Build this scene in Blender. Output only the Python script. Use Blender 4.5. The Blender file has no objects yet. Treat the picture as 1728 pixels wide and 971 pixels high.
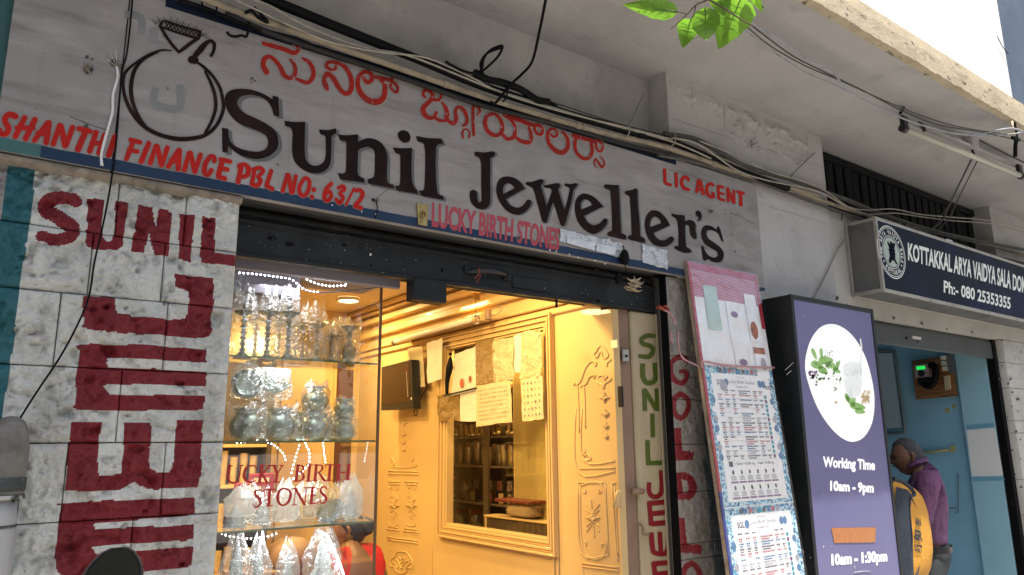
import bpy, bmesh, math, random
import numpy as np
from mathutils import Vector, Matrix
from mathutils.geometry import tessellate_polygon

random.seed(7)
rng = np.random.RandomState(11)
scene = bpy.context.scene
col = scene.collection

# ---------------------------------------------------------------- camera
FOC = 1250.0
PC = np.array([864.0, 485.5])
def _basis(v1=(2600, 735), up=(800, -5400)):
    Z = np.array([up[0]-PC[0], up[1]-PC[1], FOC]); Z /= np.linalg.norm(Z)
    X = np.array([v1[0]-PC[0], v1[1]-PC[1], FOC]); X -= Z*X.dot(Z); X /= np.linalg.norm(X)
    Y = np.cross(Z, X)
    return np.array([X, Y, Z])
RW = _basis()
CAMP = np.array([0.0, -2.5, 1.6])
cam_data = bpy.data.cameras.new("camera")
cam = bpy.data.objects.new("camera", cam_data); col.objects.link(cam)
cam_data.sensor_width = 36.0
cam_data.lens = 36.0*FOC/1728.0
cam_data.clip_start = 0.02; cam_data.clip_end = 2000
M = Matrix.Identity(4)
for i in range(3):
    M[i][0] = RW[i, 0]; M[i][1] = -RW[i, 1]; M[i][2] = -RW[i, 2]; M[i][3] = CAMP[i]
cam.matrix_world = M
scene.camera = cam

# ---------------------------------------------------------------- sky, sun, exposure
SUN_EL, SUN_AZ = math.radians(73), math.radians(196)      # azimuth from +Y, clockwise
world = bpy.data.worlds.new("World"); scene.world = world; world.use_nodes = True
nt = world.node_tree
bg = nt.nodes["Background"]
sky = nt.nodes.new("ShaderNodeTexSky"); sky.sky_type = 'NISHITA'; sky.sun_disc = False
sky.sun_elevation = SUN_EL; sky.sun_rotation = SUN_AZ
sky.dust_density = 4.0; sky.air_density = 1.2; sky.ozone_density = 0.6
nt.links.new(sky.outputs[0], bg.inputs[0]); bg.inputs[1].default_value = 0.15
sd = bpy.data.lights.new("sun", 'SUN'); sd.energy = 5.0; sd.angle = math.radians(0.5); sd.color = (1.0, 0.95, 0.87)
sun = bpy.data.objects.new("sun", sd); col.objects.link(sun)
dirv = Vector((math.sin(SUN_AZ)*math.cos(SUN_EL), math.cos(SUN_AZ)*math.cos(SUN_EL), math.sin(SUN_EL)))
sun.rotation_euler = dirv.to_track_quat('Z', 'Y').to_euler(); sun.location = (0, -6, 12)
scene.view_settings.view_transform = 'Standard'
scene.view_settings.look = 'None'
scene.view_settings.exposure = 0.7
scene.view_settings.gamma = 1.0
scene.view_settings.use_curve_mapping = False
scene.cycles.max_bounces = 7
scene.cycles.diffuse_bounces = 4
scene.cycles.glossy_bounces = 4
scene.cycles.transmission_bounces = 4
scene.cycles.transparent_max_bounces = 24
scene.cycles.caustics_reflective = False
scene.cycles.caustics_refractive = False
scene.cycles.sample_clamp_indirect = 3.0
scene.cycles.use_denoising = True

# ---------------------------------------------------------------- measuring helpers: a point seen in the photo -> the place on a real plane
def ray(px, py):
    return RW @ np.array([px-PC[0], py-PC[1], FOC])
def onY(px, py, y=0.0):
    d = ray(px, py); return CAMP + d*((y-CAMP[1])/d[1])
def onX(px, py, x):
    d = ray(px, py); return CAMP + d*((x-CAMP[0])/d[0])
def onZ(px, py, z):
    d = ray(px, py); return CAMP + d*((z-CAMP[2])/d[2])
class Plane:
    """a plane in the place; n points towards the street / viewer side"""
    def __init__(s, p, n, u, v):
        s.p = np.array(p, float); s.n = np.array(n, float); s.n /= np.linalg.norm(s.n)
        s.u = np.array(u, float); s.v = np.array(v, float)
    def at(s, px, py, lift=0.0):
        d = ray(px, py); t = (s.p-CAMP).dot(s.n)/d.dot(s.n)
        return CAMP + d*t + s.n*lift
    def uv(s, px, py):
        q = s.at(px, py)-s.p; return np.array([q.dot(s.u), q.dot(s.v)])
    def xyz(s, u, v, lift=0.0):
        return s.p + s.u*u + s.v*v + s.n*lift
def PY(y): return Plane((0, y, 0), (0, -1, 0), (1, 0, 0), (0, 0, 1))
def PX(x): return Plane((x, 0, 0), (-1, 0, 0), (0, -1, 0), (0, 0, 1))

# ---------------------------------------------------------------- object helpers
WL = {}
def link(o, parent=None):
    col.objects.link(o)
    if parent is not None: o.parent = parent
    return o
def tag(o, label=None, cat=None, group=None, kind=None):
    if label: o['label'] = label
    if cat: o['category'] = cat
    if group: o['group'] = group
    if kind: o['kind'] = kind
    return o
def thing(name, label, cat, loc=(0, 0, 0), group=None):
    o = bpy.data.objects.new(name, None); o.location = loc; o.empty_display_size = 0.05
    link(o); WL[o] = np.array(loc, float); tag(o, label, cat, group)
    return o
class MB:
    def __init__(s): s.v = []; s.f = []; s.m = []; s.sm = []
    def add(s, vs, fs, mi=0, smooth=False):
        b = len(s.v); s.v += [tuple(map(float, p)) for p in vs]
        for f in fs: s.f.append(tuple(i+b for i in f)); s.m.append(mi); s.sm.append(smooth)
        return s
    def box(s, x0, x1, y0, y1, z0, z1, mi=0):
        vs = [(x, y, z) for x in (x0, x1) for y in (y0, y1) for z in (z0, z1)]
        return s.add(vs, [(0, 1, 3, 2), (4, 6, 7, 5), (0, 4, 5, 1), (2, 3, 7, 6), (0, 2, 6, 4), (1, 5, 7, 3)], mi)
    def bbox(s, x0, x1, y0, y1, z0, z1, b=0.004, mi=0):
        """bevelled box"""
        b = min(b, abs(x1-x0)*.45, abs(y1-y0)*.45, abs(z1-z0)*.45)
        bm = bmesh.new(); bmesh.ops.create_cube(bm, size=1)
        for v in bm.verts: v.co = Vector(((x0+x1)/2+v.co.x*(x1-x0), (y0+y1)/2+v.co.y*(y1-y0), (z0+z1)/2+v.co.z*(z1-z0)))
        bmesh.ops.bevel(bm, geom=bm.edges[:], offset=b, segments=1, affect='EDGES')
        bm.verts.index_update()
        s.add([v.co[:] for v in bm.verts], [[v.index for v in f.verts] for f in bm.faces], mi); bm.free(); return s
    def quad(s, a, b, c, d, mi=0): return s.add([a, b, c, d], [(0, 1, 2, 3)], mi)
    def tube(s, pts, r, seg=8, mi=0, cap=True, sub=0):
        pts = [np.array(p, float) for p in pts]
        rs = list(r) if hasattr(r, '__len__') else [r]*len(pts)
        if sub: pts, rs = smooth3(pts, rs, sub)
        n = len(pts); rings = []
        tprev = None; nrm = None
        for i in range(n):
            t = pts[min(i+1, n-1)]-pts[max(i-1, 0)]; L = np.linalg.norm(t); t = t/L if L > 1e-9 else np.array([0, 0, 1.])
            if nrm is None:
                a = np.array([0, 0, 1.]) if abs(t[2]) < .9 else np.array([1., 0, 0]); nrm = np.cross(t, a)
            nrm = nrm-t*nrm.dot(t); nrm /= (np.linalg.norm(nrm)+1e-12); bn = np.cross(t, nrm)
            rings.append([pts[i]+rs[i]*(math.cos(2*math.pi*k/seg)*nrm+math.sin(2*math.pi*k/seg)*bn) for k in range(seg)])
        vs = [p for rg in rings for p in rg]; fs = []
        for i in range(n-1):
            for k in range(seg):
                a = i*seg+k; b = i*seg+(k+1) % seg; fs.append((a, b, b+seg, a+seg))
        s.add(vs, fs, mi, True)
        if cap:
            b = len(s.v)-len(vs)
            s.f.append(tuple(b+k for k in range(seg))[::-1]); s.m.append(mi); s.sm.append(False)
            s.f.append(tuple(b+(n-1)*seg+k for k in range(seg))); s.m.append(mi); s.sm.append(False)
        return s
    def lathe(s, prof, c=(0, 0, 0), seg=20, mi=0, ax=None, jit=0.0, sx=1, sy=1):
        """prof: (radius, height) list; ax: optional rotation Matrix"""
        vs = []; n = len(prof)
        for (r, h) in prof:
            for k in range(seg):
                a = 2*math.pi*k/seg; rr = r*(1+(random.uniform(-jit, jit) if jit else 0))
                p = Vector((rr*math.cos(a)*sx, rr*math.sin(a)*sy, h))
                if ax is not None: p = ax @ p
                vs.append((p[0]+c[0], p[1]+c[1], p[2]+c[2]))
        fs = []
        for i in range(n-1):
            for k in range(seg):
                a = i*seg+k; b = i*seg+(k+1) % seg; fs.append((a, b, b+seg, a+seg))
        s.add(vs, fs, mi, True)
        return s
    def build(s, name, mats, parent=None, kind=None, origin=None):
        L = np.array(origin if origin is not None else (0, 0, 0), float)
        off = WL.get(parent, np.zeros(3)) + L if parent is not None else L
        me = bpy.data.meshes.new(name)
        V = np.array(s.v, float).reshape(-1, 3)-off
        me.from_pydata(V.tolist(), [], s.f)
        if not isinstance(mats, (list, tuple)): mats = [mats]
        for m in mats: me.materials.append(m)
        me.polygons.foreach_set('material_index', np.array(s.m, dtype=np.int32))
        me.polygons.foreach_set('use_smooth', np.array(s.sm, dtype=bool))
        me.update()
        o = bpy.data.objects.new(name, me); o.location = L.tolist()
        link(o, parent); WL[o] = off
        if kind: o['kind'] = kind
        return o
def smooth3(pts, rs, sub):
    P = [np.array(p, float) for p in pts]; n = len(P); out = []; ro = []
    for i in range(n-1):
        p0 = P[max(i-1, 0)]; p1 = P[i]; p2 = P[i+1]; p3 = P[min(i+2, n-1)]
        for k in range(sub):
            t = k/sub
            out.append(0.5*((2*p1)+(-p0+p2)*t+(2*p0-5*p1+4*p2-p3)*t*t+(-p0+3*p1-3*p2+p3)*t**3)); ro.append(rs[i]*(1-t)+rs[i+1]*t)
    out.append(P[-1]); ro.append(rs[-1])
    return out, ro
def copy_tree(o, parent=None):
    c = o.copy(); link(c, parent); WL[c] = WL[o]
    for ch in list(o.children): copy_tree(ch, c)
    return c

# ---------------------------------------------------------------- noise for real relief
def _h(ix, iy, seed):
    v = (ix.astype(np.int64)*374761393+iy.astype(np.int64)*668265263+seed*1442695041) & 0xffffffff
    v = ((v ^ (v >> 13))*1274126177) & 0xffffffff
    return ((v ^ (v >> 16)) & 0xffff)/65535.0
def vnoise(x, y, seed=0):
    ix = np.floor(x); iy = np.floor(y); fx = x-ix; fy = y-iy
    fx = fx*fx*(3-2*fx); fy = fy*fy*(3-2*fy)
    a = _h(ix, iy, seed); b = _h(ix+1, iy, seed); c = _h(ix, iy+1, seed); d = _h(ix+1, iy+1, seed)
    return (a*(1-fx)+b*fx)*(1-fy)+(c*(1-fx)+d*fx)*fy
def fbm(x, y, seed=0, o=5, g=.5):
    s = 0; a = 1; t = 0
    for k in range(o):
        s = s+a*vnoise(x*2**k, y*2**k, seed+k*17); t += a; a *= g
    return s/t

# ---------------------------------------------------------------- materials
def mat(name, base, rough=0.6, metal=0.0, layers=(), bump=(), spec=0.5, coat=0.0, emit=None, estr=0.0, rlayer=None, paint=None, alpha=None, trans=0.0, ior=1.45, sss=0.0):
    """layers: (colour, scale, lo, hi, amount, (sx,sy,sz)) noise-masked colour; bump: (scale, strength, detail)"""
    m = bpy.data.materials.new(name); m.use_nodes = True; t = m.node_tree; N = t.nodes; Lk = t.links
    b = N["Principled BSDF"]
    tc = N.new("ShaderNodeTexCoord"); co = tc.outputs['Object']
    def noise(scale, stretch=None, detail=6.0, rough_=0.62, dist=0.0):
        n = N.new("ShaderNodeTexNoise"); n.inputs['Scale'].default_value = scale; n.inputs['Detail'].default_value = detail
        n.inputs['Roughness'].default_value = rough_; n.inputs['Distortion'].default_value = dist
        if stretch:
            mp = N.new("ShaderNodeMapping"); mp.inputs['Scale'].default_value = stretch; Lk.new(co, mp.inputs[0]); Lk.new(mp.outputs[0], n.inputs[0])
        else: Lk.new(co, n.inputs[0])
        return n.outputs[0]
    cur = None
    rgb = N.new("ShaderNodeRGB"); rgb.outputs[0].default_value = (*base, 1); cur = rgb.outputs[0]
    for ly in layers:
        c, sc, lo, hi, am = ly[:5]; st = ly[5] if len(ly) > 5 else None
        mr = N.new("ShaderNodeMapRange"); mr.inputs[1].default_value = lo; mr.inputs[2].default_value = hi; mr.inputs[4].default_value = am
        Lk.new(noise(sc, st), mr.inputs[0])
        mx = N.new("ShaderNodeMix"); mx.data_type = 'RGBA'
        Lk.new(mr.outputs[0], mx.inputs[0]); Lk.new(cur, mx.inputs[6]); mx.inputs[7].default_value = (*c, 1); cur = mx.outputs[2]
    if paint:          # painted colour kept in a vertex attribute: (attribute, colour, colour2)
        for (an, pc) in paint:
            at = N.new("ShaderNodeAttribute"); at.attribute_name = an
            ad = N.new("ShaderNodeMath"); ad.operation = 'ADD'; Lk.new(at.outputs['Fac'], ad.inputs[0])
            nz = N.new("ShaderNodeMath"); nz.operation = 'MULTIPLY_ADD'; Lk.new(noise(60), nz.inputs[0]); nz.inputs[1].default_value = .5; nz.inputs[2].default_value = -.25
            Lk.new(nz.outputs[0], ad.inputs[1])
            mr = N.new("ShaderNodeMapRange"); mr.inputs[1].default_value = .42; mr.inputs[2].default_value = .58; Lk.new(ad.outputs[0], mr.inputs[0])
            mx = N.new("ShaderNodeMix"); mx.data_type = 'RGBA'; Lk.new(mr.outputs[0], mx.inputs[0]); Lk.new(cur, mx.inputs[6])
            m2 = N.new("ShaderNodeMix"); m2.data_type = 'RGBA'; m2.inputs[6].default_value = (*pc, 1); m2.inputs[7].default_value = (pc[0]*.55, pc[1]*.6, pc[2]*.6, 1)
            Lk.new(noise(9), m2.inputs[0]); Lk.new(m2.outputs[2], mx.inputs[7]); cur = mx.outputs[2]
    Lk.new(cur, b.inputs['Base Color'])
    b.inputs['Metallic'].default_value = metal; b.inputs['Roughness'].default_value = rough
    b.inputs['Specular IOR Level'].default_value = spec; b.inputs['Coat Weight'].default_value = coat
    b.inputs['Transmission Weight'].default_value = trans; b.inputs['IOR'].default_value = ior
    if rlayer:
        sc, lo, hi = rlayer
        mr = N.new("ShaderNodeMapRange"); mr.inputs[1].default_value = .35; mr.inputs[2].default_value = .65; mr.inputs[3].default_value = lo; mr.inputs[4].default_value = hi
        Lk.new(noise(sc), mr.inputs[0]); Lk.new(mr.outputs[0], b.inputs['Roughness'])
    if emit:
        b.inputs['Emission Color'].default_value = (*emit, 1); b.inputs['Emission Strength'].default_value = estr
    last = None
    for bp in bump:
        sc, st = bp[:2]; n = N.new("ShaderNodeBump"); n.inputs['Distance'].default_value = bp[2] if len(bp) > 2 else .01
        n.inputs['Strength'].default_value = st; Lk.new(noise(sc, bp[3] if len(bp) > 3 else None), n.inputs['Height'])
        if last: Lk.new(last, n.inputs['Normal'])
        last = n.outputs[0]
    if last: Lk.new(last, b.inputs['Normal'])
    return m
def film(name, tint=(1, 1, 1), gloss=0.25, rough=0.12, bump=None, haze=0.0, hazecol=(.8, .8, .8), trn=0.0):
    """thin clear sheet: transparent with a fresnel-weighted gloss, optional milky part"""
    m = bpy.data.materials.new(name); m.use_nodes = True; t = m.node_tree; N = t.nodes; Lk = t.links
    N.remove(N["Principled BSDF"]); out = N["Material Output"]
    tr = N.new("ShaderNodeBsdfTransparent"); tr.inputs[0].default_value = (*tint, 1)
    gl = N.new("ShaderNodeBsdfGlossy"); gl.inputs['Roughness'].default_value = rough; gl.inputs[0].default_value = (1, 1, 1, 1)
    fr = N.new("ShaderNodeLayerWeight"); fr.inputs[0].default_value = .5
    pw = N.new("ShaderNodeMath"); pw.operation = 'POWER'; Lk.new(fr.outputs['Facing'], pw.inputs[0]); pw.inputs[1].default_value = 4.5
    ad = N.new("ShaderNodeMath"); ad.operation = 'MULTIPLY_ADD'; ad.use_clamp = True; Lk.new(pw.outputs[0], ad.inputs[0]); ad.inputs[1].default_value = .85; ad.inputs[2].default_value = gloss
    mx = N.new("ShaderNodeMixShader"); Lk.new(ad.outputs[0], mx.inputs[0]); Lk.new(tr.outputs[0], mx.inputs[1]); Lk.new(gl.outputs[0], mx.inputs[2])
    if bump:
        tc = N.new("ShaderNodeTexCoord"); nz = N.new("ShaderNodeTexNoise"); nz.inputs['Scale'].default_value = bump[0]; nz.inputs['Detail'].default_value = 3; nz.inputs['Distortion'].default_value = 1.2
        Lk.new(tc.outputs['Object'], nz.inputs[0]); bp = N.new("ShaderNodeBump"); bp.inputs['Strength'].default_value = bump[1]; bp.inputs['Distance'].default_value = .02
        Lk.new(nz.outputs[0], bp.inputs['Height']); Lk.new(bp.outputs[0], gl.inputs['Normal']); Lk.new(bp.outputs[0], fr.inputs['Normal'])
    cur = mx.outputs[0]
    if haze > 0:
        df = N.new("ShaderNodeBsdfDiffuse"); df.inputs[0].default_value = (*hazecol, 1)
        tl = N.new("ShaderNodeBsdfTranslucent"); tl.inputs[0].default_value = (*hazecol, 1)
        m3 = N.new("ShaderNodeMixShader"); m3.inputs[0].default_value = .5; Lk.new(df.outputs[0], m3.inputs[1]); Lk.new(tl.outputs[0], m3.inputs[2])
        m2 = N.new("ShaderNodeMixShader"); m2.inputs[0].default_value = haze; Lk.new(cur, m2.inputs[1]); Lk.new(m3.outputs[0], m2.inputs[2]); cur = m2.outputs[0]
    Lk.new(cur, out.inputs[0])
    return m

# ---------------------------------------------------------------- lettering helpers
def contour(s, o=(0, 0), k=1.0, sub=5):
    """'x,y x,y! ...' in zoomed picture units -> smoothed closed outline in picture px; ! marks a corner"""
    pts = []; cor = []
    for w in s.split():
        c = w.endswith('!'); x, y = w.rstrip('!').split(','); pts.append((o[0]+float(x)/k, o[1]+float(y)/k)); cor.append(c)
    n = len(pts); out = []
    for i in range(n):
        p1 = np.array(pts[i]); p2 = np.array(pts[(i+1) % n])
        p0 = np.array(pts[i-1]) if not cor[i] else p1; p3 = np.array(pts[(i+2) % n]) if not cor[(i+1) % n] else p2
        if cor[i] and cor[(i+1) % n]: out.append(tuple(p1)); continue
        for j in range(sub):
            t = j/sub; out.append(tuple(0.5*((2*p1)+(-p0+p2)*t+(2*p0-5*p1+4*p2-p3)*t*t+(-p0+3*p1-3*p2+p3)*t**3)))
    return out
def stroke(s, o=(0, 0), k=1.0, w=None, sub=5, grow=0.0, flat=False):
    """'x,y,w x,y,w ...' -> list of outline polygons (discs and quads) in picture px"""
    P = []; R = []
    for q in s.split():
        a = [float(z) for z in q.split(',')]
        P.append(np.array([o[0]+a[0]/k, o[1]+a[1]/k])); R.append(((a[2] if len(a) > 2 else (w or 10))/k)/2+grow)
    if len(P) > 2: P, R = smooth3(P, R, sub)
    # one ribbon outline + round caps
    L = []; Rr = []
    n = len(P)
    for i in range(n):
        t = P[min(i+1, n-1)]-P[max(i-1, 0)]; t = t/(np.linalg.norm(t)+1e-9); nn = np.array([-t[1], t[0]])
        L.append(P[i]+nn*R[i]); Rr.append(P[i]-nn*R[i])
    polys = [[tuple(L[i]), tuple(L[i+1]), tuple(Rr[i+1]), tuple(Rr[i])] for i in range(n-1)]
    if not flat:
        for c, r in ((P[0], R[0]), (P[-1], R[-1])):
            polys.append([(c[0]+r*math.cos(a*math.pi/6), c[1]+r*math.sin(a*math.pi/6)) for a in range(12)])
    return polys
_pp = [0]
def paint_polys(mb, polys, pl, lift, mi=0, shift=(0, 0), step=0.000005, holes=None):
    """each polygon (picture px) laid on plane pl as a very thin coat of paint; overlapping pieces get hair-fine different lifts"""
    for i, p in enumerate(polys):
        _pp[0] = (_pp[0]+1) % 160; vs = [pl.at(x+shift[0], y+shift[1], lift+step*_pp[0]) for x, y in p]
        if len(p) == 4 or len(p) == 12: mb.add(vs, [tuple(range(len(p)))], mi)
        else:
            tris = tessellate_polygon([[Vector(v) for v in vs]]); mb.add(vs, [tuple(t) for t in tris], mi)
def paint_outline(mb, outer, holes, pl, lift, mi=0, shift=(0, 0)):
    loops = [outer]+list(holes or [])
    V3 = [[Vector(pl.at(x+shift[0], y+shift[1], lift)) for x, y in lp] for lp in loops]
    UV = [[Vector((*pl.uv(x+shift[0], y+shift[1]), 0)) for x, y in lp] for lp in loops]
    tris = tessellate_polygon(UV); flat = [v for lp in V3 for v in lp]
    fs = []
    for t in tris:
        a, b, c = (np.array(flat[i]) for i in t)
        if np.linalg.norm(np.cross(b-a, c-a)) < 1e-12: continue
        fs.append(tuple(t) if np.cross(b-a, c-a).dot(pl.n) > 0 else tuple(t)[::-1])
    mb.add([v[:] for v in flat], fs, mi)
_fontcache = {}
def text_tris(txt, bold=0.0, sx=1.0, spacing=1.0):
    key = (txt, bold, spacing)
    if key in _fontcache: return _fontcache[key]
    cu = bpy.data.curves.new("t", 'FONT'); cu.body = txt; cu.offset = bold; cu.space_character = spacing; cu.resolution_u = 3
    ob = bpy.data.objects.new("t", cu); col.objects.link(ob)
    dg = bpy.context.evaluated_depsgraph_get(); me = bpy.data.meshes.new_from_object(ob.evaluated_get(dg))
    V = np.array([v.co[:2] for v in me.vertices]); F = [tuple(p.vertices) for p in me.polygons]
    bpy.data.objects.remove(ob); bpy.data.curves.remove(cu); bpy.data.meshes.remove(me)
    V = V-V.min(0); V = V/np.maximum(V.max(0), 1e-6)
    _fontcache[key] = (V, F); return V, F
def text_px(mb, txt, TL, TR, BR, BL, pl, lift=.002, bold=0.0, mi=0, spacing=1.0):
    """lettering whose box has these four picture corners, laid flat on the plane"""
    V, F = text_tris(txt, bold, 1, spacing)
    c = [pl.at(*q, lift) for q in (TL, TR, BR, BL)]
    vs = []
    for u, v in V:
        vs.append((c[3]*(1-u)+c[2]*u)*(1-v)+(c[0]*(1-u)+c[1]*u)*v)
    fs = []
    for f in F:
        a, b, d = vs[f[0]], vs[f[1]], vs[f[2]]
        fs.append(f if np.cross(b-a, d-a).dot(pl.n) > 0 else f[::-1])
    mb.add(vs, fs, mi)
def text_uv(mb, txt, u0, v0, w, h, pl, lift=.002, bold=0.0, mi=0):
    V, F = text_tris(txt, bold)
    mb.add([pl.xyz(u0+w*u, v0+h*v, lift) for u, v in V], F, mi)
def inside(X, Y, poly):
    x = X.ravel(); y = Y.ravel(); r = np.zeros(x.shape, bool); P = np.array(poly); n = len(P)
    j = n-1
    for i in range(n):
        xi, yi = P[i]; xj, yj = P[j]
        if yi != yj:
            r ^= ((yi > y) != (yj > y)) & (x < (xj-xi)*(y-yi)/(yj-yi)+xi)
        j = i
    return r.reshape(X.shape)
# ================================================================ materials
M = {}
M['plaster'] = mat('weathered_plaster', (.44, .425, .41), .85, layers=[((.29, .28, .275), 1.6, .48, .72, .75), ((.62, .60, .57), 3.5, .5, .7, .5), ((.22, .21, .2), 7, .62, .78, .6), ((.1, .1, .1), 60, .72, .8, .6)], bump=[(6, .35, .03), (45, .4, .006)])
M['soffit'] = mat('soffit_limewash', (.44, .425, .41), .9, layers=[((.32, .31, .305), .9, .45, .7, .8), ((.21, .2, .195), 2.6, .58, .8, .7, (1, 2.2, 1)), ((.5, .485, .46), 5, .5, .72, .4), ((.1, .1, .1), 70, .73, .8, .5)], bump=[(3, .3, .05), (30, .3, .008)])
M['pier'] = mat('rough_pier_plaster', (.48, .465, .45), .85, layers=[((.33, .32, .31), 2.2, .5, .75, .7), ((.25, .24, .24), 11, .6, .78, .6), ((.12, .08, .08), 26, .68, .78, .5)], bump=[(5, .5, .04), (22, .5, .012)])
M['cream_wall'] = mat('cream_wall', (.50, .48, .43), .8, layers=[((.37, .355, .32), 2, .45, .7, .7), ((.30, .29, .27), 9, .6, .8, .6), ((.1, .09, .08), 40, .7, .78, .7)], bump=[(8, .3, .02), (50, .3, .005)])
M['stone'] = mat('painted_rough_stone', (.64, .65, .61), .62, layers=[((.40, .39, .35), 5, .46, .68, .75), ((.15, .14, .12), 12, .57, .71, .85), ((.58, .59, .56), 9, .5, .7, .5), ((.06, .055, .05), 48, .62, .74, .7)], paint=[('red_paint', (.235, .009, .018)), ('teal_paint', (.025, .155, .185)), ('bare', (.42, .37, .36))], bump=[(34, .9, .016), (95, 1, .008)], rlayer=(30, .25, .65))
M['stone_tan'] = mat('tan_rough_stone', (.27, .245, .21), .6, layers=[((.18, .155, .125), 6, .45, .7, .8), ((.12, .11, .09), 16, .58, .75, .8), ((.5, .47, .4), 9, .55, .75, .5)], paint=[('red_paint', (.24, .02, .025)), ('board_shade', (.12, .135, .14))], bump=[(60, .6, .006), (160, .3, .002)], rlayer=(30, .25, .7))
M['mortar'] = mat('dark_mortar', (.07, .065, .06), .95, bump=[(60, .5, .005)])
M['sign'] = mat('sign_board_paint', (.305, .278, .265), .5, layers=[((.225, .218, .213), 1.3, .42, .68, .8), ((.37, .34, .335), 2.4, .5, .7, .7, (1, 1, 2.5)), ((.13, .115, .10), 5, .52, .72, .7, (.4, 1, 3)), ((.36, .335, .32), 26, .64, .75, .35), ((.17, .13, .10), 13, .58, .74, .4, (2.2, 1, .16)), ((.42, .40, .385), 5, .52, .70, .55, (.5, 1, 2.2)), ((.09, .07, .06), 75, .70, .76, .8)], bump=[(3, .08, .02), (90, .12, .002)], rlayer=(4, .55, .75), spec=.3)
M['sign_black'] = mat('faded_black_paint', (.014, .0065, .006), .7, spec=.12, layers=[((.034, .017, .015), 5, .48, .7, .8), ((.012, .01, .01), 9, .5, .7, .6), ((.3, .27, .25), 80, .72, .76, .8)])
M['sign_shadow'] = mat('grey_shadow_paint', (.12, .12, .117), .6, spec=.3, layers=[((.165, .16, .157), 8, .45, .7, .8)])
M['sign_red'] = mat('sign_red_paint', (.44, .017, .012), .6, spec=.15, layers=[((.32, .014, .011), 6, .45, .7, .8), ((.45, .28, .25), 70, .70, .75, .7)])
M['sign_red_old'] = mat('peeling_red_paint', (.34, .020, .013), .6, spec=.15, layers=[((.22, .025, .02), 8, .45, .65, .8), ((.38, .3, .28), 34, .60, .66, .8)])
M['sign_pink'] = mat('pale_outline_paint', (.33, .265, .235), .5, layers=[((.3, .2, .15), 14, .5, .7, .8)])
M['sticker_red'] = mat('sticker_red', (.38, .045, .06), .35, layers=[((.3, .22, .21), 55, .62, .68, .6)])
M['sign_blue'] = mat('blue_border_paint', (.010, .028, .068), .5, spec=.3, layers=[((.02, .045, .085), 5, .45, .7, .8), ((.3, .28, .26), 50, .70, .74, .8)])
M['sign_teal'] = mat('teal_border_paint', (.04, .13, .13), .5, layers=[((.03, .08, .08), 8, .45, .7, .8)])
M['charcoal'] = mat('charcoal_shutter_paint', (.015, .017, .018), .5, metal=.1, spec=.25, layers=[((.028, .030, .031), 4, .45, .7, .8), ((.014, .014, .014), 9, .5, .7, .7), ((.35, .33, .3), 110, .735, .76, .9)], bump=[(6, .15, .01), (60, .2, .002)], rlayer=(12, .3, .6))
M['dark_slat'] = mat('dark_shutter_slat', (.014, .013, .012), .6, metal=.2, layers=[((.045, .038, .032), 8, .5, .75, .8)])
M['black'] = mat('black_cable_sheath', (.0045, .0045, .005), .6, spec=.12, layers=[((.02, .019, .017), 14, .6, .78, .6)])
M['black_gloss'] = mat('black_plastic', (.014, .014, .016), .3)
M['conduit'] = mat('dusty_cream_conduit', (.30, .25, .18), .8, spec=.2, layers=[((.11, .10, .08), 12, .48, .7, .8), ((.31, .28, .23), 30, .55, .7, .5)])
M['wire_cream'] = mat('cream_wire', (.34, .31, .25), .5, layers=[((.16, .145, .12), 20, .5, .7, .7)])
M['wire_grey'] = mat('grey_wire', (.35, .37, .39), .4, layers=[((.12, .12, .13), 20, .5, .7, .7)])
M['cord'] = mat('dusty_grey_cord', (.085, .08, .07), .8, layers=[((.05, .05, .05), 20, .5, .7, .8)])
M['white_paint'] = mat('white_drip_paint', (.72, .71, .69), .4)
M['cream_edge'] = mat('cream_edge_paint', (.50, .42, .29), .8, layers=[((.33, .27, .18), 5, .45, .7, .7), ((.07, .06, .05), 16, .58, .68, .9, (1, 1, 2))], bump=[(12, .5, .02), (60, .4, .005)])
M['parapet'] = mat('white_parapet_paint', (.80, .78, .73), .8, layers=[((.62, .60, .55), 3, .55, .75, .5), ((.1, .09, .08), 30, .735, .77, .8)], bump=[(20, .3, .008)])
M['dusty_glass'] = mat('dusty_dark_glazing', (.06, .075, .095), .35, layers=[((.11, .12, .13), 3, .45, .7, .8), ((.4, .4, .4), 90, .735, .75, .8)])
M['steel_box'] = mat('galvanised_box', (.17, .17, .165), .55, metal=.5, layers=[((.09, .09, .088), 5, .45, .7, .8), ((.3, .29, .27), 40, .64, .72, .6)])
M['alu'] = mat('dull_aluminium', (.42, .40, .36), .5, metal=.5, layers=[((.22, .2, .17), 12, .5, .7, .7)])
M['navy'] = mat('navy_sign_film', (.004, .0085, .019), .45, spec=.12, layers=[((.007, .013, .06), 1.4, .45, .62, .9), ((.02, .03, .045), 3.2, .58, .75, .7, (1, 1, 2))])
M['sign_white'] = mat('sign_white_film', (.74, .77, .72), .4, emit=(.8, .85, .78), estr=.06)
M['seal_green'] = mat('pale_green_film', (.42, .52, .44), .4)
M['box_black'] = mat('light_box_black', (.006, .008, .009), .45, layers=[((.02, .02, .021), 5, .5, .7, .8), ((.4, .4, .4), 75, .735, .75, .9)], bump=[(40, .15, .002)])
M['violet'] = mat('violet_sign_film', (.125, .12, .235), .3, layers=[((.155, .15, .27), 2, .4, .7, .8), ((.6, .6, .65), 90, .745, .76, .9)], emit=(.20, .18, .45), estr=.06)
M['lit_white'] = mat('lit_white_film', (.85, .86, .84), .4, emit=(1, 1, .97), estr=.22)
M['print_white'] = mat('printed_white', (.85, .85, .85), .4, emit=(1, 1, 1), estr=.25)
M['leaf_print'] = mat('leaf_print', (.19, .36, .09), .4, layers=[((.33, .5, .2), 22, .45, .6, .8)], emit=(.25, .42, .14), estr=.22)
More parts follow.
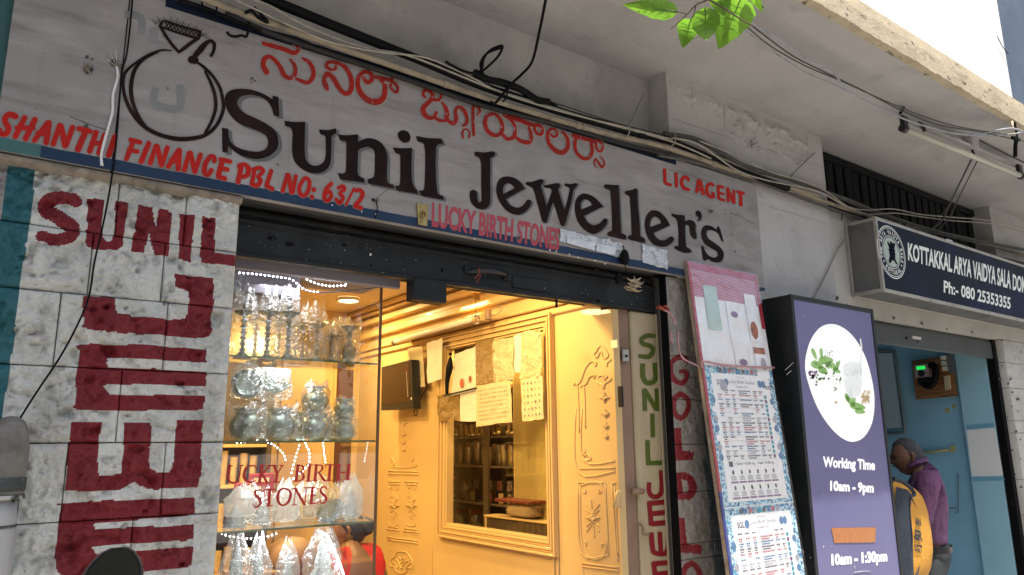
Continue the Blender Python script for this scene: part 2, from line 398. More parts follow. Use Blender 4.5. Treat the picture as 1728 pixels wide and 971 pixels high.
M['leaf_print2'] = mat('leaf_print_dark', (.10, .2, .07), .4, emit=(.12, .25, .08), estr=.12)
M['mauve_print'] = mat('mauve_print', (.27, .16, .3), .4)
M['mortar_print'] = mat('marble_print', (.72, .74, .72), .4, layers=[((.42, .46, .44), 9, .5, .68, .8)], emit=(.8, .85, .82), estr=.2)
M['nut_print'] = mat('nut_print', (.6, .52, .38), .4, emit=(.6, .5, .35), estr=.2)
M['orange_patch'] = mat('orange_tape', (.46, .19, .07), .5, layers=[((.36, .13, .045), 30, .45, .6, .8, (3, 1, .4))])
M['shop_blue'] = mat('sky_blue_wall', (.24, .45, .58), .6, layers=[((.19, .38, .50), 2.5, .45, .7, .7), ((.5, .45, .25), 7, .73, .76, .6)], bump=[(20, .1, .004)])
M['shop_blue_daylit'] = mat('daylit_blue_jamb', (.31, .53, .62), .6, layers=[((.25, .46, .55), 3, .45, .7, .7), ((.3, .5, .45), 8, .6, .75, .5)], bump=[(20, .1, .004)])  # same blue made paler, with daylight by the doorway in the colour
M['paper'] = mat('paper', (.76, .74, .72), .6)
M['wood'] = mat('varnished_wood', (.26, .12, .045), .45, layers=[((.14, .06, .02), 5, .4, .6, .8, (1, 1, 9)), ((.36, .18, .07), 9, .5, .7, .5, (1, 1, 9))])
M['asphalt'] = mat('asphalt', (.05, .05, .052), .9, layers=[((.08, .078, .075), 3, .45, .7, .7)], bump=[(80, .4, .006)])
M['paving'] = mat('paving_concrete', (.34, .33, .31), .85, layers=[((.2, .19, .18), 2, .45, .7, .7)], bump=[(40, .3, .006)])
M['far_wall'] = mat('far_building_paint', (.42, .36, .28), .85, layers=[((.3, .26, .2), .6, .4, .7, .7)])
M['far_glass'] = mat('far_window', (.03, .04, .05), .2)
M['bark'] = mat('bark', (.12, .085, .06), .9, bump=[(20, .6, .03)])
M['foliage'] = mat('street_tree_leaf', (.06, .11, .03), .6)

def mesh_thing(mb, name, mats, label, cat, group=None):
    o = mb.build(name, mats); return tag(o, label, cat, group)

# ================================================================ ground, street
b = MB(); b.quad((-150, -200, -.17), (150, -200, -.17), (150, 200, -.17), (-150, 200, -.17)); b.build('ground', M['paving'], kind='structure')
b = MB(); b.quad((-120, -11.2, -.166), (120, -11.2, -.166), (120, -4.4, -.166), (-120, -4.4, -.166)); b.build('road', M['asphalt'], kind='structure')
b = MB(); b.bbox(-60, 60, -4.4, 0.6, -.168, -.05, .01); b.build('pavement', M['paving'], kind='structure')
b = MB(); b.bbox(-60, 60, -14, -11.2, -.168, -.05, .01); b.build('pavement', M['paving'], kind='structure')

# opposite side of the street (seen only as reflections)
def far_building(x0, x1, h, label):
    t = thing('street_building', label, 'building', ((x0+x1)/2, -14.2, -.05))
    m = MB(); m.box(x0, x1, -24, -14.2, -.05, h); m.build('wall', M['far_wall'], t)
    w = MB()
    for k in range(int(h//3)):
        xx = x0+1
        while xx < x1-1.6:
            w.box(xx, xx+1.2, -14.21, -14.1, 1+k*3, 2.4+k*3); xx += 2.4
    w.build('window', M['far_glass'], t, kind='stuff')
far_building(-26, 2.0, 9.2, 'tan building of the far pavement, long and low')
far_building(34, 60, 12.2, 'tan building of the far pavement, taller one')

def np_obj(name, V, F, mats, parent=None, smooth=True, attrs=None, kind=None):
    off = WL.get(parent, np.zeros(3)) if parent is not None else np.zeros(3)
    me = bpy.data.meshes.new(name); me.from_pydata((V-off).tolist(), [], F)
    for m in (mats if isinstance(mats, (list, tuple)) else [mats]): me.materials.append(m)
    me.polygons.foreach_set('use_smooth', np.full(len(me.polygons), smooth))
    if attrs:
        for k, a in attrs.items():
            at = me.attributes.new(k, 'FLOAT', 'POINT'); at.data.foreach_set('value', a.ravel().astype(np.float32))
    me.update()
    o = bpy.data.objects.new(name, me); link(o, parent); WL[o] = off
    if kind: o['kind'] = kind
    return o
def street_tree(x, y, h, r, label, seed):
    rs = np.random.RandomState(seed); tt = thing('street_tree', label, 'tree', (x, y, -.05)); q = MB()
    q.tube([(x, y, -.05), (x+.1, y, h*.3), (x-.1, y+.1, h*.55), (x, y, h*.8)], [.22, .17, .12, .05], 9, sub=3); q.build('trunk', M['bark'], tt)
    q = MB()
    for k in range(7):
        a = k*.9; q.tube([(x, y, h*.45), (x+r*.5*math.cos(a), y+r*.5*math.sin(a), h*.62), (x+r*.8*math.cos(a), y+r*.8*math.sin(a), h*.75)], [.07, .05, .02], 6, sub=2)
    q.build('limb', M['bark'], tt, kind='stuff')
    cl = rs.normal(0, 1, (46, 3)); cl /= np.linalg.norm(cl, axis=1)[:, None]; cl = cl*rs.uniform(.3, 1, (46, 1))*[r, r, h*.3]+[x, y, h*.72]
    P = cl[rs.randint(0, 46, 5200)]+rs.normal(0, .32, (5200, 3)); A = rs.normal(0, 1, (5200, 3)); A /= np.linalg.norm(A, axis=1)[:, None]; B = np.cross(A, rs.normal(0, 1, (5200, 3))); B /= np.linalg.norm(B, axis=1)[:, None]
    V = np.stack([P-A*.11, P+B*.055, P+A*.11, P-B*.055], 1).reshape(-1, 3); np_obj('leaves', V, (np.arange(5200*4).reshape(-1, 4)).tolist(), M['foliage'], tt, smooth=False, kind='stuff')
street_tree(6.5, -12.6, 7.5, 2.6, 'leafy street tree across the road, the nearer one', 5)
street_tree(14.5, -12.9, 8.5, 3.0, 'leafy street tree across the road, the farther one', 6)
# ================================================================ building walls
b = MB()
b.box(-3.2, 2.955, .165, .40, 2.46, 3.70)
mesh_thing(b, 'upper_wall', M['plaster'], 'grey limewashed wall strip between the jewellers sign and the soffit', 'wall')
t = thing('plaster_pier', 'pale rough plastered pier with cracked patches under the soffit, between both shops', 'pier', (3.7, .2, 2.44))
# front of the pier, displaced
def relief_sheet(x0, x1, z0, z1, y, step, amp, sc, seed, mask=None):
    nx = int((x1-x0)/step)+1; nz = int((z1-z0)/step)+1
    X, Z = np.meshgrid(np.linspace(x0, x1, nx), np.linspace(z0, z1, nz))
    h = (fbm(X*sc, Z*sc, seed, 5)-.5)*2
    r = 1-np.abs(h)*2.2
    hh = amp*(np.clip(r, 0, 1)**3*.9+fbm(X*sc*3, Z*sc*3, seed+5, 3)*.4)
    if mask is not None: hh = hh*mask(X, Z)
    ed = np.minimum(np.minimum(X-x0, x1-X), 0.02)/.02; hh = hh*np.clip(ed, 0, 1)
    Y = y-hh
    idx = np.arange(nx*nz).reshape(nz, nx)
    F = np.stack([idx[:-1, :-1], idx[:-1, 1:], idx[1:, 1:], idx[1:, :-1]], -1).reshape(-1, 4)
    return np.stack([X, Y, Z], -1).reshape(-1, 3), F.tolist()
b = MB(); b.box(2.944, 4.475, .034, .42, 2.44, 3.70); b.build('core', M['pier'], t)
msk = lambda X, Z: (np.clip((Z-3.30)/.03, 0, 1)*np.clip((3.585-Z)/.05, 0, 1)*np.clip(fbm(X*2.2, Z*2.2, 90, 2)*3-.9, 0.1, 1))
V, F = relief_sheet(2.944, 4.475, 3.0, 3.635, .030, .007, .020, 9, 21, msk)
np_obj('cracked_plaster', V, F, M['pier'], t)
b = MB()
for px, py0, py1 in ((1167, 145, 186), (1222, 178, 220), (1309, 208, 252), (1361, 225, 272)):
    a = onY(px, py0, .024); c = onY(px+1, py1, .024); b.tube([a, (a+c)/2+[.004, 0, 0], c], .0008, 4)
a = onY(1136, 201, .026); c = onY(1392, 283, .026); b.tube([a, (a+c)/2+[0, 0, -.006], c], .0007, 4)
b.build('plaster_joint', M['mortar'], t, kind='stuff')
t = thing('shop_front_wall', 'cream stained lintel wall behind both box signs, right of the jewellers board', 'wall', (5, .2, 2.4))
b = MB(); b.box(3.6, 4.475, .034, .42, 1.0, 2.439); b.box(4.4755, 9.5, .034, .42, 2.425, 3.10)
b.build('plaster', M['cream_wall'], t)
b = MB()
for px, py in ((1428, 515), (1470, 527), (1508, 537), (1555, 546), (1597, 556), (1640, 561), (1690, 575), (1412, 503)):
    p = onY(px, py, .03); b.lathe([(0, 0), (.012, .004), (.006, .008), (0, .01)], p, 7, ax=Matrix.Rotation(math.pi/2, 3, 'X'), jit=.35)
b.build('nail_hole', M['mortar'], t, kind='stuff')
b = MB(); b.box(7.115, 9.5, .034, .42, 3.10, 3.70); mesh_thing(b, 'plaster_pier', M['pier'], 'grey plaster pier at the right edge, right of the black ventilator', 'pier')
# recess wall in the second bay and its ventilator
b = MB(); b.box(4.475, 7.115, .30, .42, 3.10, 3.70); mesh_thing(b, 'recess_wall', M['plaster'], 'dim wall behind the black slatted ventilator', 'wall')
M['vent_black'] = mat('ventilator_black', (.010, .011, .012), .8, spec=.2, layers=[((.022, .023, .024), 6, .5, .7, .8)])  # near-black for backing, slats and head rail
t = thing('ventilator', 'long black slatted ventilator below the soffit, above the box sign', 'ventilator', (5.8, .2, 3.1))
b = MB(); b.box(4.48, 7.11, .20, .22, 3.06, 3.60); b.build('backing', M['vent_black'], t)
x = 4.52
fst = None
while x < 7.05:
    if fst is None:
        b = MB(); b.box(x, x+.085, .175, .199, 3.06, 3.595); fst = b.build('slat', M['vent_black'], t); x0_ = x
    else:
        c = fst.copy(); link(c, t); c.location = (x-x0_, random.uniform(-.006, .006), 0)
    x += .118
b = MB(); b.box(4.478, 7.112, .155, .20, 3.555, 3.604); b.build('head_rail', M['vent_black'], t)

# soffit + canopy edge
SZ = 3.62
nx, ny = 150, 24
Xg, Yg = np.meshgrid(np.linspace(-6, 16, nx*2), np.linspace(-.80, .45, ny))
Zg = SZ + (fbm(Xg*1.5, Yg*1.5+5, 4, 4)-.5)*.012
idx = np.arange(Xg.size).reshape(Xg.shape)
F = np.stack([idx[:-1, :-1], idx[1:, :-1], idx[1:, 1:], idx[:-1, 1:]], -1).reshape(-1, 4)
t = thing('canopy', 'grey concrete canopy slab over both shops with cream edge band and sunlit white parapet', 'canopy', (5, -.2, SZ))
np_obj('soffit', np.stack([Xg, Yg, Zg], -1).reshape(-1, 3), F.tolist(), M['soffit'], t)
b = MB(); b.box(-6, 16, -.795, .45, SZ+.012, SZ+.16); b.build('slab', M['plaster'], t)
# cream edge band with chipped lower edge
n = 700; xs = np.linspace(-6, 16, n); zz = SZ-.004+(fbm(xs*16, xs*0, 3, 5)-.5)*.016
V = []; 
for i, xx in enumerate(xs):
    yj = -.84+(fbm(np.array([xx*8.]), np.array([2.]), 8)[0]-.5)*.004
    V += [(xx, -.798, zz[i]), (xx, yj, zz[i]+.004), (xx, yj-.004, SZ+.10), (xx, yj+.0, SZ+.165), (xx, -.80, SZ+.17)]
F = [(i*5+k, (i+1)*5+k, (i+1)*5+k+1, i*5+k+1) for i in range(n-1) for k in range(4)]
np_obj('edge_band', np.array(V), F, M['cream_edge'], t, smooth=False)
b = MB()
xe = 5.46
prof = [(-6, -.815), (xe-.10, -.815), (xe-.05, -.808), (xe-.02, -.792), (xe-.005, -.765), (xe, -.70)]
vs = []; 
for (x_, y_) in prof: vs += [(x_, y_, SZ+.172), (x_, y_, SZ+3.4)]
b.add(vs, [(2*i, 2*i+2, 2*i+3, 2*i+1) for i in range(len(prof)-1)], 0, True)
b.build('parapet', M['parapet'], t)
b = MB(); b.box(xe+.02, 16, -.70, -.66, SZ+.172, SZ+3.4); b.build('dark_glazing', M['dusty_glass'], t)
b = MB(); b.box(-6, xe-.1, -.69, .4, SZ+.172, SZ+3.39); b.build('upper_floor', M['plaster'], t)
b = MB()
for pts in (((1683, 62), (1690, 76), (1698, 88), (1702, 91)), ((1282, 0), (1284, 8), (1288, 14))):
    b.tube([onY(x_, y_, -.83) for x_, y_ in pts], .0025, 5)
b.build('hanging_thread', M['black'], t, kind='stuff')

# far-left wall strip (teal) beyond the sign
b = MB(); b.box(-3.2, -.0, .045, .40, 2.455, 3.5); mesh_thing(b, 'teal_wall', M['sign_teal'], 'teal painted wall sliver left of the jewellers sign', 'wall')

# ================================================================ stone pillars with painted letters
PLP = PY(.03)
def uvp(poly): return [tuple(PLP.uv(x, y)) for x, y in poly]
red = []; 
K5 = ((0, 240), 2.943); K6 = ((0, 560), 2.364)
for s in ("385,290 330,268 250,285 225,330 290,370 360,425 345,470 280,485 205,470",):
    for poly in stroke(' '.join(q+','+w for q, w in zip(s.split(), "58,60,72,75,78,78,66,56,56".split(','))), *K5): red.append((uvp(poly), []))
def addc(s, K, holes=()): red.append((uvp(contour(s, *K)), [uvp(contour(h, *K)) for h in holes]))
addc("437,270! 520,283! 508,440 522,485 555,485 572,440 570,292! 637,300! 615,480 595,530 540,535 460,530 428,490 435,400", K5)
addc("683,310! 755,325! 775,430! 790,330! 857,345! 840,568! 770,560! 740,455! 718,552! 655,540!", K5)
addc("893,355! 962,362! 950,580 930,592 890,575!", K5)
addc("1000,370! 1075,378! 1065,548! 1195,568! 1190,620! 995,600!", K5)
addc("868,655! 1060,675! 1058,920 1030,965 960,970 450,935 415,890 410,765! 567,768! 575,840 610,860 880,878 930,850 938,740! 865,722!", K5)
addc("345,48 830,68! 828,122! 470,105 430,115 430,140! 825,158! 822,215! 440,210 425,230 440,250! 818,255! 812,312! 340,312 302,280 310,150 320,80", K6)
addc("285,360! 405,360! 390,550 420,570 470,568 490,540 497,362! 607,362! 600,520 620,555 660,560 690,530 705,355! 810,352! 795,600 770,620 700,625 600,628 540,600! 500,625 450,636 280,635 264,600", K6)
addc("270,682 780,662! 780,730! 375,765! 375,790! 775,768! 773,828! 360,858! 385,885! 768,857! 765,935! 330,985 240,965 219,900 235,760 250,700", K6)
def rough_block(x0, x1, z0, z1, y, step, amp, seed):
    nx = max(4, int((x1-x0)/step)); nz = max(4, int((z1-z0)/step))
    X, Z = np.meshgrid(np.linspace(x0, x1, nx), np.linspace(z0, z1, nz))
    a = fbm(X*9, Z*9, seed, 5, .6); bb = fbm(X*22+3, Z*22, seed+50, 4); c_ = fbm(X*60, Z*60, seed+9, 3)
    h = (a-.42)*amp*2.4 + (1-np.abs(bb-.5)*5).clip(0, 1)*-amp*.55 + (c_-.5)*amp*.5
    pit = np.clip((fbm(X*20, Z*20, seed+77, 3)-.64)*8, 0, 1); h -= pit*amp*.8
    cs = rng.uniform(-.3, .3)*amp
    h += cs
    d = np.minimum(np.minimum(X-x0, x1-X), np.minimum(Z-z0, z1-Z)); fl = np.exp(-d/.005)
    h = h*(1-np.exp(-d/.012))-fl*amp*.35
    Y = y-h
    # skirt
    xs_ = X.copy(); ring = np.zeros(X.shape, bool); ring[0, :] = ring[-1, :] = ring[:, 0] = ring[:, -1] = True
    idx = np.arange(X.size).reshape(X.shape)
    F = np.stack([idx[:-1, :-1], idx[:-1, 1:], idx[1:, 1:], idx[1:, :-1]], -1).reshape(-1, 4).tolist()
    V = np.stack([X, Y, Z], -1).reshape(-1, 3)
    loop = list(idx[0, :])+list(idx[1:, -1])+list(idx[-1, :-1][::-1])+list(idx[1:-1, 0][::-1])
    base = len(V); Vb = V[loop].copy(); Vb[:, 1] = y+.058
    V = np.vstack([V, Vb]); L = len(loop)
    F += [(loop[i], base+i, base+(i+1) % L, loop[(i+1) % L]) for i in range(L)]
    return V, F
def stone_pillar(t, xa, xb, courses, joints, y, step, amp, seed, m, reds, extra):
    """courses: list of z; joints: list of x per course"""
    for k in range(len(courses)-1):
        z1, z0 = courses[k], courses[k+1]; js = [xa]+joints[k]+[xb]
        for i in range(len(js)-1):
            g = .0016
            V, F = rough_block(js[i]+g, js[i+1]-g, z0+g, z1-g, y, step, amp, seed+k*13+i*5)
            X = V[:, 0]; Z = V[:, 2]; at = {}
            r = np.zeros(len(V))
            wob = (fbm(X*40, Z*40, 5, 2)-.5)*.0035; wob2 = (fbm(X*40+9, Z*40, 6, 2)-.5)*.0035
            for outer, holes in reds:
                P = np.array(outer)
                if P[:, 0].min() > X.max()+.01 or P[:, 0].max() < X.min()-.01 or P[:, 1].min() > Z.max()+.01 or P[:, 1].max() < Z.min()-.01: continue
                q = inside(X+wob, Z+wob2, outer)
                for hh in holes: q &= ~inside(X+wob, Z+wob2, hh)
                r[q] = 1
            fr_ = (V[:, 1] < y+.05).astype(float); r = r*fr_; at['red_paint'] = r
            for nm, fn in extra.items(): at[nm] = fn(X, Z)*(1-r)
            np_obj('stone_block', V, F, m, t, attrs=at)
t = thing('stone_pillar', 'white rough stone pillar with big red SUNIL JEWE lettering and teal stripe', 'pillar', (.12, .05, -.05))
b = MB(); b.box(-1.6, .697, .085, .60, -.05, 2.449); b.build('core', M['mortar'], t)
cz = [2.446, 2.254, 2.059, 1.839, 1.619, 1.398, 1.18, .96]
X_ = lambda px, py: float(onY(px, py, .03)[0])
jn = [[-.52, X_(204, 300), X_(316, 340)], [-.75, X_(155, 430), X_(277, 445)], [-.5, X_(100, 530), X_(279, 580)], [-.8, X_(205, 650)], [-.5, X_(112, 788), X_(277, 797)], [-.7, X_(224, 898)], [-.5, .1, .4]]
teal = lambda X, Z: ((X > .028+(fbm(Z*9, Z*0, 2)-.5)*.03) & (X < .098+(fbm(Z*12, Z*0+4, 3)-.5)*.012)).astype(float)
bare = lambda X, Z: (X < .028).astype(float)
stone_pillar(t, -1.6, .70, cz, jn, .030, .0042, .023, 100, M['stone'], red, dict(teal_paint=teal, bare=bare))
b = MB()
for z in (.74, .52, .30, .08): b.bbox(-1.6, .698, .028, .056, z-.0, z+.214, .006)
b.build('lower_stone', M['stone'], t, kind='stuff')
b = MB()
n = 160; xs = np.linspace(-1.6, .70, n); V = []
for i, xx in enumerate(xs):
    hgt = 2.4475-.012*fbm(np.array([xx*14.]), np.array([0.]), 12)[0]-.016; V += [(xx, .012, 2.449), (xx, .006, 2.4485-.004), (xx, .010+.006*rng.rand(), hgt), (xx, .04, hgt-.004)]
F = [(i*4+k, (i+1)*4+k, (i+1)*4+k+1, i*4+k+1) for i in range(n-1) for k in range(3)]
M['ledge'] = mat('crumbling_ledge', (.24, .20, .155), .9, layers=[((.1, .085, .07), 15, .45, .65, .8), ((.36, .32, .26), 25, .5, .7, .6)], bump=[(60, .7, .01)])
np_obj('ledge_strip', np.array(V), F, M['ledge'], t)

# right-hand pillar with GOLD LO
KG = ((1060, 540), 2.2528)
red2 = []
def st2(s, w): 
    for poly in stroke(s, *KG, w=w): red2.append((uvp(poly), []))
st2("226,158,18 215,146,22 192,142,20 166,165,20 164,205,20 182,233,19 208,238,22 222,222,20 222,200,18 202,196,16", 22)
st2("200,280,19 175,305,20 173,345,20 200,374,20 228,345,20 228,305,20 200,280,19", 25)
red2.append((uvp(contour("175,413! 203,413! 206,500! 250,500! 250,531! 180,536!", *KG)), []))
red2.append((uvp(contour("178,582! 225,582 258,610 264,645 245,678 215,684 186,684!", *KG)), [uvp(contour("205,608! 224,612 234,640 224,656! 209,658!", *KG))]))
red2.append((uvp(contour("190,752! 215,752! 222,852! 278,855! 278,890! 200,886!", *KG)), []))
st2("242,925,21 216,945,21 210,990,21 225,1040,21 260,1040,21 275,990,21 266,945,21 242,925,21", 26)
t = thing('stone_pillar', 'tan rough stone pillar with red GOLD LO lettering right of the doorway', 'pillar', (3.2, .05, -.05))
b = MB(); b.box(2.862, 3.59, .085, .60, -.05, 2.449); b.build('core', M['mortar'], t)
Z_ = lambda px, py: float(onY(px, py, .03)[2])
cz2 = [2.446, Z_(1140, 600), Z_(1150, 674), Z_(1150, 750), Z_(1155, 831), Z_(1175, 917), 1.05, .9]
grey = lambda X, Z: np.clip((X-3.06-(fbm(Z*5, Z*0+4, 3)-.5)*.05)/.03, 0, 1)  # right part greyed to paint in the poster board's shade
jn2 = [[3.2], [3.12], [3.3], [3.16], [3.25], [3.1], [3.3]]
stone_pillar(t, 2.855, 3.595, cz2, jn2, .030, .0055, .008, 400, M['stone_tan'], red2, dict(board_shade=grey))
b = MB()
for z in (.68, .46, .24, .02): b.bbox(2.858, 3.595, .028, .056, z, z+.214, .006)
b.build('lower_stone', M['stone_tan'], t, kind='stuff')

# ================================================================ the long jewellers signboard
SP = PY(0.0)
t = thing('signboard', 'long grey hand-painted jewellers signboard above the shop opening', 'sign', (1.8, 0, 2.45))
xs_ = float(onY(200, 180, 0)[0]); xr = 3.655; zt = 3.098
b = MB(); b.bbox(-.012, xs_-.002, 0.0, .035, 2.452, zt, .002); b.build('board_panel', M['sign'], t)
b = MB(); b.bbox(xs_+.002, xr, 0.0, .035, 2.452, zt, .002); b.build('board_panel', M['sign'], t)
b = MB(); b.box(-.012, xr, .036, .16, 2.47, 3.07); b.build('frame', M['mortar'], t)
M['sign_blue_shaded'] = mat('shaded_blue_border', (.006, .012, .03), .7, spec=.15, layers=[((.014, .016, .02), 6, .5, .7, .8)])  # top border's blue with its shade put into the colour
def strip(name, x0, x1, z0, z1, m, lift=.0012):
    q = MB(); n = max(2, int((x1-x0)/.02)); V = []
    for i in range(n+1):
        xx = x0+(x1-x0)*i/n; w = (fbm(np.array([xx*20.]), np.array([z0*7]), 31, 3)[0]-.5)*.006
        V += [(xx, -lift, z0), (xx, -lift, z1+w)]
    q.add(V, [(2*i, 2*i+2, 2*i+3, 2*i+1) for i in range(n)]); return q.build(name, m, t)
strip('blue_border', .103, 3.0, 2.4515, 2.488, M['sign_blue'])
strip('teal_border', -.012, .1028, 2.4515, 2.490, M['sign_teal'])
strip('blue_border', .4, 2.95, 3.062, 3.0975, M['sign_blue_shaded'])
strip('blue_border', 3.55, xr, 2.4515, 2.470, M['sign_blue'])
Ka = ((360, 130), 5.396); Kb = ((560, 190), 6.475); Kc = ((780, 240), 6.475); Kd = ((960, 290), 6.936); Ke = ((1080, 330), 8.094)
LET = [  # (outline, holes, frame, shadow shift)
 ("540,173! 590,185! 600,362! 550,355! 525,275 470,205 380,172 300,168 240,190 218,235 235,285 290,335 400,385 500,440 560,490 588,560 585,640 550,690 490,730 400,750 300,735 210,695 135,632! 130,690! 82,685! 78,465! 135,475! 142,560 180,620 260,660 350,680 430,678 480,650 497,600 485,550 440,510 340,470 240,430 170,370 120,290 103,210 120,155 170,120 250,110 350,120 450,155 535,205!", [], Ka, (6.6, 4.6)),
 ("645,400! 730,412 835,410! 832,560 832,700 850,770 900,808 960,805 1005,770 1022,700 1020,560 1005,530 975,528! 960,480! 1040,485 1115,470! 1120,515! 1085,535 1075,560 1072,700 1060,800 1010,860 940,880 860,868 780,820 730,750 715,650 720,520 700,465 655,450!", [], Ka, (5.2, 2.5)),
 ("65,245! 180,250 285,240! 285,325! 350,292 430,285 520,320 580,400 605,490 600,640 605,750 630,780 672,790! 680,835! 395,780! 385,730! 440,715 462,680 468,560 465,440 430,390 380,380 320,395 285,420! 280,600 285,680 310,705 350,720! 355,770! 90,735! 62,665! 120,668 148,650 153,600 158,320! 88,305!", [], Kb, (5, 4)),
 ("662,385! 760,393 875,390! 868,600 875,750 900,820 930,850! 940,895! 705,855! 690,800! 735,795 745,700 745,460! 695,445!", [], Kb, (4.5, 3)),
 ("718,245 740,208 790,197 838,225 857,275 840,320 790,332 738,300", [], Kb, (0, 0)),
 ("918,258! 1050,282 1195,288! 1215,345! 1150,360 1135,430 1135,700 1150,860 1170,900 1215,912! 1220,960! 975,912! 945,855! 1000,845 1012,750 1018,500 1010,380 990,335 935,318!", [], Kb, (4.5, 3)),
 ("130,125 150,107 240,115 330,103 357,125 345,155 305,175! 303,400 305,640 280,710 220,738 150,720 95,660 78,580 90,535 125,525 155,550 162,600 170,650 190,662 208,640! 205,400 203,250 185,180 140,155", [], Kc, (4, 1)),
 ("685,510! 600,555 475,625! 510,680 560,710 620,715 670,685 700,640 730,630 752,655 740,700 690,760 620,795 540,785 470,740 410,660 375,570 372,490 395,420 440,385 500,378 570,395 630,440", ["445,570! 442,510 465,465 500,452 540,470 570,505!"], Kc, (3.6, 1)),
 ("693,440 760,435 850,408 885,420 880,450 855,480! 880,560 918,700! 955,600 975,540 960,510 900,500 888,475 930,468 1030,450 1060,460 1065,490 1045,520! 1075,620 1115,740! 1150,620 1170,520 1155,495 1120,480 1120,455 1180,460 1240,450 1255,470 1235,500 1210,530! 1190,650 1150,800 1115,910 1095,920 1070,900 1030,770 990,660! 960,740 920,870 900,885 875,870 850,790 810,640 775,520 740,490 700,470", [], Kc, (4, .5)),
 ("400,410! 310,450 175,520! 210,585 260,620 310,625 360,600 405,555 435,550 448,580 430,630 370,695 290,730 210,705 130,630 85,540 65,430 80,330 130,270 190,258 260,280 330,335", ["140,445! 135,380 160,335 195,325 235,345 272,390! 200,420"], Kd, (3, 1)),
 ("410,165 430,150 520,158 580,155! 588,300 598,500 610,720! 650,735 668,765 655,793 620,790 540,770 460,750 445,725 465,705 503,690! 500,500 488,300 480,230 450,205 415,195", [], Kd, (3, 1.5)),
 ("650,240 670,228 740,212 785,195 800,215! 805,400 825,600 832,755! 870,775 890,812 860,833 770,810 700,795 688,765 705,750 732,740! 725,550 715,380 708,300 680,275 655,260", [], Kd, (2.6, 1.5)),
 ("405,410! 320,450 180,515! 220,575 280,612 350,605 410,565 445,570 460,600 430,650 360,695 280,700 180,670 110,590 70,480 60,380 85,280 140,215 200,205 270,230 340,300 385,370", ["133,435! 135,370 160,310 195,290 235,305 275,350 285,380!"], Ke, (1.6, 1)),
 ("425,245! 500,265 605,272! 610,360! 660,335 720,350 755,400 755,480 770,560 760,595 730,595 690,550 675,480 665,425 640,405 612,410! 615,550 625,700! 665,725 700,755 685,778 640,785 590,783 500,745 462,715 480,695 520,690! 522,500 505,360 480,315 435,285", [], Ke, (1.8, 1)),
 ("755,235 775,210 810,215 835,260 830,320 790,350! 775,350! 800,310 780,290 760,270", [], Ke, (2.2, 1.8)),
 ("1050,430! 1070,425 1100,500 1130,620 1115,630 1095,590 1070,530! 1020,490 960,475 915,480 903,530 930,590 1000,640 1080,700 1130,770 1135,840 1105,900 1050,915 970,900 920,870 890,890! 860,880 845,800 833,700 845,688 865,705 885,760 930,820 1000,850 1050,835 1055,790 1020,750 950,710 880,660 840,580 833,500 860,430 910,410 980,425 1045,470!", [], Ke, (1.6, 1)),
]
groups = [('painted_word', 0, 6), ('painted_word', 6, 16)]
for nm, a, e in groups:
    q = MB(); sh = MB()
    for (o_, hs, K, sft) in LET[a:e]:
        oc = contour(o_, *K); hc = [contour(h_, *K) for h_ in hs]
        paint_outline(q, oc, hc, SP, .0022)
        if sft[0] > 0:
            for kk, f_ in enumerate((1.0, .55)):
                paint_outline(sh, oc, hc, SP, .0012+.0003*kk, shift=(sft[0]*f_, sft[1]*f_))
    q.build('painted_word', M['sign_black'], t); sh.build('painted_shadow', M['sign_shadow'], t)
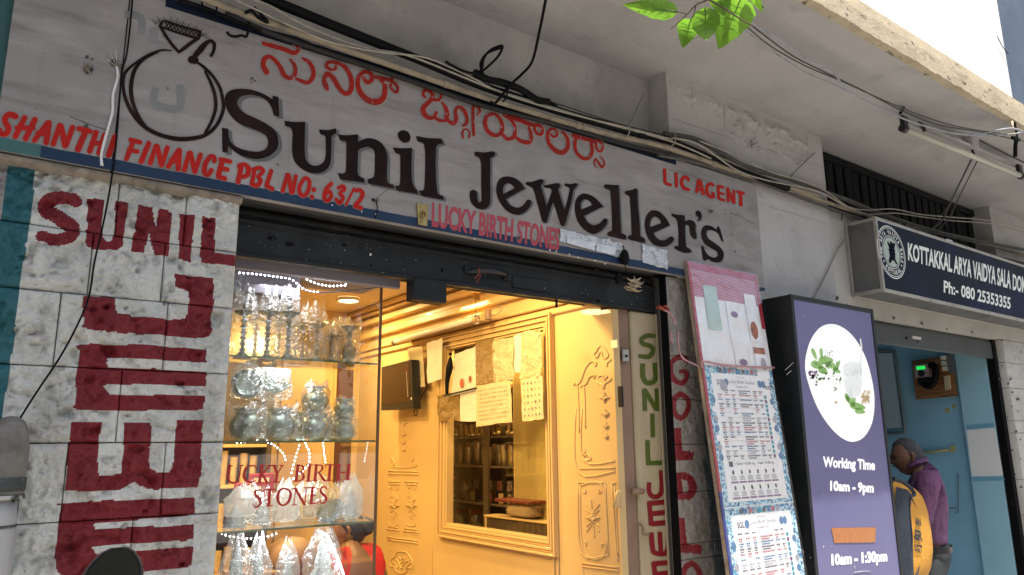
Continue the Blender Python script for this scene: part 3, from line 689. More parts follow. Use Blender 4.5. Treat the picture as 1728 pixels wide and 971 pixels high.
# Kannada lettering
Kk = ((430, 60), 6.646); Kl = ((700, 130), 8.094); Km = ((860, 180), 8.094)
KAN = [
 (Kk, "105,92,56 200,122,50 330,160,52 430,200,50 478,175,46 478,130,38 436,95,26"),
 (Kk, "130,415,62 92,340,58 108,265,56 165,243,46 225,285,46 285,365,52 325,445,54 385,482,50 440,450,50 452,375,46 425,305,38 395,275,26"),
 (Kk, "535,262,26 600,300,44 648,375,50 652,460,52 600,530,46 530,520,44 462,487,30"),
 (Kk, "845,388,36 803,352,42 812,312,42 870,303,38 960,325,44 1030,385,48 1076,480,52 1082,580,54 1062,635,58 1012,655,52 955,610,50 905,530,54 855,458,58 800,438,52 775,500,48 790,560,58 808,600,46"),
 (Kk, "850,392,26 900,380,32 905,345,24"),
 (Kk, "1215,478,40 1258,530,46 1308,500,48 1298,435,46 1235,412,44 1170,455,46 1150,550,52 1185,650,62 1268,730,68 1370,748,72 1440,700,62 1458,600,56 1448,540,44 1410,505,38"),
 (Kk, "1350,470,40 1440,490,44 1520,515,40 1568,545,40 1598,590,38 1590,640,30 1545,620,30 1520,570,34 1530,500,34 1552,462,36"),
 (Kl, "145,285,28 112,250,40 125,195,44 180,185,50 225,230,52 238,290,58 185,350,62 118,420,70 120,500,76 185,560,62 255,555,50 290,490,40"),
 (Kl, "245,315,40 320,318,42 355,270,36 345,210,28 305,188,16"),
 (Kl, "365,350,26 420,430,54 440,530,58 425,570,44"), (Kl, "270,560,44 340,600,48 425,600,36"),
 (Kl, "415,540,40 465,610,56 530,640,56 562,570,54 550,470,46 590,415,42 655,450,56 705,545,50 700,640,46 655,668,32"),
 (Kl, "655,835,26 645,770,34 670,722,22 715,725,24 745,775,26 738,830,28"),
 (Kl, "855,515,34 882,470,36 855,410,38 800,405,36 790,500,46 792,600,44 795,700,44 800,795,42"),
 (Kl, "1060,508,44 985,540,52 952,630,56 990,740,58 1085,802,56 1172,770,56 1192,670,56 1150,565,50 1085,508,40"),
 (Kl, "1195,790,40 1260,850,52 1340,830,52 1368,750,46 1355,660,44 1300,585,40 1230,535,52"),
 (Kl, "1225,520,56 1340,560,66 1410,590,70"),
 (Km, "80,425,34 160,480,54 250,490,66 290,440,58 285,360,50 258,290,36"),
 (Km, "150,195,56 240,235,60 330,260,48 400,262,50 445,320,44 430,380,46 375,375,42 338,320,40 340,265,40"),
 (Km, "560,385,30 600,418,34 642,395,34 635,335,36 580,308,34 528,345,44 512,430,50 555,535,58 640,615,66 730,625,70 788,565,56 790,460,48 752,385,44 718,355,36"),
 (Km, "868,400,56 960,428,52 1070,458,52 1160,485,48"), (Km, "905,440,44 885,530,46 915,640,46 1000,710,50 1085,700,48 1125,600,50 1110,510,46"),
 (Km, "1170,480,40 1180,560,36 1220,618,30 1262,590,32 1262,520,38 1210,465,42 1200,425,34"),
 (Km, "1180,835,10 1150,770,20 1170,722,28 1210,770,34 1250,828,34 1285,800,28 1280,740,20 1225,675,8")]
q = MB(); sh = MB()
for i, (K, s) in enumerate(KAN):
    paint_polys(q, stroke(s, *K), SP, .0024)
    paint_polys(sh, stroke(s, *K, grow=1.4), SP, .0012, shift=(.9, .9))
q.build('kannada_lettering', M['sign_red_old'], t); sh.build('painted_outline', M['sign_pink'], t)
# red brush lettering along the bottom
Kf = ((0, 180), 7.855); Kg = ((200, 220), 7.855); Kh = ((390, 260), 6.912); Ki = ((1100, 270), 9.6)
BR = [
 (Kf, ["205,135,75 130,110,72 70,150,72 75,220,72 112,285,72 90,355,72 20,370,60 0,315,55", "325,155,68 203,400,68", "462,180,70 338,430,70", "225,285,58 440,290,58", "630,220,62 455,452,62", "650,220,66 612,480,72", "500,355,56 640,375,56", "790,255,64 705,500,64", "808,262,66 862,520,72", "962,282,64 872,522,62", "1045,298,60 1195,335,60", "1130,340,72 1033,570,76", "1272,348,64 1188,595,64", "1388,378,66 1310,620,66", "1215,490,56 1370,490,58", "1522,405,66 1440,645,72"]),
 (Kg, ["158,130,52 285,165,55", "195,150,56 105,380,58", "140,265,52 245,285,52", "398,180,62 300,418,66", "492,210,50 420,435,60", "512,215,56 568,465,62", "645,235,58 572,465,54", "790,270,54 658,485,60", "808,270,56 788,515,66", "690,410,52 800,425,52", "932,305,50 872,530,60", "950,305,56 1010,550,62", "1085,330,56 1012,550,54", "1268,410,54 1262,360,52 1210,358,56 1145,455,62 1138,560,62 1185,592,58 1228,535,54", "1350,390,50 1475,418,52", "1375,400,60 1322,600,64", "1335,500,48 1440,525,50", "1322,620,54 1405,645,58", "1630,470,52 1585,690,54", "1600,465,44 1680,460,46 1712,510,44 1700,590,44 1650,625,40"]),
 (Kh, ["112,150,42 78,325,50", "90,150,40 150,125,42 203,170,44 190,248,44 130,268,38", "270,190,42 242,345,46", "255,185,40 330,165,42 370,205,42 318,258,40", "312,265,40 340,320,48 302,370,46 240,358,44", "465,200,42 412,365,46", "412,378,44 478,410,46", "652,245,38 600,435,44", "668,250,42 702,450,48", "752,262,40 715,450,42", "855,285,34 796,380,42 800,460,42 850,490,40 900,420,42 910,320,40 868,280,32", "962,418,46 962,424,46", "938,500,44 944,512,40", "1165,350,42 1105,420,44 1085,510,44 1118,550,40 1165,495,42 1142,440,36 1095,480,32", "1250,398,34 1300,380,40 1318,420,38 1265,460,34 1302,512,40 1262,575,42 1222,530,34", "1430,405,18 1335,600,20", "1448,430,36 1500,425,40 1532,470,42 1500,540,42 1448,595,44", "1446,612,42 1512,632,42"])]
BRW = [(0, 0, 99), (1, 0, 26), (1, 26, 99), (2, 8, 14), (2, 0, 8), (2, 14, 99)]
for (bi, a_, e_) in BRW:
    q = MB(); sh = MB(); K = BR[bi][0]
    for s in BR[bi][1][a_:e_]: paint_polys(q, stroke(s, *K, grow=.55), SP, .0024); paint_polys(sh, stroke(s, *K, grow=1.2), SP, .0013)
    q.build('painted_word', M['sign_red'], t); sh.build('painted_outline', M['sign_pink'], t)
q = MB()
for si, s in enumerate(["200,145,54 212,388,54", "205,382,48 318,415,48", "385,210,52 395,448,54", "600,348,40 560,288,56 500,295,58 475,380,56 512,455,58 575,480,54 615,488,30", "755,318,50 718,540,54", "775,325,52 832,570,58", "742,480,40 820,498,40", "1000,430,36 960,392,50 902,412,54 885,500,52 920,585,54 985,612,50", "1002,625,42 992,545,42", "955,535,34 1005,545,34", "1068,420,46 1080,635,48", "1062,425,46 1165,452,46", "1080,535,38 1172,560,38", "1082,632,44 1185,662,44", "1215,450,42 1235,690,44", "1215,455,50 1325,705,54", "1322,490,42 1332,715,44", "1365,515,46 1495,550,46", "1430,545,54 1440,755,58"]):
    if si == 5: q.build('painted_word', M['sign_red'], t); q = MB()
    paint_polys(q, stroke(s, *Ki, flat=True), SP, .0024)
q.build('painted_word', M['sign_red'], t)
q = MB(); text_px(q, "LUCKY BIRTH STONES", (729, 341), (945, 386), (943, 424), (728, 383), SP, .0016, bold=.035)
q.build('sticker_lettering', M['sticker_red'], t)
# ring emblem
Kr = ((200, 10), 4.046)
RING = ["365,310,6 300,305,14 250,318,16 190,345,18 120,390,16 70,430,18 45,460,24", "270,318,14 180,360,22 115,430,26 88,520,28 85,600,28 105,690,26 150,780,22 210,850,18 290,890,16",
 "38,470,22 30,540,22 45,630,24 85,720,26 150,805,26 230,860,28 320,895,28 420,912,30 520,905,28 600,880,26 670,815,26 712,720,24 712,650,22 690,560,22 640,480,20 580,420,20 530,385,16",
 "590,450,14 630,530,22 658,620,24 660,710,24 630,800,22 590,870,18",
 "498,370,52 520,375,52", "520,345,36 560,300,44 590,265,34 625,243,24 652,262,24 648,310,22 632,342,22",
 "282,140,22 330,220,20 375,280,20 412,320,18", "412,320,18 450,290,26 500,252,26 545,225,22",
 "315,105,14 420,140,14 555,178,16", "298,150,16 400,185,14 520,222,18", "300,108,14 285,140,22 300,152,14", "556,178,18 550,215,22 530,230,14"]
q = MB()
for s in RING: paint_polys(q, stroke(s, *Kr), SP, .0026)
for k in range(9):
    x0 = 318+k*26; y0 = 118+k*8.5
    for (ax_, ay_, bx_, by_) in ((0, 0, 22, 38), (22, 6, -4, 34)): paint_polys(q, stroke(f"{x0+ax_},{y0+ay_},7 {x0+bx_},{y0+by_},7", *Kr), SP, .0026)
for k in range(30):
    u = k/29; bx = 262+u*330; by = 128+u*95; a = math.radians(-130+u*118); L_ = (30+18*(k % 3 == 0)+10*math.sin(u*3.1))*1.1
    bx -= 6; by -= 22*math.sin(u*3.14)**.5
    paint_polys(q, stroke(f"{bx:.0f},{by:.0f},{7 if k%3==0 else 3} {bx+L_*math.cos(a):.0f},{by+L_*math.sin(a):.0f},2", *Kr), SP, .0026)
q.build('ring_emblem', M['sign_black'], t)
# faded ghosts of earlier lettering / stains
M['ghost'] = mat('ghost_paint', (.19, .197, .19), .5, layers=[((.24, .225, .22), 7, .42, .62, 1)])
for s in ["240,150,60 240,260,60", "300,130,46 420,140,46 420,200,46 300,195,46", "255,560,50 240,660,50 330,700,50 420,690,50 420,540,50", "40,60,50 150,80,50 160,200,50"]:
    q = MB(); paint_polys(q, stroke(s, *Kr, flat=True), SP, .0007); q.build('faded_paint', M['ghost'], t)
M['grime'] = mat('grime_mark', (.045, .04, .035), .8, layers=[((.15, .13, .11), 60, .45, .6, .9)])
q = MB()
def splat(cx, cy, r, n=9, lift=.003, mbx=None, pl=SP):
    pts = [(cx+r*random.uniform(.5, 1.25)*math.cos(2*math.pi*i/n), cy+r*random.uniform(.5, 1.1)*math.sin(2*math.pi*i/n)) for i in range(n)]
    (mbx or q).add([pl.at(x, y, lift) for x, y in pts]+[pl.at(cx, cy, lift)], [((i+1) % n, i, n) for i in range(n)])
for c in ((468, 278, 2.4), (425, 133, 3), (430, 137, 2), (424, 139, 1.5), (150, 120, 9), (147, 97, 4), (155, 100, 3), (192, 107, 8), (205, 112, 6), (1199, 357, 4.5), (1223, 362, 1.5), (1245, 361, 1.5), (1250, 363, 1), (635, 339, 4), (1240, 425, 2), (1235, 395, 1.3), (1215, 345, 1.2), (145, 213, 5), (875, 402, 3.5), (60, 185, 2), (1103, 300, 1.2), (283, 150, 2)): splat(*c)
for _ in range(90): splat(random.uniform(20, 1260), random.uniform(60, 420), random.uniform(.4, .95))
q.build('grime_speck', M['grime'], t, kind='stuff')
M['crack'] = M['grime']
q = MB()
for s in ("630,340,6 660,330,3 700,322,2 730,312,2", "640,345,5 640,372,4 642,395,3", "600,330,2 700,345,2 800,352,2"):
    pass
for pts in (((633, 338), (640, 331), (652, 322), (662, 313)), ((634, 340), (637, 350), (636, 368)), ((1232, 360), (1250, 366), (1272, 378)), ((118, 197), (150, 210), (185, 222))):
    q.tube([SP.at(x, y, .001) for x, y in pts], .0008, 4)
q.build('crack', M['crack'], t, kind='stuff')
# ================================================================ cables and pipes along the top of the sign
def px_tube(pts, r, seg=8, sub=4, ys=None, y=-.03):
    """pts (px,py) or (px,py,y)"""
    P = [onY(p[0], p[1], p[2] if len(p) > 2 else y) for p in pts]
    m = MB(); m.tube(P, r, seg, sub=sub); return m
def cable(pts, r, m, label, y=-.03, name='cable', cat='cable', seg=8, group=None, sub=4):
    return mesh_thing(px_tube(pts, r, seg, y=y, sub=sub), name, m, label, cat, group)
# cream conduit in lengths with couplers
t = thing('conduit_pipe', 'dusty cream conduit pipe running along the top edge of the jewellers sign', 'pipe', tuple(onY(780, 150, -.02)))
pts = [(300, -22), (380, 12), (500, 54), (640, 103), (780, 152), (900, 190), (1010, 222), (1128, 250), (1258, 295), (1380, 330)]
b = px_tube(pts, .0135, 10, y=-.030, sub=3); b.build('pipe', M['conduit'], t)
for px, py in ((975, 212), (986, 215), (752, 142), (1205, 277)):
    a = onY(px-4, py-1.3, -.030); c = onY(px+4, py+1.3, -.030); q = MB(); q.tube([a, c], .0165, 12); q.build('coupler', M['conduit'], t)
t = thing('cable', 'thick black power cable along the top of the jewellers sign, above the cream conduit', 'cable', tuple(onY(820, 150, -.03)))
b = px_tube([(330, -48), (448, -4), (560, 42), (700, 98), (820, 148), (950, 190), (1060, 222), (1135, 240), (1240, 285), (1330, 318)], .0185, 9, y=-.034, sub=3); b.build('sheath', M['black'], t)
for px, py in ((932, 182), (1080, 227)):
    q = MB(); q.tube([onY(px-5, py-2, -.034), onY(px+5, py+2, -.034)], .0215, 9); q.build('tape_wrap', M['black'], t)
cable([(300, -60), (430, -6), (600, 62), (760, 124), (880, 165), (1000, 202), (1130, 236), (1250, 280)], .012, M['black'], 'second black cable just above the thick one on the jewellers sign', y=-.012)
cable([(380, 22), (450, 54), (560, 92), (700, 139), (820, 180), (930, 208), (1040, 240), (1128, 262)], .011, M['dark_slat'], 'dark sagging cable below the cream conduit on the jewellers sign', y=-.018)
cable([(400, -10), (455, 10), (516, 44), (611, 80), (686, 93), (771, 126), (830, 150), (900, 172), (1010, 205), (1130, 238), (1200, 268)], .0045, M['wire_cream'], 'thin cream wire looping down over the black cable above the Kannada lettering', y=-.052, name='wire', cat='wire')
cable([(385, -6), (440, 20), (500, 48), (560, 72), (640, 88), (720, 98), (790, 128), (850, 158), (960, 192), (1060, 216), (1135, 236)], .004, M['wire_cream'], 'thin cream wire, the lower of the pair crossing the black cable', y=-.056, name='wire', cat='wire')
cable([(560, 46), (660, 84), (760, 118), (830, 140), (930, 172), (1040, 208), (1120, 228)], .0035, M['cord'], 'thin grey wire resting on top of the cable bundle', y=-.03, name='wire', cat='wire')
# right-hand continuation across the pier and over the box sign
cable([(1120, 232), (1200, 262), (1290, 300), (1380, 336), (1477, 368), (1575, 392), (1663, 412), (1740, 436)], .013, M['conduit'], 'upper dusty pipe crossing the pier towards the blue box sign', y=-.02, name='pipe', cat='pipe')
cable([(1110, 262), (1180, 276), (1258, 300), (1340, 330), (1430, 362), (1500, 385), (1600, 412), (1740, 448)], .010, M['cord'], 'lower grey pipe crossing the pier towards the blue box sign', y=-.012, name='pipe', cat='pipe')
cable([(1120, 226), (1170, 234), (1210, 254), (1260, 282), (1330, 302), (1380, 320), (1430, 338), (1500, 366), (1600, 396), (1740, 424)], .014, M['cord'], 'thick dusty grey cable between the two pipes on the pier', y=-.03)
cable([(1135, 233), (1170, 240), (1206, 262), (1248, 290), (1300, 306), (1380, 323), (1425, 347), (1459, 355), (1507, 353), (1552, 362), (1607, 367), (1672, 373), (1745, 390)], .0045, M['wire_cream'], 'cream wire drooping over the pier then passing in front of the black ventilator', y=-.06, name='wire', cat='wire')
cable([(1180, 238), (1240, 262), (1300, 290), (1350, 305), (1392, 322), (1430, 349), (1465, 362), (1510, 360), (1560, 367), (1610, 373), (1680, 379), (1745, 398)], .004, M['wire_cream'], 'second cream wire in front of the ventilator, just under the first', y=-.064, name='wire', cat='wire')
cable([(1128, 224), (1200, 245), (1290, 285), (1380, 318), (1440, 345), (1520, 378), (1610, 402), (1740, 432)], .004, M['cord'], 'thin grey wire along the upper edge of the pipes on the pier', y=-.045, name='wire', cat='wire')
# binding straps
for i, (px, py, lb) in enumerate(((1052, 222, 'string tying the cable bundle left of the pier'), (1130, 236, 'cream strap holding the cables at the pier corner'), (845, 160, 'black tape band around the cables by the twisted wire'), (1520, 385, 'black tie around the pipes above the blue box sign'))):
    q = MB(); c0 = onY(px, py, -.034); q.tube([c0+[.004*k, -.022*math.cos(a)*1.3, .038*math.sin(a)] for k, a in enumerate(np.linspace(-1.9, 1.9, 9))], .0035, 5, sub=2)
    mesh_thing(q, 'cable_tie', M['wire_cream'] if i in (0, 1) else M['black'], lb, 'cable tie')
# short thick black offcut with twisted loops
t = thing('cable_offcut', 'short black cable end with twisted loops sticking up above the bundle', 'cable', tuple(onY(850, 145, -.06)))
px_tube([(800, 122), (822, 134), (850, 140), (880, 152), (905, 168), (926, 172)], .016, 8, y=-.06).build('sheath', M['black'], t)
px_tube([(752, 104), (765, 112), (782, 120), (800, 124), (812, 118), (816, 100), (826, 86), (843, 78), (848, 80), (840, 96), (824, 112), (812, 122)], .0058, 6, y=-.07, sub=6).build('twisted_wire', M['black'], t)
px_tube([(815, 124), (811, 108), (820, 92), (836, 84), (847, 81)], .0058, 6, y=-.075, sub=6).build('twisted_wire', M['black'], t)
cable([(922, -6, -.55), (910, 55, -.42), (898, 104, -.25), (880, 126, -.14), (866, 139, -.08), (848, 160, -.06), (836, 174, -.06), (828, 172, -.06)], .006, M['black'], 'twisted black wire hanging from the soffit down to the cable bundle', name='wire', cat='wire', sub=6)
cable([(1087, 158, .13), (1076, 180, .05), (1066, 202, -.02), (1056, 216, -.05)], .0015, M['cord'], 'thin thread from the wall down to the cable tie', name='thread', cat='thread')
cable([(1375, 258, .02), (1350, 282, -.01), (1336, 296, -.03), (1332, 305, -.03)], .003, M['cord'], 'stiff wire stub poking up from the pipes on the pier', name='wire', cat='wire')
q = MB()
for pts in (((1266, 237), (1267, 244), (1274, 243), (1278, 239)), ((1268, 250), (1269, 240), (1266, 236))): q.tube([onY(x, y, .005) for x, y in pts], .0022, 5, sub=4)
mesh_thing(q, 'wire_hook', M['cord'], 'small bent wire hook on the pier plaster', 'hook')
# black tape rags at the upper-left end of the bundle
t = thing('bracket', 'black bent bracket with rags hanging under the cables, upper left of the sign', 'bracket', tuple(onY(415, 50, -.02)))
px_tube([(383, 54), (388, 60), (398, 62), (408, 60), (416, 62), (419, 48), (420, 38)], .005, 6, sub=3).build('hook', M['black'], t)
px_tube([(300, 0), (340, 12), (380, 28), (430, 48), (500, 66), (540, 84)], .008, 7, y=-.02, sub=3).build('rag_strip', M['black'], t)
px_tube([(414, 22), (425, 18), (436, 30), (452, 38), (440, 24), (428, 12)], .006, 6, y=-.05, sub=3).build('rag', M['black'], t)
px_tube([(340, 4), (350, 26), (362, 30), (366, 10)], .0035, 5, y=-.03, sub=3).build('rag', M['black'], t)

# long black wire down the sign joint and across the pillar
cable([(224, -8, -.01), (219, 50, -.012), (213, 96, -.014), (206, 116, -.02), (203, 150, -.012), (197, 230, -.012), (190, 290, -.012), (178, 360, .0), (160, 440, -.0), (150, 500, -.005), (130, 550, -.01), (100, 605, -.012), (60, 665, -.015), (24, 722, -.02), (0, 762, -.03), (-30, 800, -.04)], .0028, M['black'], 'thin black wire running down the sign joint and slanting across the lettered pillar', name='wire', cat='wire', sub=5)
q = MB(); q.tube([onY(*p, -.004) for p in ((197, 112), (199, 130), (191, 160), (190, 188), (183, 215), (176, 240), (171, 262), (172, 280))], [.004, .005, .0042, .0045, .004, .0045, .0038, .005], 7, sub=4)
for a in ((186, 90), (194, 68), (196, 85), (176, 98)): q.tube([onY(197, 112, -.004), onY(*a, -.002)], .0008, 4)
mesh_thing(q, 'paint_drip', M['white_paint'], 'white paint drip hanging down the sign beside the wire', 'paint drip')
for (x, y, r) in ((148, 118, 1), (201, 112, 1)):
    c0 = onY(x, y, -.001); q = MB()
    for k in range(7): q.tube([c0+[random.uniform(-.014, .014), 0, random.uniform(-.014, .014)], c0+[random.uniform(-.012, .012), -.01, random.uniform(-.014, .014)]], .003, 5)
    mesh_thing(q, 'rusty_nail', M['ledge'], 'rusty nail and broken plug in the left panel of the sign' if x < 180 else 'rusty nail stub where the white paint drip starts', 'nail')

# ================================================================ small things on the sign's lower edge
M['brass_plate'] = mat('embossed_brass', (.42, .31, .12), .4, metal=.6, layers=[((.2, .14, .05), 25, .45, .65, .8)], bump=[(70, .6, .004)])
t = thing('talisman_plate', 'small embossed brass talisman plate left of the LUCKY BIRTH STONES sticker', 'plaque', tuple(onY(714, 362, -.004)))
c = [onY(*p, -.008) for p in ((704, 343), (722, 346), (721, 382), (706, 379))]
q = MB(); q.quad(*c); bk = [p+[0, .006, 0] for p in c]; q.quad(*bk[::-1])
for i in range(4): q.quad(c[i], c[(i+1) % 4], bk[(i+1) % 4], bk[i])
q.build('plate', M['brass_plate'], t)
q = MB(); cc = onY(713.5, 362, -.009)
q.tube([cc+[.010*math.cos(a)*(1+.2*math.sin(3*a)), -.002, .014*math.sin(a)] for a in np.linspace(0, 6.28, 16)], .0028, 6); q.tube([cc+[0, -.002, -.010], cc+[0, -.004, .010]], .004, 6); q.build('relief', M['brass_plate'], t)
M['foil'] = mat('crinkled_foil_tape', (.62, .63, .64), .28, metal=.75, bump=[(40, 1.0, .01), (120, .6, .004)], layers=[((.35, .36, .37), 18, .5, .65, .8)])
M['foil_patch'] = mat('white_sticker', (.66, .69, .72), .3, layers=[((.5, .55, .6), 20, .45, .6, .8)], bump=[(50, .6, .004)])
def crumple(corners, nu, nv, amp, pl=SP, lift=.003, seed=0):
    c = [pl.at(*q_, lift) for q_ in corners]; V = []
    for j in range(nv+1):
        for i in range(nu+1):
            u = i/nu; v = j/nv; p = (c[3]*(1-u)+c[2]*u)*(1-v)+(c[0]*(1-u)+c[1]*u)*v
            e = rng.uniform(0, amp); jit = rng.uniform(-1, 1, 3)*amp*.7
            V.append(p+pl.n*e+(jit-pl.n*jit.dot(pl.n)))
    F = [(j*(nu+1)+i, j*(nu+1)+i+1, (j+1)*(nu+1)+i+1, (j+1)*(nu+1)+i) for j in range(nv) for i in range(nu)]
    m = MB(); m.add(V, F); return m
mesh_thing(crumple(((944, 386), (1049, 412), (1046, 436), (944, 408)), 26, 7, .004), 'foil_tape', M['foil'], 'long crinkled silver foil tape right of the LUCKY BIRTH STONES sticker', 'tape')
q = crumple(((955, 400), (1002, 411), (1001, 424), (954, 411)), 8, 3, .001, lift=.009); mesh_thing(q, 'sticker', M['foil_patch'], 'small pale sticker, left of the two on the long foil tape', 'sticker')
q = crumple(((1005, 412), (1037, 418), (1036, 432), (1004, 425)), 8, 3, .001, lift=.009); mesh_thing(q, 'sticker', M['foil_patch'], 'small pale sticker, right of the two on the long foil tape', 'sticker')
mesh_thing(crumple(((1082, 412), (1125, 424), (1126, 456), (1083, 443)), 14, 10, .005), 'foil_tape', M['foil'], 'square crinkled foil patch below the letter e near the sign end', 'tape')
mesh_thing(crumple(((1020, 404), (1028, 402), (1030, 412), (1021, 413)), 4, 4, .005), 'foil_tape', M['foil'], 'tiny loose foil scrap above the long tape', 'tape')
q = MB()
for (x, y) in ((560, 347), (470, 322), (633, 362), (927, 423), (938, 425), (960, 430), (975, 435), (1003, 440), (1020, 446), (1124, 448), (610, 358), (800, 404)):
    splat(x, y, 1.5, lift=.004, mbx=q)
tag(q.build('paint_fleck', M['white_paint'], kind='stuff'), 'white paint flecks along the blue border of the sign', 'paint flecks')
# hook and thread under 63/2
q = MB(); q.tube([onY(635, 340, -.004), onY(637, 352, -.01), onY(634, 368, -.004)], .002, 5, sub=3); q.lathe([(0, -.006), (.007, 0), (.003, .006)], onY(630, 338, -.006), 8)
mesh_thing(q, 'nail_hook', M['black'], 'black nail with a dangling thread right of the painted 63/2', 'nail')
# black charred lemon charm and chilli bundle
t = thing('lemon_chilli_charm', 'dried chilli bundle hanging with a blackened lemon from a string at the sign edge', 'charm', tuple(onY(1062, 440, -.02)))
m_ = MB(); m_.lathe([(0, -.045), (.016, -.036), (.023, -.015), (.022, .008), (.014, .026), (.006, .034), (0, .036)], onY(1054, 433, -.025), 14, jit=.06); m_.build('black_lemon', M['black'], t)
px_tube([(1052, 415, -.01), (1054, 432, -.03), (1056, 455, -.03), (1064, 476, -.04)], .0025, 5).build('string', M['black'], t)
m_ = MB(); m_.lathe([(0, -.03), (.018, -.02), (.022, 0), (.015, .02), (0, .03)], onY(1044, 470, -.02), 12, jit=.08); m_.build('black_lemon', M['black'], t)
M['chilli'] = mat('dried_chilli', (.30, .23, .15), .55, layers=[((.42, .34, .22), 30, .45, .65, .8)])
cpt = onY(1068, 481, -.045)
for k in range(15):
    a = random.uniform(-.5, .5)+(math.pi if k % 2 else 0); L_ = random.uniform(.035, .075); off = np.array([random.uniform(-.01, .02), random.uniform(-.012, .008), random.uniform(-.026, .022)])
    dz = random.uniform(-.02, .03); p0 = cpt+off; d = np.array([math.cos(a)*L_, random.uniform(-.015, .015), math.sin(a)*L_*.5+dz])
    m_ = MB(); m_.tube([p0-d*.35, p0+[0, 0, .003], p0+d*.4+[0, 0, -.004], p0+d*.8+[0, 0, .004]], [.002, .0055, .0045, .0008], 6, sub=3); m_.build('chilli', M['chilli'], t)
m_ = MB(); m_.tube([cpt+[.015, 0, -.005], cpt+[.012, -.004, .022], cpt+[.006, -.004, .045]], [.005, .0045, .001], 6, sub=3); m_.build('chilli', M['chilli'], t)
m_ = MB(); m_.tube([cpt+[0, 0, .01], cpt+[.03, -.005, .028], cpt+[.055, -.005, .042]], [.003, .006, .001], 6, sub=3); m_.build('chilli', M['chilli'], t)

# ================================================================ rolled-up shutter of the jewellers
SHY = .115
t = thing('rolling_shutter', 'charcoal rolling shutter rolled up under the jewellers sign, bottom rail showing', 'shutter', (1.8, .15, 2.25))
zb, zt2 = 2.262, 2.415
b = MB(); n = 90; xs = np.linspace(.68, 2.85, n)
prof = [(.02, zb), (-.012, zb), (-.014, zb+.012), (0, zb+.016), (0, zb+.118), (-.010, zb+.124), (-.010, zb+.138), (.01, zb+.146), (.012, zb+.16)]
V = []
for xx in xs:
    w = (fbm(np.array([xx*3.]), np.array([1.]), 41, 3)[0]-.5)*.008
    for (yy, z) in prof: V.append((xx, SHY+yy+w, z+(w*.4)))
F = [(i*9+k, (i+1)*9+k, (i+1)*9+k+1, i*9+k+1) for i in range(n-1) for k in range(8)]
b.add(V, F); b.build('bottom_rail', M['charcoal'], t)
for k in range(5):
    b = MB(); z0 = zb+.150+k*.045
    b.tube([(.68, SHY+.035+k*.012, z0+.02), (2.86, SHY+.035+k*.012, z0+.02)], .022, 10, cap=False); b.build('slat', M['dark_slat'], t)
b = MB(); b.box(.66, 2.9, .30, .32, 2.30, 2.8); b.box(.66, 2.9, .17, .30, 2.452, 2.46); b.build('shutter_hood', M['dark_slat'], t)
# handle, plates, holes, bolts
h = MB(); a = onY(790, 459, SHY-.004); c = onY(855, 466, SHY-.004)
h.tube([a, a+[.02, -.022, .002], a*.6+c*.4+[0, -.042, .004], a*.35+c*.65+[0, -.042, .002], c+[-.03, -.03, -.002], c], .011, 10, sub=4, cap=True)
h.build('handle', M['black_gloss'], t)
for (x0, y0, x1, y1) in ((783, 449, 793, 463), (849, 461, 862, 475)):
    h = MB(); p = onY(x0, y0, SHY-.004); q_ = onY(x1, y1, SHY-.004); h.bbox(p[0], q_[0], SHY-.012, SHY+.004, q_[2], p[2], .002); h.build('handle_plate', M['charcoal'], t)
def disc(px, py, r, m, name, y=SHY-.003, rz=1.0, par=None):
    h = MB(); c0 = onY(px, py, y); V = [c0+[r*math.cos(a), -.0035, r*rz*math.sin(a)] for a in np.linspace(0, 2*math.pi, 11)[:-1]]; V2 = [v+[0, .008, 0] for v in V]
    h.add(V+V2, [tuple(range(10))[::-1], tuple(range(10, 20))]+[(i, (i+1) % 10, 10+(i+1) % 10, 10+i) for i in range(10)]); return h.build(name, m, par or t)
for (x, y, r, rz, m) in ((746, 456, .005, 1.9, 'black'), (581, 414, .009, .45, 'black'), (628, 447, .006, 1, 'charcoal'), (625, 430, .004, 1.3, 'white_paint'), (883, 469, .005, 1, 'charcoal'), (884, 486, .005, 1, 'charcoal'), (1010, 508, .009, .5, 'black'), (1032, 518, .007, 1, 'charcoal'), (556, 436, .005, 1, 'charcoal'), (459, 402, .016, .4, 'black'), (489, 412, .016, .5, 'black')):
    disc(x, y, r, M[m], 'bolt' if m != 'black' else 'slot_hole', rz=rz)
h = MB(); p = onY(864, 465, SHY-.002); q_ = onY(925, 495, SHY-.002); h.bbox(p[0], q_[0], SHY-.006, SHY+.003, q_[2]+.004, p[2], .002); h.build('patch_plate', M['charcoal'], t)
p = onY(697, 474, SHY-.01); q_ = onY(752, 512, SHY-.01)
h = MB(); h.bbox(p[0], q_[0], SHY-.022, SHY+.05, q_[2]-.002, zb+.012, .005); h.build('lock_case', M['charcoal'], t)
h = MB(); pp = onY(938, 512, SHY); h.box(pp[0]-.004, pp[0]+.004, SHY-.008, SHY, pp[2]-.022, zb+.002); h.build('stop_pin', M['black'], t)
h = MB(); h.tube([onY(806, 458, SHY-.05), onY(810, 452, SHY-.055), onY(806, 466, SHY-.052), onY(800, 470, SHY-.05), onY(812, 462, SHY-.05), onY(804, 478, SHY-.05)], .0012, 4, sub=3)
M['red_thread'] = mat('red_thread', (.35, .06, .03), .7)
mesh_thing(h, 'thread', M['red_thread'], 'orange red thread knotted around the shutter handle', 'thread')
h = MB()
for _ in range(60):
    x = random.uniform(420, 1100); y = 330+.135*(x-407)+random.uniform(40, 100); r_ = random.uniform(.3, .7)
    splat(x, y, r_, mbx=h, pl=PY(SHY-.012), lift=.004, n=6)
tag(h.build('paint_fleck', M['white_paint'], kind='stuff'), 'pale specks of paint over the charcoal shutter rail', 'paint flecks')
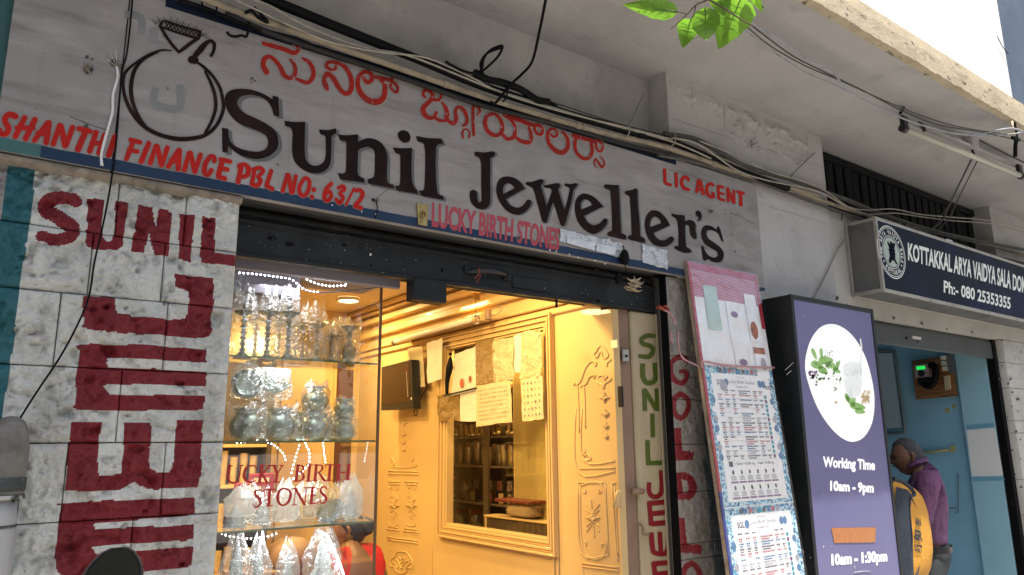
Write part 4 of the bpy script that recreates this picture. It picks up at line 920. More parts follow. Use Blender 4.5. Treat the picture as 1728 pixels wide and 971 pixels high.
# guides
t2 = thing('shutter_guide', 'black vertical shutter guide between the yellow door panel and the GOLD pillar', 'shutter guide', (2.92, .12, -.05))
b = MB(); b.box(2.897, 2.935, .105, .16, -.05, 2.45); b.build('channel', M['black'], t2)
b = MB(); b.box(2.8485, 2.8538, .032, .078, -.05, 2.445); b.build('flange', M['black'], t2)
b = MB(); b.box(.702, .716, .10, .16, -.05, 2.45); mesh_thing(b, 'shutter_guide', M['black'], 'narrow black shutter guide against the big lettered pillar', 'shutter guide')

# ================================================================ door jamb, SUNIL panel
M['brown_jamb'] = mat('dull_brown_jamb', (.25, .155, .105), .5, layers=[((.18, .11, .07), 4, .45, .7, .7)])
M['gold_panel'] = mat('cream_gloss_panel', (.42, .34, .21), .22, layers=[((.33, .26, .16), 4, .45, .7, .6), ((.3, .22, .14), 26, .66, .72, .5)], bump=[(26, .35, .008), (90, .3, .003)], coat=.4)
M['green_paint'] = mat('green_lettering', (.075, .10, .012), .35, layers=[((.07, .1, .02), 12, .45, .7, .8)], bump=[(90, .3, .003)])
M['panel_red'] = mat('dark_red_lettering', (.20, .010, .014), .35, bump=[(90, .3, .003)])
M['steel'] = mat('worn_steel', (.5, .48, .45), .35, metal=.8)
M['wall_yellow'] = mat('warm_cream_interior', (.60, .41, .185), .38, layers=[((.54, .36, .16), 2.5, .4, .7, .7)], bump=[(120, .06, .002)], coat=.12)
t = thing('door_jamb', 'dull brown door jamb post between the carved wall and the SUNIL panel', 'door jamb', (2.61, .1, -.05))
b = MB(); b.box(2.5905, 2.672, .135, .20, -.05, 2.30); b.build('post', M['brown_jamb'], t)
b = MB(); b.bbox(2.547, 2.5895, .118, .1355, -.05, 2.258, .003); b.build('edge_trim', M['wall_yellow'], t)
h = MB(); p = onY(1056, 600, .12); h.bbox(p[0]-.026, p[0]+.016, .112, .124, p[2]-.032, p[2]+.030, .004); h.build('strike_plate', M['steel'], t)
h = MB(); p = onY(1057, 601, .11); h.lathe([(0, 0), (.007, 0), (.007, .004), (0, .004)], p, 10, ax=Matrix.Rotation(math.pi/2, 3, 'X')); h.build('hole', M['black'], t)
h = MB(); p = onY(1073, 829, .11); h.tube([p+[-.03, -.0, 0], p+[.04, -.01, -.002]], .014, 10); h.build('knob', M['brown_jamb'], t)
h = MB(); p = onY(1080, 897, .115); h.tube([p+[0, 0, .035], p+[.002, -.02, .02], p+[.002, -.02, -.012], p+[.05, -.012, -.016]], .006, 8, sub=3); h.build('bolt', M['brown_jamb'], t)
h = MB(); p = onX(1047, 668, 2.544); h.bbox(p[0]-.008, p[0]+.004, p[1]-.02, p[1]+.012, p[2]-.055, p[2]+.045, .003); h.build('latch', M['black_gloss'], t)
h = MB(); p = onX(1036, 582, 2.546); h.bbox(p[0]-.003, p[0]+.004, p[1]-.03, p[1]+.02, p[2]-.02, p[2]+.025, .004); h.build('hasp', M['steel'], t)
PLS = PY(.118)
t = thing('door_panel', 'narrow glossy cream door panel with SUNIL in green over JEWE in red', 'door panel', (2.78, .12, -.05))
b = MB(); n = 40
b.bbox(2.676, 2.892, .120, .150, -.05, 2.262, .008); b.build('panel', M['gold_panel'], t)
b = MB(); b.bbox(2.850, 2.890, .112, .1195, -.05, 2.260, .006); b.build('edge_rib', M['gold_panel'], t)
q = MB()
def st3(s, w, pl=PLS, mb=None, flat=False): paint_polys(mb if mb is not None else q, stroke(s, *KG, w=w, flat=flat), pl, .0006)
st3("98,62,14 75,60,17 52,72,17 55,90,17 88,102,17 94,120,17 78,140,17 44,138,14", 17)
st3("55,166,18 56,215,18 70,238,18 95,236,18 104,215,18 101,163,18", 18, flat=True)
for s in ("61,262,16 64,346,16", "62,266,17 108,342,17", "107,262,14 112,346,16", "92,357,16 94,446,16", "73,458,17 77,553,17", "70,545,17 131,543,17"): st3(s, 16, flat=True)
q.build('green_lettering', M['green_paint'], t)
q = MB()
for s in ("125,572,17 128,640,17 118,668,18 95,672,18 80,655,17 80,618,17", "80,690,18 88,782,18", "80,698,19 148,692,19", "84,738,19 146,732,19", "88,776,19 150,770,19", "88,808,19 92,860,19 100,885,19 140,888,19 152,860,19 154,800,19", "120,806,17 124,880,17", "96,920,18 108,1010,18", "94,928,19 158,922,19", "100,968,19 158,962,19"): st3(s, 16, flat=True)
q.build('red_lettering', M['panel_red'], t)

# pink ribbon and red rag at the pillar
M['ribbon'] = mat('pink_plastic_ribbon', (.42, .22, .24), .3, layers=[((.6, .42, .45), 20, .5, .7, .7)])
q = MB(); 
for pts in (((1112, 520, -.0), (1122, 524, -.02), (1134, 532, -.02), (1140, 548, -.02)), ((1144, 557, -.02), (1146, 590, -.02), (1154, 606, -.03), (1170, 614, -.05), (1186, 622, -.07)), ((1131, 560, -.01), (1134, 580, -.02), (1132, 562, -.02))):
    q.tube([onY(*p) for p in pts], [.005]*len(pts), 5, sub=3)
mesh_thing(q, 'ribbon', M['ribbon'], 'faded pink ribbon hanging on the GOLD pillar beside the poster board', 'ribbon')
q = MB(); p = onY(1133, 585, -.01); q.bbox(p[0]-.008, p[0]+.008, -.02, -.005, p[2]-.03, p[2]+.03, .003); mesh_thing(q, 'clip', M['steel_box'], 'small grey clip dangling from the pink ribbon', 'clip')
q = MB(); 
for k in range(5): q.tube([onY(1108+k*3, 520, .0), onY(1112+k*4, 516+k % 3*4, -.02), onY(1120+k*2, 524, .0)], .005, 5, sub=2)
mesh_thing(q, 'rag_knot', M['red_thread'], 'dark red rag knotted at the end of the shutter rail', 'rag')

# ================================================================ leaning poster board
tl = onY(1158, 440, -.02); 
bz = .35; slope = (-.166+.02)/(.965-2.534)           # y change per metre down
nB = np.array([0, -1, -slope*0]); 
vB = np.array([0, slope, 1.0]); vB /= np.linalg.norm(vB)  # up along the board
nB = np.cross(np.array([1, 0, 0]), vB); nB = nB if nB[1] < 0 else -nB
BP = Plane(tl, nB, (1, 0, 0), vB)
M['frame_wood'] = mat('weathered_board_edge', (.33, .26, .19), .7, layers=[((.18, .13, .09), 12, .45, .65, .8)])
M['poster_white'] = mat('shiny_poster_white', (.95, .95, .95), .16, bump=[(9, .35, .02), (3, .3, .04)], coat=.6)
M['poster_red'] = mat('red_print', (.42, .03, .05), .2, bump=[(12, .3, .02)], coat=.5)
M['poster_pink'] = mat('pink_print', (.66, .30, .36), .2, bump=[(12, .3, .02)], coat=.5)
M['poster_blue'] = mat('blue_mosaic_print', (.05, .33, .52), .25, layers=[((.60, .80, .88), 60, .46, .49, 1), ((.02, .08, .3), 75, .54, .58, 1), ((.15, .05, .3), 40, .62, .66, .8)], coat=.3)
M['ink'] = mat('dark_print', (.10, .10, .14), .4)
M['ink_blue'] = mat('blue_print', (.10, .22, .40), .4)
M['ink_red'] = mat('red_small_print', (.50, .16, .18), .4)
M['ink_grey'] = mat('grey_print', (.40, .40, .45), .4)
M['gem_teal'] = mat('teal_gem_print', (.02, .30, .42), .3); M['gem_purple'] = mat('purple_gem_print', (.2, .05, .2), .3)
M['poster_green'] = mat('green_print', (.52, .66, .60), .3); M['orange_print'] = mat('orange_photo_print', (.5, .12, .05), .35, layers=[((.12, .04, .03), 40, .45, .6, .9)])  # green card print paled for the glare on the board
M['cable_blue'] = mat('blue_edge_tape', (.03, .05, .25), .3)
W_ = .592; 
vlow = -2.35
t = thing('poster_board', 'tall leaning notice board covered in birth stone price charts, red topped', 'notice board', tuple(BP.xyz(W_/2, vlow)))
def bq(mb, u0, u1, v0, v1, lift, mi=0): mb.add([BP.xyz(u0, v0, lift), BP.xyz(u1, v0, lift), BP.xyz(u1, v1, lift), BP.xyz(u0, v1, lift)], [(0, 1, 2, 3)], mi)
b = MB(); c = [BP.xyz(u, v, l) for l in (-.022, -.001) for (u, v) in ((0, vlow), (W_, vlow), (W_, 0), (0, 0))]
b.add(c, [(3, 2, 1, 0), (4, 5, 6, 7), (0, 1, 5, 4), (1, 2, 6, 5), (2, 3, 7, 6), (3, 0, 4, 7)]); b.build('backboard', M['frame_wood'], t)
uvb = lambda px, py: BP.uv(px, py)
vb_ = uvb(1300, 625)[1]; vm = uvb(1330, 848)[1]
# shiny protective sheets with bumps are real sheets over the prints
b = MB(); bq(b, .0, W_, vb_, -.003, .001); b.build('poster_sheet', M['poster_white'], t); b = MB(); bq(b, .0215, W_-.031, -.19, -.047, .0017); b.build('red_band', M['poster_red'], t)  # red band cut short to leave the sheet white for glare
b = MB(); bq(b, .022, W_-.004, vlow, vb_-.001, .001); b.build('poster_sheet', M['poster_white'], t)
b = MB(); bq(b, 0, .021, uvb(1210, 830)[1], -.003, .0035); bq(b, .0215, W_, -.045, -.003, .0035); bq(b, W_-.03, W_, vb_+.23, -.046, .0032); b.build('red_edge_tape', M['poster_red'], t)
b = MB(); bq(b, 0, .021, vlow, uvb(1210, 830)[1]-.001, .0035); b.build('blue_edge_tape', M['cable_blue'], t)
b = MB()
k = 0
while k < 17:
    v1 = -.047-k*.0085; bq(b, .0215, W_-.031, v1-.0055, v1, .0024, 0); k += 1
b.build('pink_stripes', M['poster_pink'], t, kind='stuff')
b = MB()
for (x0, x1, y0, y1, mi) in ((.10, .21, -.12, -.36, 1), (.27, .37, -.19, -.33, 0), (.44, .54, -.13, -.40, 0), (.27, .385, -.35, -.42, 0), (.28, .39, -.44, -.56, 0), (.45, .56, -.42, -.60, 0), (.09, .20, -.60, -.72, 0)):
    bq(b, x0, x1, y1, y0, .0045, mi)
b.build('pasted_card', [M['poster_white'], M['poster_green']], t)
b = MB()
for (cx, cy, rx, ry, mi) in ((.485, -.335, .032, .05, 0), (.165, -.235, .02, .045, 1), (.33, -.26, .03, .018, 2), (.52, -.52, .025, .035, 3), (.345, -.52, .035, .018, 2), (.15, -.65, .03, .03, 3)):
    V = [BP.xyz(cx+rx*math.cos(a), cy+ry*math.sin(a), .0055) for a in np.linspace(0, 2*math.pi, 17)[:-1]]; b.add(V, [tuple(range(16))], mi)
bq(b, .45, .55, -.50+.035, -.43, .0053, 0); 
for k in range(14): bq(b, random.uniform(.09, .3), 0, 0, 0, .0055, 2) if False else None
text_uv(b, "R571", .50, -.66, .07, .022, BP, .0056, .01, 4)
b.build('card_print', [M['orange_print'], M['poster_green'], M['mauve_print'], M['ink_grey'], M['ink']], t)
def chart(vtop, h_, name):
    """one printed birth stone chart"""
    p = MB(); bq(p, .024, W_-.006, vtop-h_, vtop, .0024, 0); p.build(name, M['poster_blue'], t)
    p = MB(); bq(p, .064, W_-.05, vtop-h_*.97, vtop-.035, .0036, 0); p.build('chart_paper', M['poster_white'], t)
    p = MB(); L0 = .0046
    text_uv(p, "SGL", .10, vtop-.095, .055, .028, BP, L0, .02, 0)
    text_uv(p, "All Types of", .26, vtop-.058, .07, .013, BP, L0, 0, 3)
    text_uv(p, "Lucky Birth Stones", .19, vtop-.09, .22, .026, BP, L0, .0, 3)
    text_uv(p, "Available Here", .25, vtop-.106, .10, .013, BP, L0, 0, 3)
    for cx in (.175, .455, .485):
        V = [BP.xyz(cx+.018*math.cos(a), vtop-.08+.020*math.sin(a), L0) for a in np.linspace(0, 2*math.pi, 13)[:-1]]; p.add(V, [tuple(range(12))], 1)
    for k in range(9):
        bq(p, .13+k*.037, .155+k*.037, vtop-.030, vtop-.008, L0, k % 5)
    v = vtop-.125; nr = 0
    colsx = [(.095, .035), (.15, .035), (.205, .03), (.265, .10), (.385, .035), (.435, .03)]
    bottom = vtop-h_*.68
    while v > bottom:
        ci = (0, 2, 1, 0, 2, 1, 3)[nr % 7]
        for (x0, w0) in colsx:
            if random.random() < .15: continue
            xx = x0; 
            while xx < x0+w0-.004:
                w1 = random.uniform(.006, .016); bq(p, xx, min(xx+w1, x0+w0), v, v+.0065, L0, ci); xx += w1+.003
            if random.random() < .6:
                bq(p, x0+.004, x0+w0*.7, v-.010, v-.005, L0, ci)
        bq(p, .088, W_-.088, v-.0155, v-.0145, L0, 3)
        v -= .0235; nr += 1
    for k in range(nr):
        if k < 1: continue
        cy = vtop-.125-k*.0235; mi = 4 if k % 4 != 2 else 5
        V = [BP.xyz(.487+.010*math.cos(a), cy+.010*math.sin(a), L0+.0004) for a in np.linspace(0, 2*math.pi, 11)[:-1]]; p.add(V, [tuple(range(10))], mi)
        if k % 2 == 0:
            for uu in (.055, .54): 
                V = [BP.xyz(uu+.018*math.cos(a), cy+.018*math.sin(a), L0-.0006) for a in np.linspace(0, 2*math.pi, 9)[:-1]]; p.add(V, [tuple(range(8))], (3, 6, 1)[k % 3])
    text_uv(p, "1 Carat = 0.200 mg", .15, bottom-.030, .16, .018, BP, L0, .0, 0)
    text_uv(p, "1 Ratti = 0.180 mg", .33, bottom-.030, .14, .018, BP, L0, .0, 0)
    bq(p, .105, .135, bottom-.034, bottom-.008, L0, 0)
    for r_ in range(2):
        for c_ in range(6):
            x0 = .10+c_*.066; y0 = bottom-.06-r_*.075
            V = [BP.xyz(x0+.028+.009*math.cos(a)*random.uniform(.6, 1.2), y0+.012*math.sin(a), L0) for a in np.linspace(0, 2*math.pi, 9)[:-1]]; p.add(V, [tuple(range(8))], 0)
            for j in range(3): bq(p, x0+.006, x0+.052-random.random()*.012, y0-.022-j*.008, y0-.018-j*.008, L0, 3)
            bq(p, x0, x0+.058, y0-.052, y0-.044, L0, 7)
    p.build('chart_print', [M['ink'], M['ink_blue'], M['ink_red'], M['ink_grey'], M['gem_teal'], M['gem_purple'], M['poster_white'], M['mauve_print']], t)
chart(vb_-.003, vb_-vm-.006, 'chart_border'); chart(vm-.003, vb_-vm-.006, 'chart_border'); chart(2*vm-vb_-.003, vb_-vm-.006, 'chart_border')
M['clear_wrap'] = film('clear_plastic_wrap', gloss=.10, rough=.12, bump=(7, .55))
b = MB(); NU, NV = 14, 60; V = []
for j in range(NV+1):
    for i in range(NU+1):
        V.append(BP.xyz(-.002+(W_+.004)*i/NU, vlow+(-.001-vlow)*j/NV, .010+.006*rng.rand()*(0 < i < NU)))
b.add(V, [(j*(NU+1)+i, j*(NU+1)+i+1, (j+1)*(NU+1)+i+1, (j+1)*(NU+1)+i) for j in range(NV) for i in range(NU)], 0, True)
b.build('plastic_wrap', M['clear_wrap'], t)
q = MB(); q.tube([onY(1186, 622, -.08), BP.xyz(.0, vb_+.012, .016), BP.xyz(.15, vb_+.002, .018), BP.xyz(.4, vb_+.004, .018), BP.xyz(W_, vb_+.012, .016)], [.004, .006, .007, .007, .006], 6, sub=3)
mesh_thing(q, 'ribbon', M['ribbon'], 'pink ribbon stretched across the poster board under the red topped poster', 'ribbon')

# ================================================================ leaves in the foreground, upper right
M['leaf'] = bpy.data.materials.new('sunlit_leaf'); M['leaf'].use_nodes = True
_t = M['leaf'].node_tree; _N = _t.nodes; _L = _t.links; _p = _N['Principled BSDF']; _p.inputs['Base Color'].default_value = (.10, .22, .02, 1); _p.inputs['Roughness'].default_value = .4
_tr = _N.new('ShaderNodeBsdfTranslucent'); _tr.inputs[0].default_value = (.20, .42, .03, 1); _mx = _N.new('ShaderNodeMixShader'); _mx.inputs[0].default_value = .6
_L.new(_p.outputs[0], _mx.inputs[1]); _L.new(_tr.outputs[0], _mx.inputs[2]); _L.new(_mx.outputs[0], _N['Material Output'].inputs[0])
_tc = _N.new('ShaderNodeTexCoord'); _nz = _N.new('ShaderNodeTexNoise'); _nz.inputs['Scale'].default_value = 35; _L.new(_tc.outputs['Object'], _nz.inputs[0])
_mr = _N.new('ShaderNodeMix'); _mr.data_type = 'RGBA'; _mr.inputs[6].default_value = (.12, .32, .02, 1); _mr.inputs[7].default_value = (.27, .48, .05, 1); _L.new(_nz.outputs[0], _mr.inputs[0]); _L.new(_mr.outputs[2], _tr.inputs[0])
DL = 1.35
def near(px, py, d=DL):
    r = ray(px, py); return CAMP + r/np.linalg.norm(r)*d
t = thing('leafy_branch', 'bright green leafy twig hanging into view at the top, in front of the soffit', 'branch', tuple(near(1150, 0)))
LEAVES = [  # base px, tip px, half width px, droop
 ((1144, 20), (1052, 8), 15, .02), ((1166, 32), (1152, 80), 17, .01), ((1190, 12), (1192, 70), 21, -.01), ((1252, -6), (1213, 82), 30, .02), ((1212, -22), (1222, 28), 17, .0), ((1262, -30), (1285, 18), 12, .04)]
for i, (a, e, w, dr) in enumerate(LEAVES):
    A = near(*a, DL+dr); E_ = near(*e, DL+dr*2); ax = E_-A; Ln = np.linalg.norm(ax); ax /= Ln
    vw = (A+E_)/2-CAMP; vw /= np.linalg.norm(vw); sd_ = np.cross(ax, vw); sd_ /= np.linalg.norm(sd_); nn = np.cross(sd_, ax)
    hw = w/FOC*DL*1.15; m_ = MB(); V = []; n = 12
    for j in range(n+1):
        u = j/n; ww = hw*(math.sin(math.pi*min(1, u**.72))**.8)*(1-.25*u) if 0 < u < 1 else .0004
        c0 = A+ax*Ln*u+nn*(.010*math.sin(u*3.1)-.006*u*u)
        for s_ in (-1, -.5, 0, .5, 1):
            V.append(c0+sd_*ww*s_*(1+.05*math.sin(j*2.3+s_))+nn*(abs(s_)*ww*.35))
    m_.add(V, [(j*5+k, j*5+k+1, (j+1)*5+k+1, (j+1)*5+k) for j in range(n) for k in range(4)], 0, True)
    lf = m_.build('leaf', M['leaf'], t)
    q = MB(); q.tube([A+nn*.001, A+ax*Ln*.5+nn*.011, E_+nn*-.004], [.0012, .0008, .0003], 5, sub=3)
    for k in range(1, 6):
        for s_ in (-1, 1):
            u = k/7; q.tube([A+ax*Ln*u+nn*.010, A+ax*Ln*(u+.13)+sd_*s_*hw*.75+nn*.012], [.0006, .0002], 4)
    q.build('vein', M['foliage'], lf)
q = MB()
q.tube([near(1232, -90), near(1215, -30), near(1195, -2), near(1175, 8), near(1160, 24), near(1132, 50)], [.004, .0025, .002, .0017, .0014, .0008], 6, sub=4)
q.tube([near(1160, 24), near(1144, 20)], .001, 5); q.tube([near(1190, -4), near(1230, 20, DL), near(1262, 40), near(1275, 46)], [.002, .0015, .0012, .001], 5, sub=3); q.tube([near(1175, 8), near(1170, 28), near(1166, 32)], .001, 5)
q.tube([near(1232, -90), near(1262, -220, DL*1.2), near(1280, -420, DL*1.6)], [.004, .007, .012], 6, sub=3)
q.build('twig', M['bark'], t)
# ================================================================ jewellers interior
WX = 2.55; PW = PX(WX); FLZ = .10; CEZ = 2.66; BY = 3.05; LX = -.35
M['cream_ceiling'] = mat('warm_cream_ceiling', (.66, .52, .33), .6)
M['brown_door'] = mat('dark_brown_strip', (.10, .04, .025), .5)
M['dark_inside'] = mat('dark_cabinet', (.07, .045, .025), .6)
M['tile'] = mat('floor_tile', (.4, .36, .3), .3)
b = MB(); b.box(LX-.05, 3.55, .20, 3.6, FLZ-.02, FLZ); b.build('shop_floor', M['tile'], kind='structure')
b = MB(); b.box(LX-.05, 3.55, .33, 3.6, CEZ, CEZ+.04); mesh_thing(b, 'ceiling', M['cream_ceiling'], 'warm cream ceiling inside the jewellers', 'ceiling')
b = MB(); b.box(LX-.05, LX, .61, 3.2, FLZ, CEZ); mesh_thing(b, 'side_wall', M['wall_yellow'], 'left inner wall of the jewellers, mostly hidden behind the lettered pillar', 'wall')
b = MB(); b.box(LX, WX, BY, BY+.05, FLZ, CEZ); mesh_thing(b, 'back_wall', M['wall_yellow'], 'yellow back wall seen through the glass showcase', 'wall')
# right inner wall with the framed glazed opening
my0, my1, mz0, mz1 = .655, 1.665, 1.122, 2.22
t = thing('carved_wall', 'warm yellow inner wall of the jewellers with moulded floral panels and framed glazed opening', 'wall', (WX, 1.5, FLZ))
CW = t
b = MB(); b.box(WX, WX+.04, .136, my0, FLZ, 2.26); b.box(WX, WX+.04, .34, my0, 2.2601, CEZ); b.box(WX, WX+.04, .205, .3399, 2.2601, CEZ); b.box(WX, WX+.04, my1, BY, FLZ, CEZ); b.box(WX, WX+.04, my0, my1, FLZ, mz0); b.box(WX, WX+.04, my0, my1, mz1, CEZ)
b.build('plaster', M['wall_yellow'], t)
def ybar(mb, y0, y1, z, zh, d, steps=3, xoff=0.0):
    for k in range(steps):
        mb.bbox(WX-xoff-d*(steps-k)/steps, WX-xoff-d*(steps-k-1)/steps-.0003, y0, y1, z+zh*k/steps*.45, z+zh-zh*k/steps*.45, .002)
# frame of the opening
b = MB()
def frame_profile(mb, inner, w, lifts):
    y0, y1, z0, z1 = inner
    n = len(lifts)
    for k, l in enumerate(lifts):
        a = w*k/n; e = w*(k+1)/n-.0015
        mb.bbox(WX-l, WX+.0-.0002, y0-e, y0-a, z0-e, z1+e, .0015)
        mb.bbox(WX-l, WX+.0-.0002, y1+a, y1+e, z0-e, z1+e, .0015)
        mb.bbox(WX-l+.0003, WX-.0002, y0-a+.0003, y1+a-.0003, z0-e, z0-a, .0015)
        mb.bbox(WX-l+.0003, WX-.0002, y0-a+.0003, y1+a-.0003, z1+a, z1+e, .0015)
frame_profile(b, (my0, my1, mz0, mz1), .085, [.012, .022, .016, .030, .022, .036])
b.build('opening_frame', M['wall_yellow'], t)
# cornices
for i, (z, zh, d) in enumerate(((2.29, .035, .020), (2.335, .02, .030), (2.43, .05, .045), (2.53, .04, .065), (2.59, .025, .085), (2.62, .035, .11))):
    b = MB(); b.bbox(WX-d, WX-.0003, .20, BY-.001, z, z+zh, .006); b.build('cornice', M['wall_yellow'], t)
b = MB(); b.bbox(1.6, 1.63, .34, BY-.001, CEZ-.03, CEZ-.001, .006); mesh_thing(b, 'ceiling_moulding', M['wall_yellow'], 'thin moulding line across the jewellers ceiling', 'moulding')
# pilaster lines
def vbar(px, py0, py1, w=.012, d=.012):
    p = onX(px, (py0+py1)/2, WX); z1 = onX(px, py0, WX)[2]; z0 = onX(px, py1, WX)[2]
    q = MB(); q.bbox(WX-d, WX-.0003, p[1]-w/2, p[1]+w/2, z0, z1, .003); return q
for px in (933, 940): vbar(px, 545, 1100, .014, .010).build('pilaster_line', M['wall_yellow'], t)
vbar(728, 920, 1200, .012, .004).build('pilaster_line', M['wall_yellow'], t)
def relief_tube(mb, pts, r, K=None, sub=4):
    o, k = K if K else ((0, 0), 1)
    P_ = [onX(o[0]+p[0]/k, o[1]+p[1]/k, WX-.002) for p in pts]
    for p in P_: p[1] = max(p[1], .142)
    if len(P_) > 2 or abs(P_[0][1]-P_[-1][1])+abs(P_[0][2]-P_[-1][2]) > .004: mb.tube(P_, r*1.0, 6, sub=sub)
KR = ((620, 700), 3.583)      # left panel zoom
KN = ((920, 690), 3.456); KO = ((920, 420), 3.468)
def flower(mb, cx, cy, s, K):
    o, k = K
    for a in range(8):
        an = a*math.pi/4; L_ = s*(1 if a % 2 == 0 else .6)
        mb.tube([onX(o[0]+cx/k, o[1]+cy/k, WX-.003), onX(o[0]+(cx+L_*.5*math.cos(an))/k, o[1]+(cy+L_*.5*math.sin(an))/k, WX-.006), onX(o[0]+(cx+L_*math.cos(an))/k, o[1]+(cy+L_*math.sin(an))/k, WX-.001)], [.003, .006, .001], 6, sub=2)
def carve(name, items, K, r=.0035):
    q = MB()
    for pts in items: relief_tube(q, pts, r, K)
    return q
# left panel
q = MB()
for (cx, cy, s) in ((220, 50, 24), (218, 118, 20), (218, 168, 16), (218, 212, 14)): flower(q, cx, cy, s, KR)
q.build('floral_relief', M['wall_yellow'], t)
q = carve('m', [[(150, 262), (150, 314), (292, 314), (288, 258)], [(140, 252), (165, 290), (152, 308)], [(288, 252), (266, 290), (290, 306)]], KR); q.build('panel_moulding', M['wall_yellow'], t)
for ln in ([(128, 340), (310, 345)], [(126, 358), (312, 362)], [(126, 405), (200, 405)], [(226, 405), (308, 408)], [(134, 420), (194, 420)], [(234, 421), (302, 423)], [(118, 692), (192, 700)], [(218, 704), (308, 712)], [(126, 676), (186, 684)], [(226, 688), (300, 696)], [(118, 740), (304, 762)], [(120, 756), (304, 778)]):
    carve('m', [ln], KR, .005).build('panel_moulding', M['wall_yellow'], t)
for cx in (160, 266):
    q = carve('m', [[(cx-24, 405), (cx-24, 445), (cx-8, 440)], [(cx+26, 408), (cx+26, 448), (cx+12, 442)], [(cx-30, 650), (cx-22, 668), (cx+18, 672), (cx+24, 655)]], KR, .003)
    flower(q, cx, 550, 36, KR)
    for s_ in (-1, 1):
        relief_tube(q, [(cx, 550), (cx+s_*4, 510), (cx, 470)], .004, KR); relief_tube(q, [(cx, 550), (cx+s_*4, 590), (cx-1, 632)], .004, KR)
        relief_tube(q, [(cx, 530), (cx+s_*22, 512), (cx+s_*14, 490)], .003, KR); relief_tube(q, [(cx, 575), (cx+s_*20, 592), (cx+s_*14, 612)], .003, KR)
    q.build('floral_relief', M['wall_yellow'], t)
q = carve('m', [[(205, 830), (240, 835), (262, 870), (275, 890), (270, 930), (245, 925), (235, 950), (205, 960), (175, 945), (162, 920), (142, 915), (140, 880), (165, 860), (180, 832), (205, 826)], [(170, 870), (190, 895), (205, 930), (222, 900), (250, 880)], [(190, 860), (205, 875), (222, 862), (215, 890), (198, 890)], [(150, 890), (172, 905), (182, 930)], [(265, 895), (245, 910), (232, 935)]], KR, .0045); q.build('floral_relief', M['wall_yellow'], t)
# right panel
q = carve('m', [[(180, 800), (210, 770), (235, 700), (270, 660), (300, 668), (290, 690)], [(300, 640), (285, 620), (300, 600), (310, 580), (325, 568), (345, 580), (358, 600), (370, 625), (350, 640)], [(305, 640), (325, 600), (340, 640), (362, 640)], [(360, 690), (365, 665), (390, 650), (415, 640)], [(210, 800), (240, 790), (260, 750), (290, 740), (285, 760)], [(290, 770), (310, 785), (335, 800), (340, 820), (350, 790), (380, 770), (410, 755)], [(310, 750), (335, 740), (345, 765), (365, 745)]], KO, .0045); q.build('floral_relief', M['wall_yellow'], t)
q = MB(); flower(q, 345, 870, 34, KO); flower(q, 350, 960, 24, KO); flower(q, 350, 30, 24, KN); flower(q, 352, 100, 20, KN); flower(q, 354, 160, 16, KN); q.build('floral_relief', M['wall_yellow'], t)
for ln in ([(165, 800), (190, 805), (200, 1080)], [(205, 812), (228, 812), (236, 1050)]): carve('m', [ln], KO, .004).build('panel_moulding', M['wall_yellow'], t)
for ln in ([(178, 0), (190, 370), (445, 366)], [(214, 0), (224, 300), (445, 305)], [(200, 350), (445, 345)], [(192, 430), (350, 432)], [(192, 430), (210, 838), (368, 852)], [(350, 432), (370, 852)], [(204, 448), (336, 452), (352, 838), (222, 826), (204, 448)], [(388, 435), (450, 435)], [(388, 435), (420, 862), (478, 866)], [(404, 455), (430, 840), (475, 846)], [(212, 900), (484, 936)], [(216, 920), (484, 956)], [(212, 900), (230, 990)]):
    carve('m', [ln], KN, .0042).build('panel_moulding', M['wall_yellow'], t)
q = MB(); flower(q, 278, 635, 44, KN); relief_tube(q, [(278, 635), (270, 570), (268, 530)], .004, KN); relief_tube(q, [(278, 635), (282, 700), (288, 750)], .004, KN)
for s_ in (-1, 1):
    for dy in (-60, -35, 35, 60): relief_tube(q, [(278, 635+dy*.5), (278+s_*22, 635+dy), (278+s_*38, 635+dy*1.35)], .0035, KN)
q.build('floral_relief', M['wall_yellow'], t)
q = carve('m', [[(228, 232), (235, 262), (225, 275), (250, 268), (268, 292), (232, 300), (226, 250)], [(215, 480), (235, 490), (236, 470)], [(330, 480), (312, 490), (314, 470)], [(225, 770), (240, 780), (236, 800)], [(345, 790), (326, 792), (330, 810)], [(455, 580), (440, 610), (458, 620)], [(470, 760), (445, 780), (470, 800)]], KN, .004); q.build('floral_relief', M['wall_yellow'], t)
q = MB(); p = onX(1046, 845, WX-.02); q.tube([p+[0, 0, .045], p+[0, .01, .03], p+[-.01, .015, -.03]], [.010, .014, .020], 8); mesh_thing(q, 'tassel', M['wall_yellow'], 'cream tassel hanging by the brown door jamb', 'tassel')

# alcove built in place of the mirror's reflected shelves
AX = 3.02
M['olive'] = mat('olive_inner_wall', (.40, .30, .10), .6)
t = thing('reflection_alcove', 'recessed shelving standing in for the mirror reflection in the framed opening of the carved wall', 'shelving', (2.8, 1.2, 1.0))
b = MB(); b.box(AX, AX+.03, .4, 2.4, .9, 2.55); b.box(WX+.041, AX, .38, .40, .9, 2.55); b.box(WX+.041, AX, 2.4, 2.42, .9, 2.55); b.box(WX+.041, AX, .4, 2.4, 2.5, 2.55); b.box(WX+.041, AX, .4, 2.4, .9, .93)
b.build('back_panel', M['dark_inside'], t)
zpx = lambda px, py, x=AX-.10: float(onX(px, py, x)[2])
ypx = lambda px, py, x=AX-.10: float(onX(px, py, x)[1])
ysh0, ysh1 = ypx(892, 780), 2.38
SH = [zpx(800, 665), zpx(800, 738), zpx(800, 785), zpx(780, 843), zpx(770, 890)]
for z in SH:
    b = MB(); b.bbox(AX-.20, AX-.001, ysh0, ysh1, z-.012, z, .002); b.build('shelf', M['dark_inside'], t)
b = MB(); b.bbox(AX-.22, AX-.001, ysh0-.035, ysh0-.002, .95, 2.48, .003); b.build('side_post', M['wall_yellow'], t)
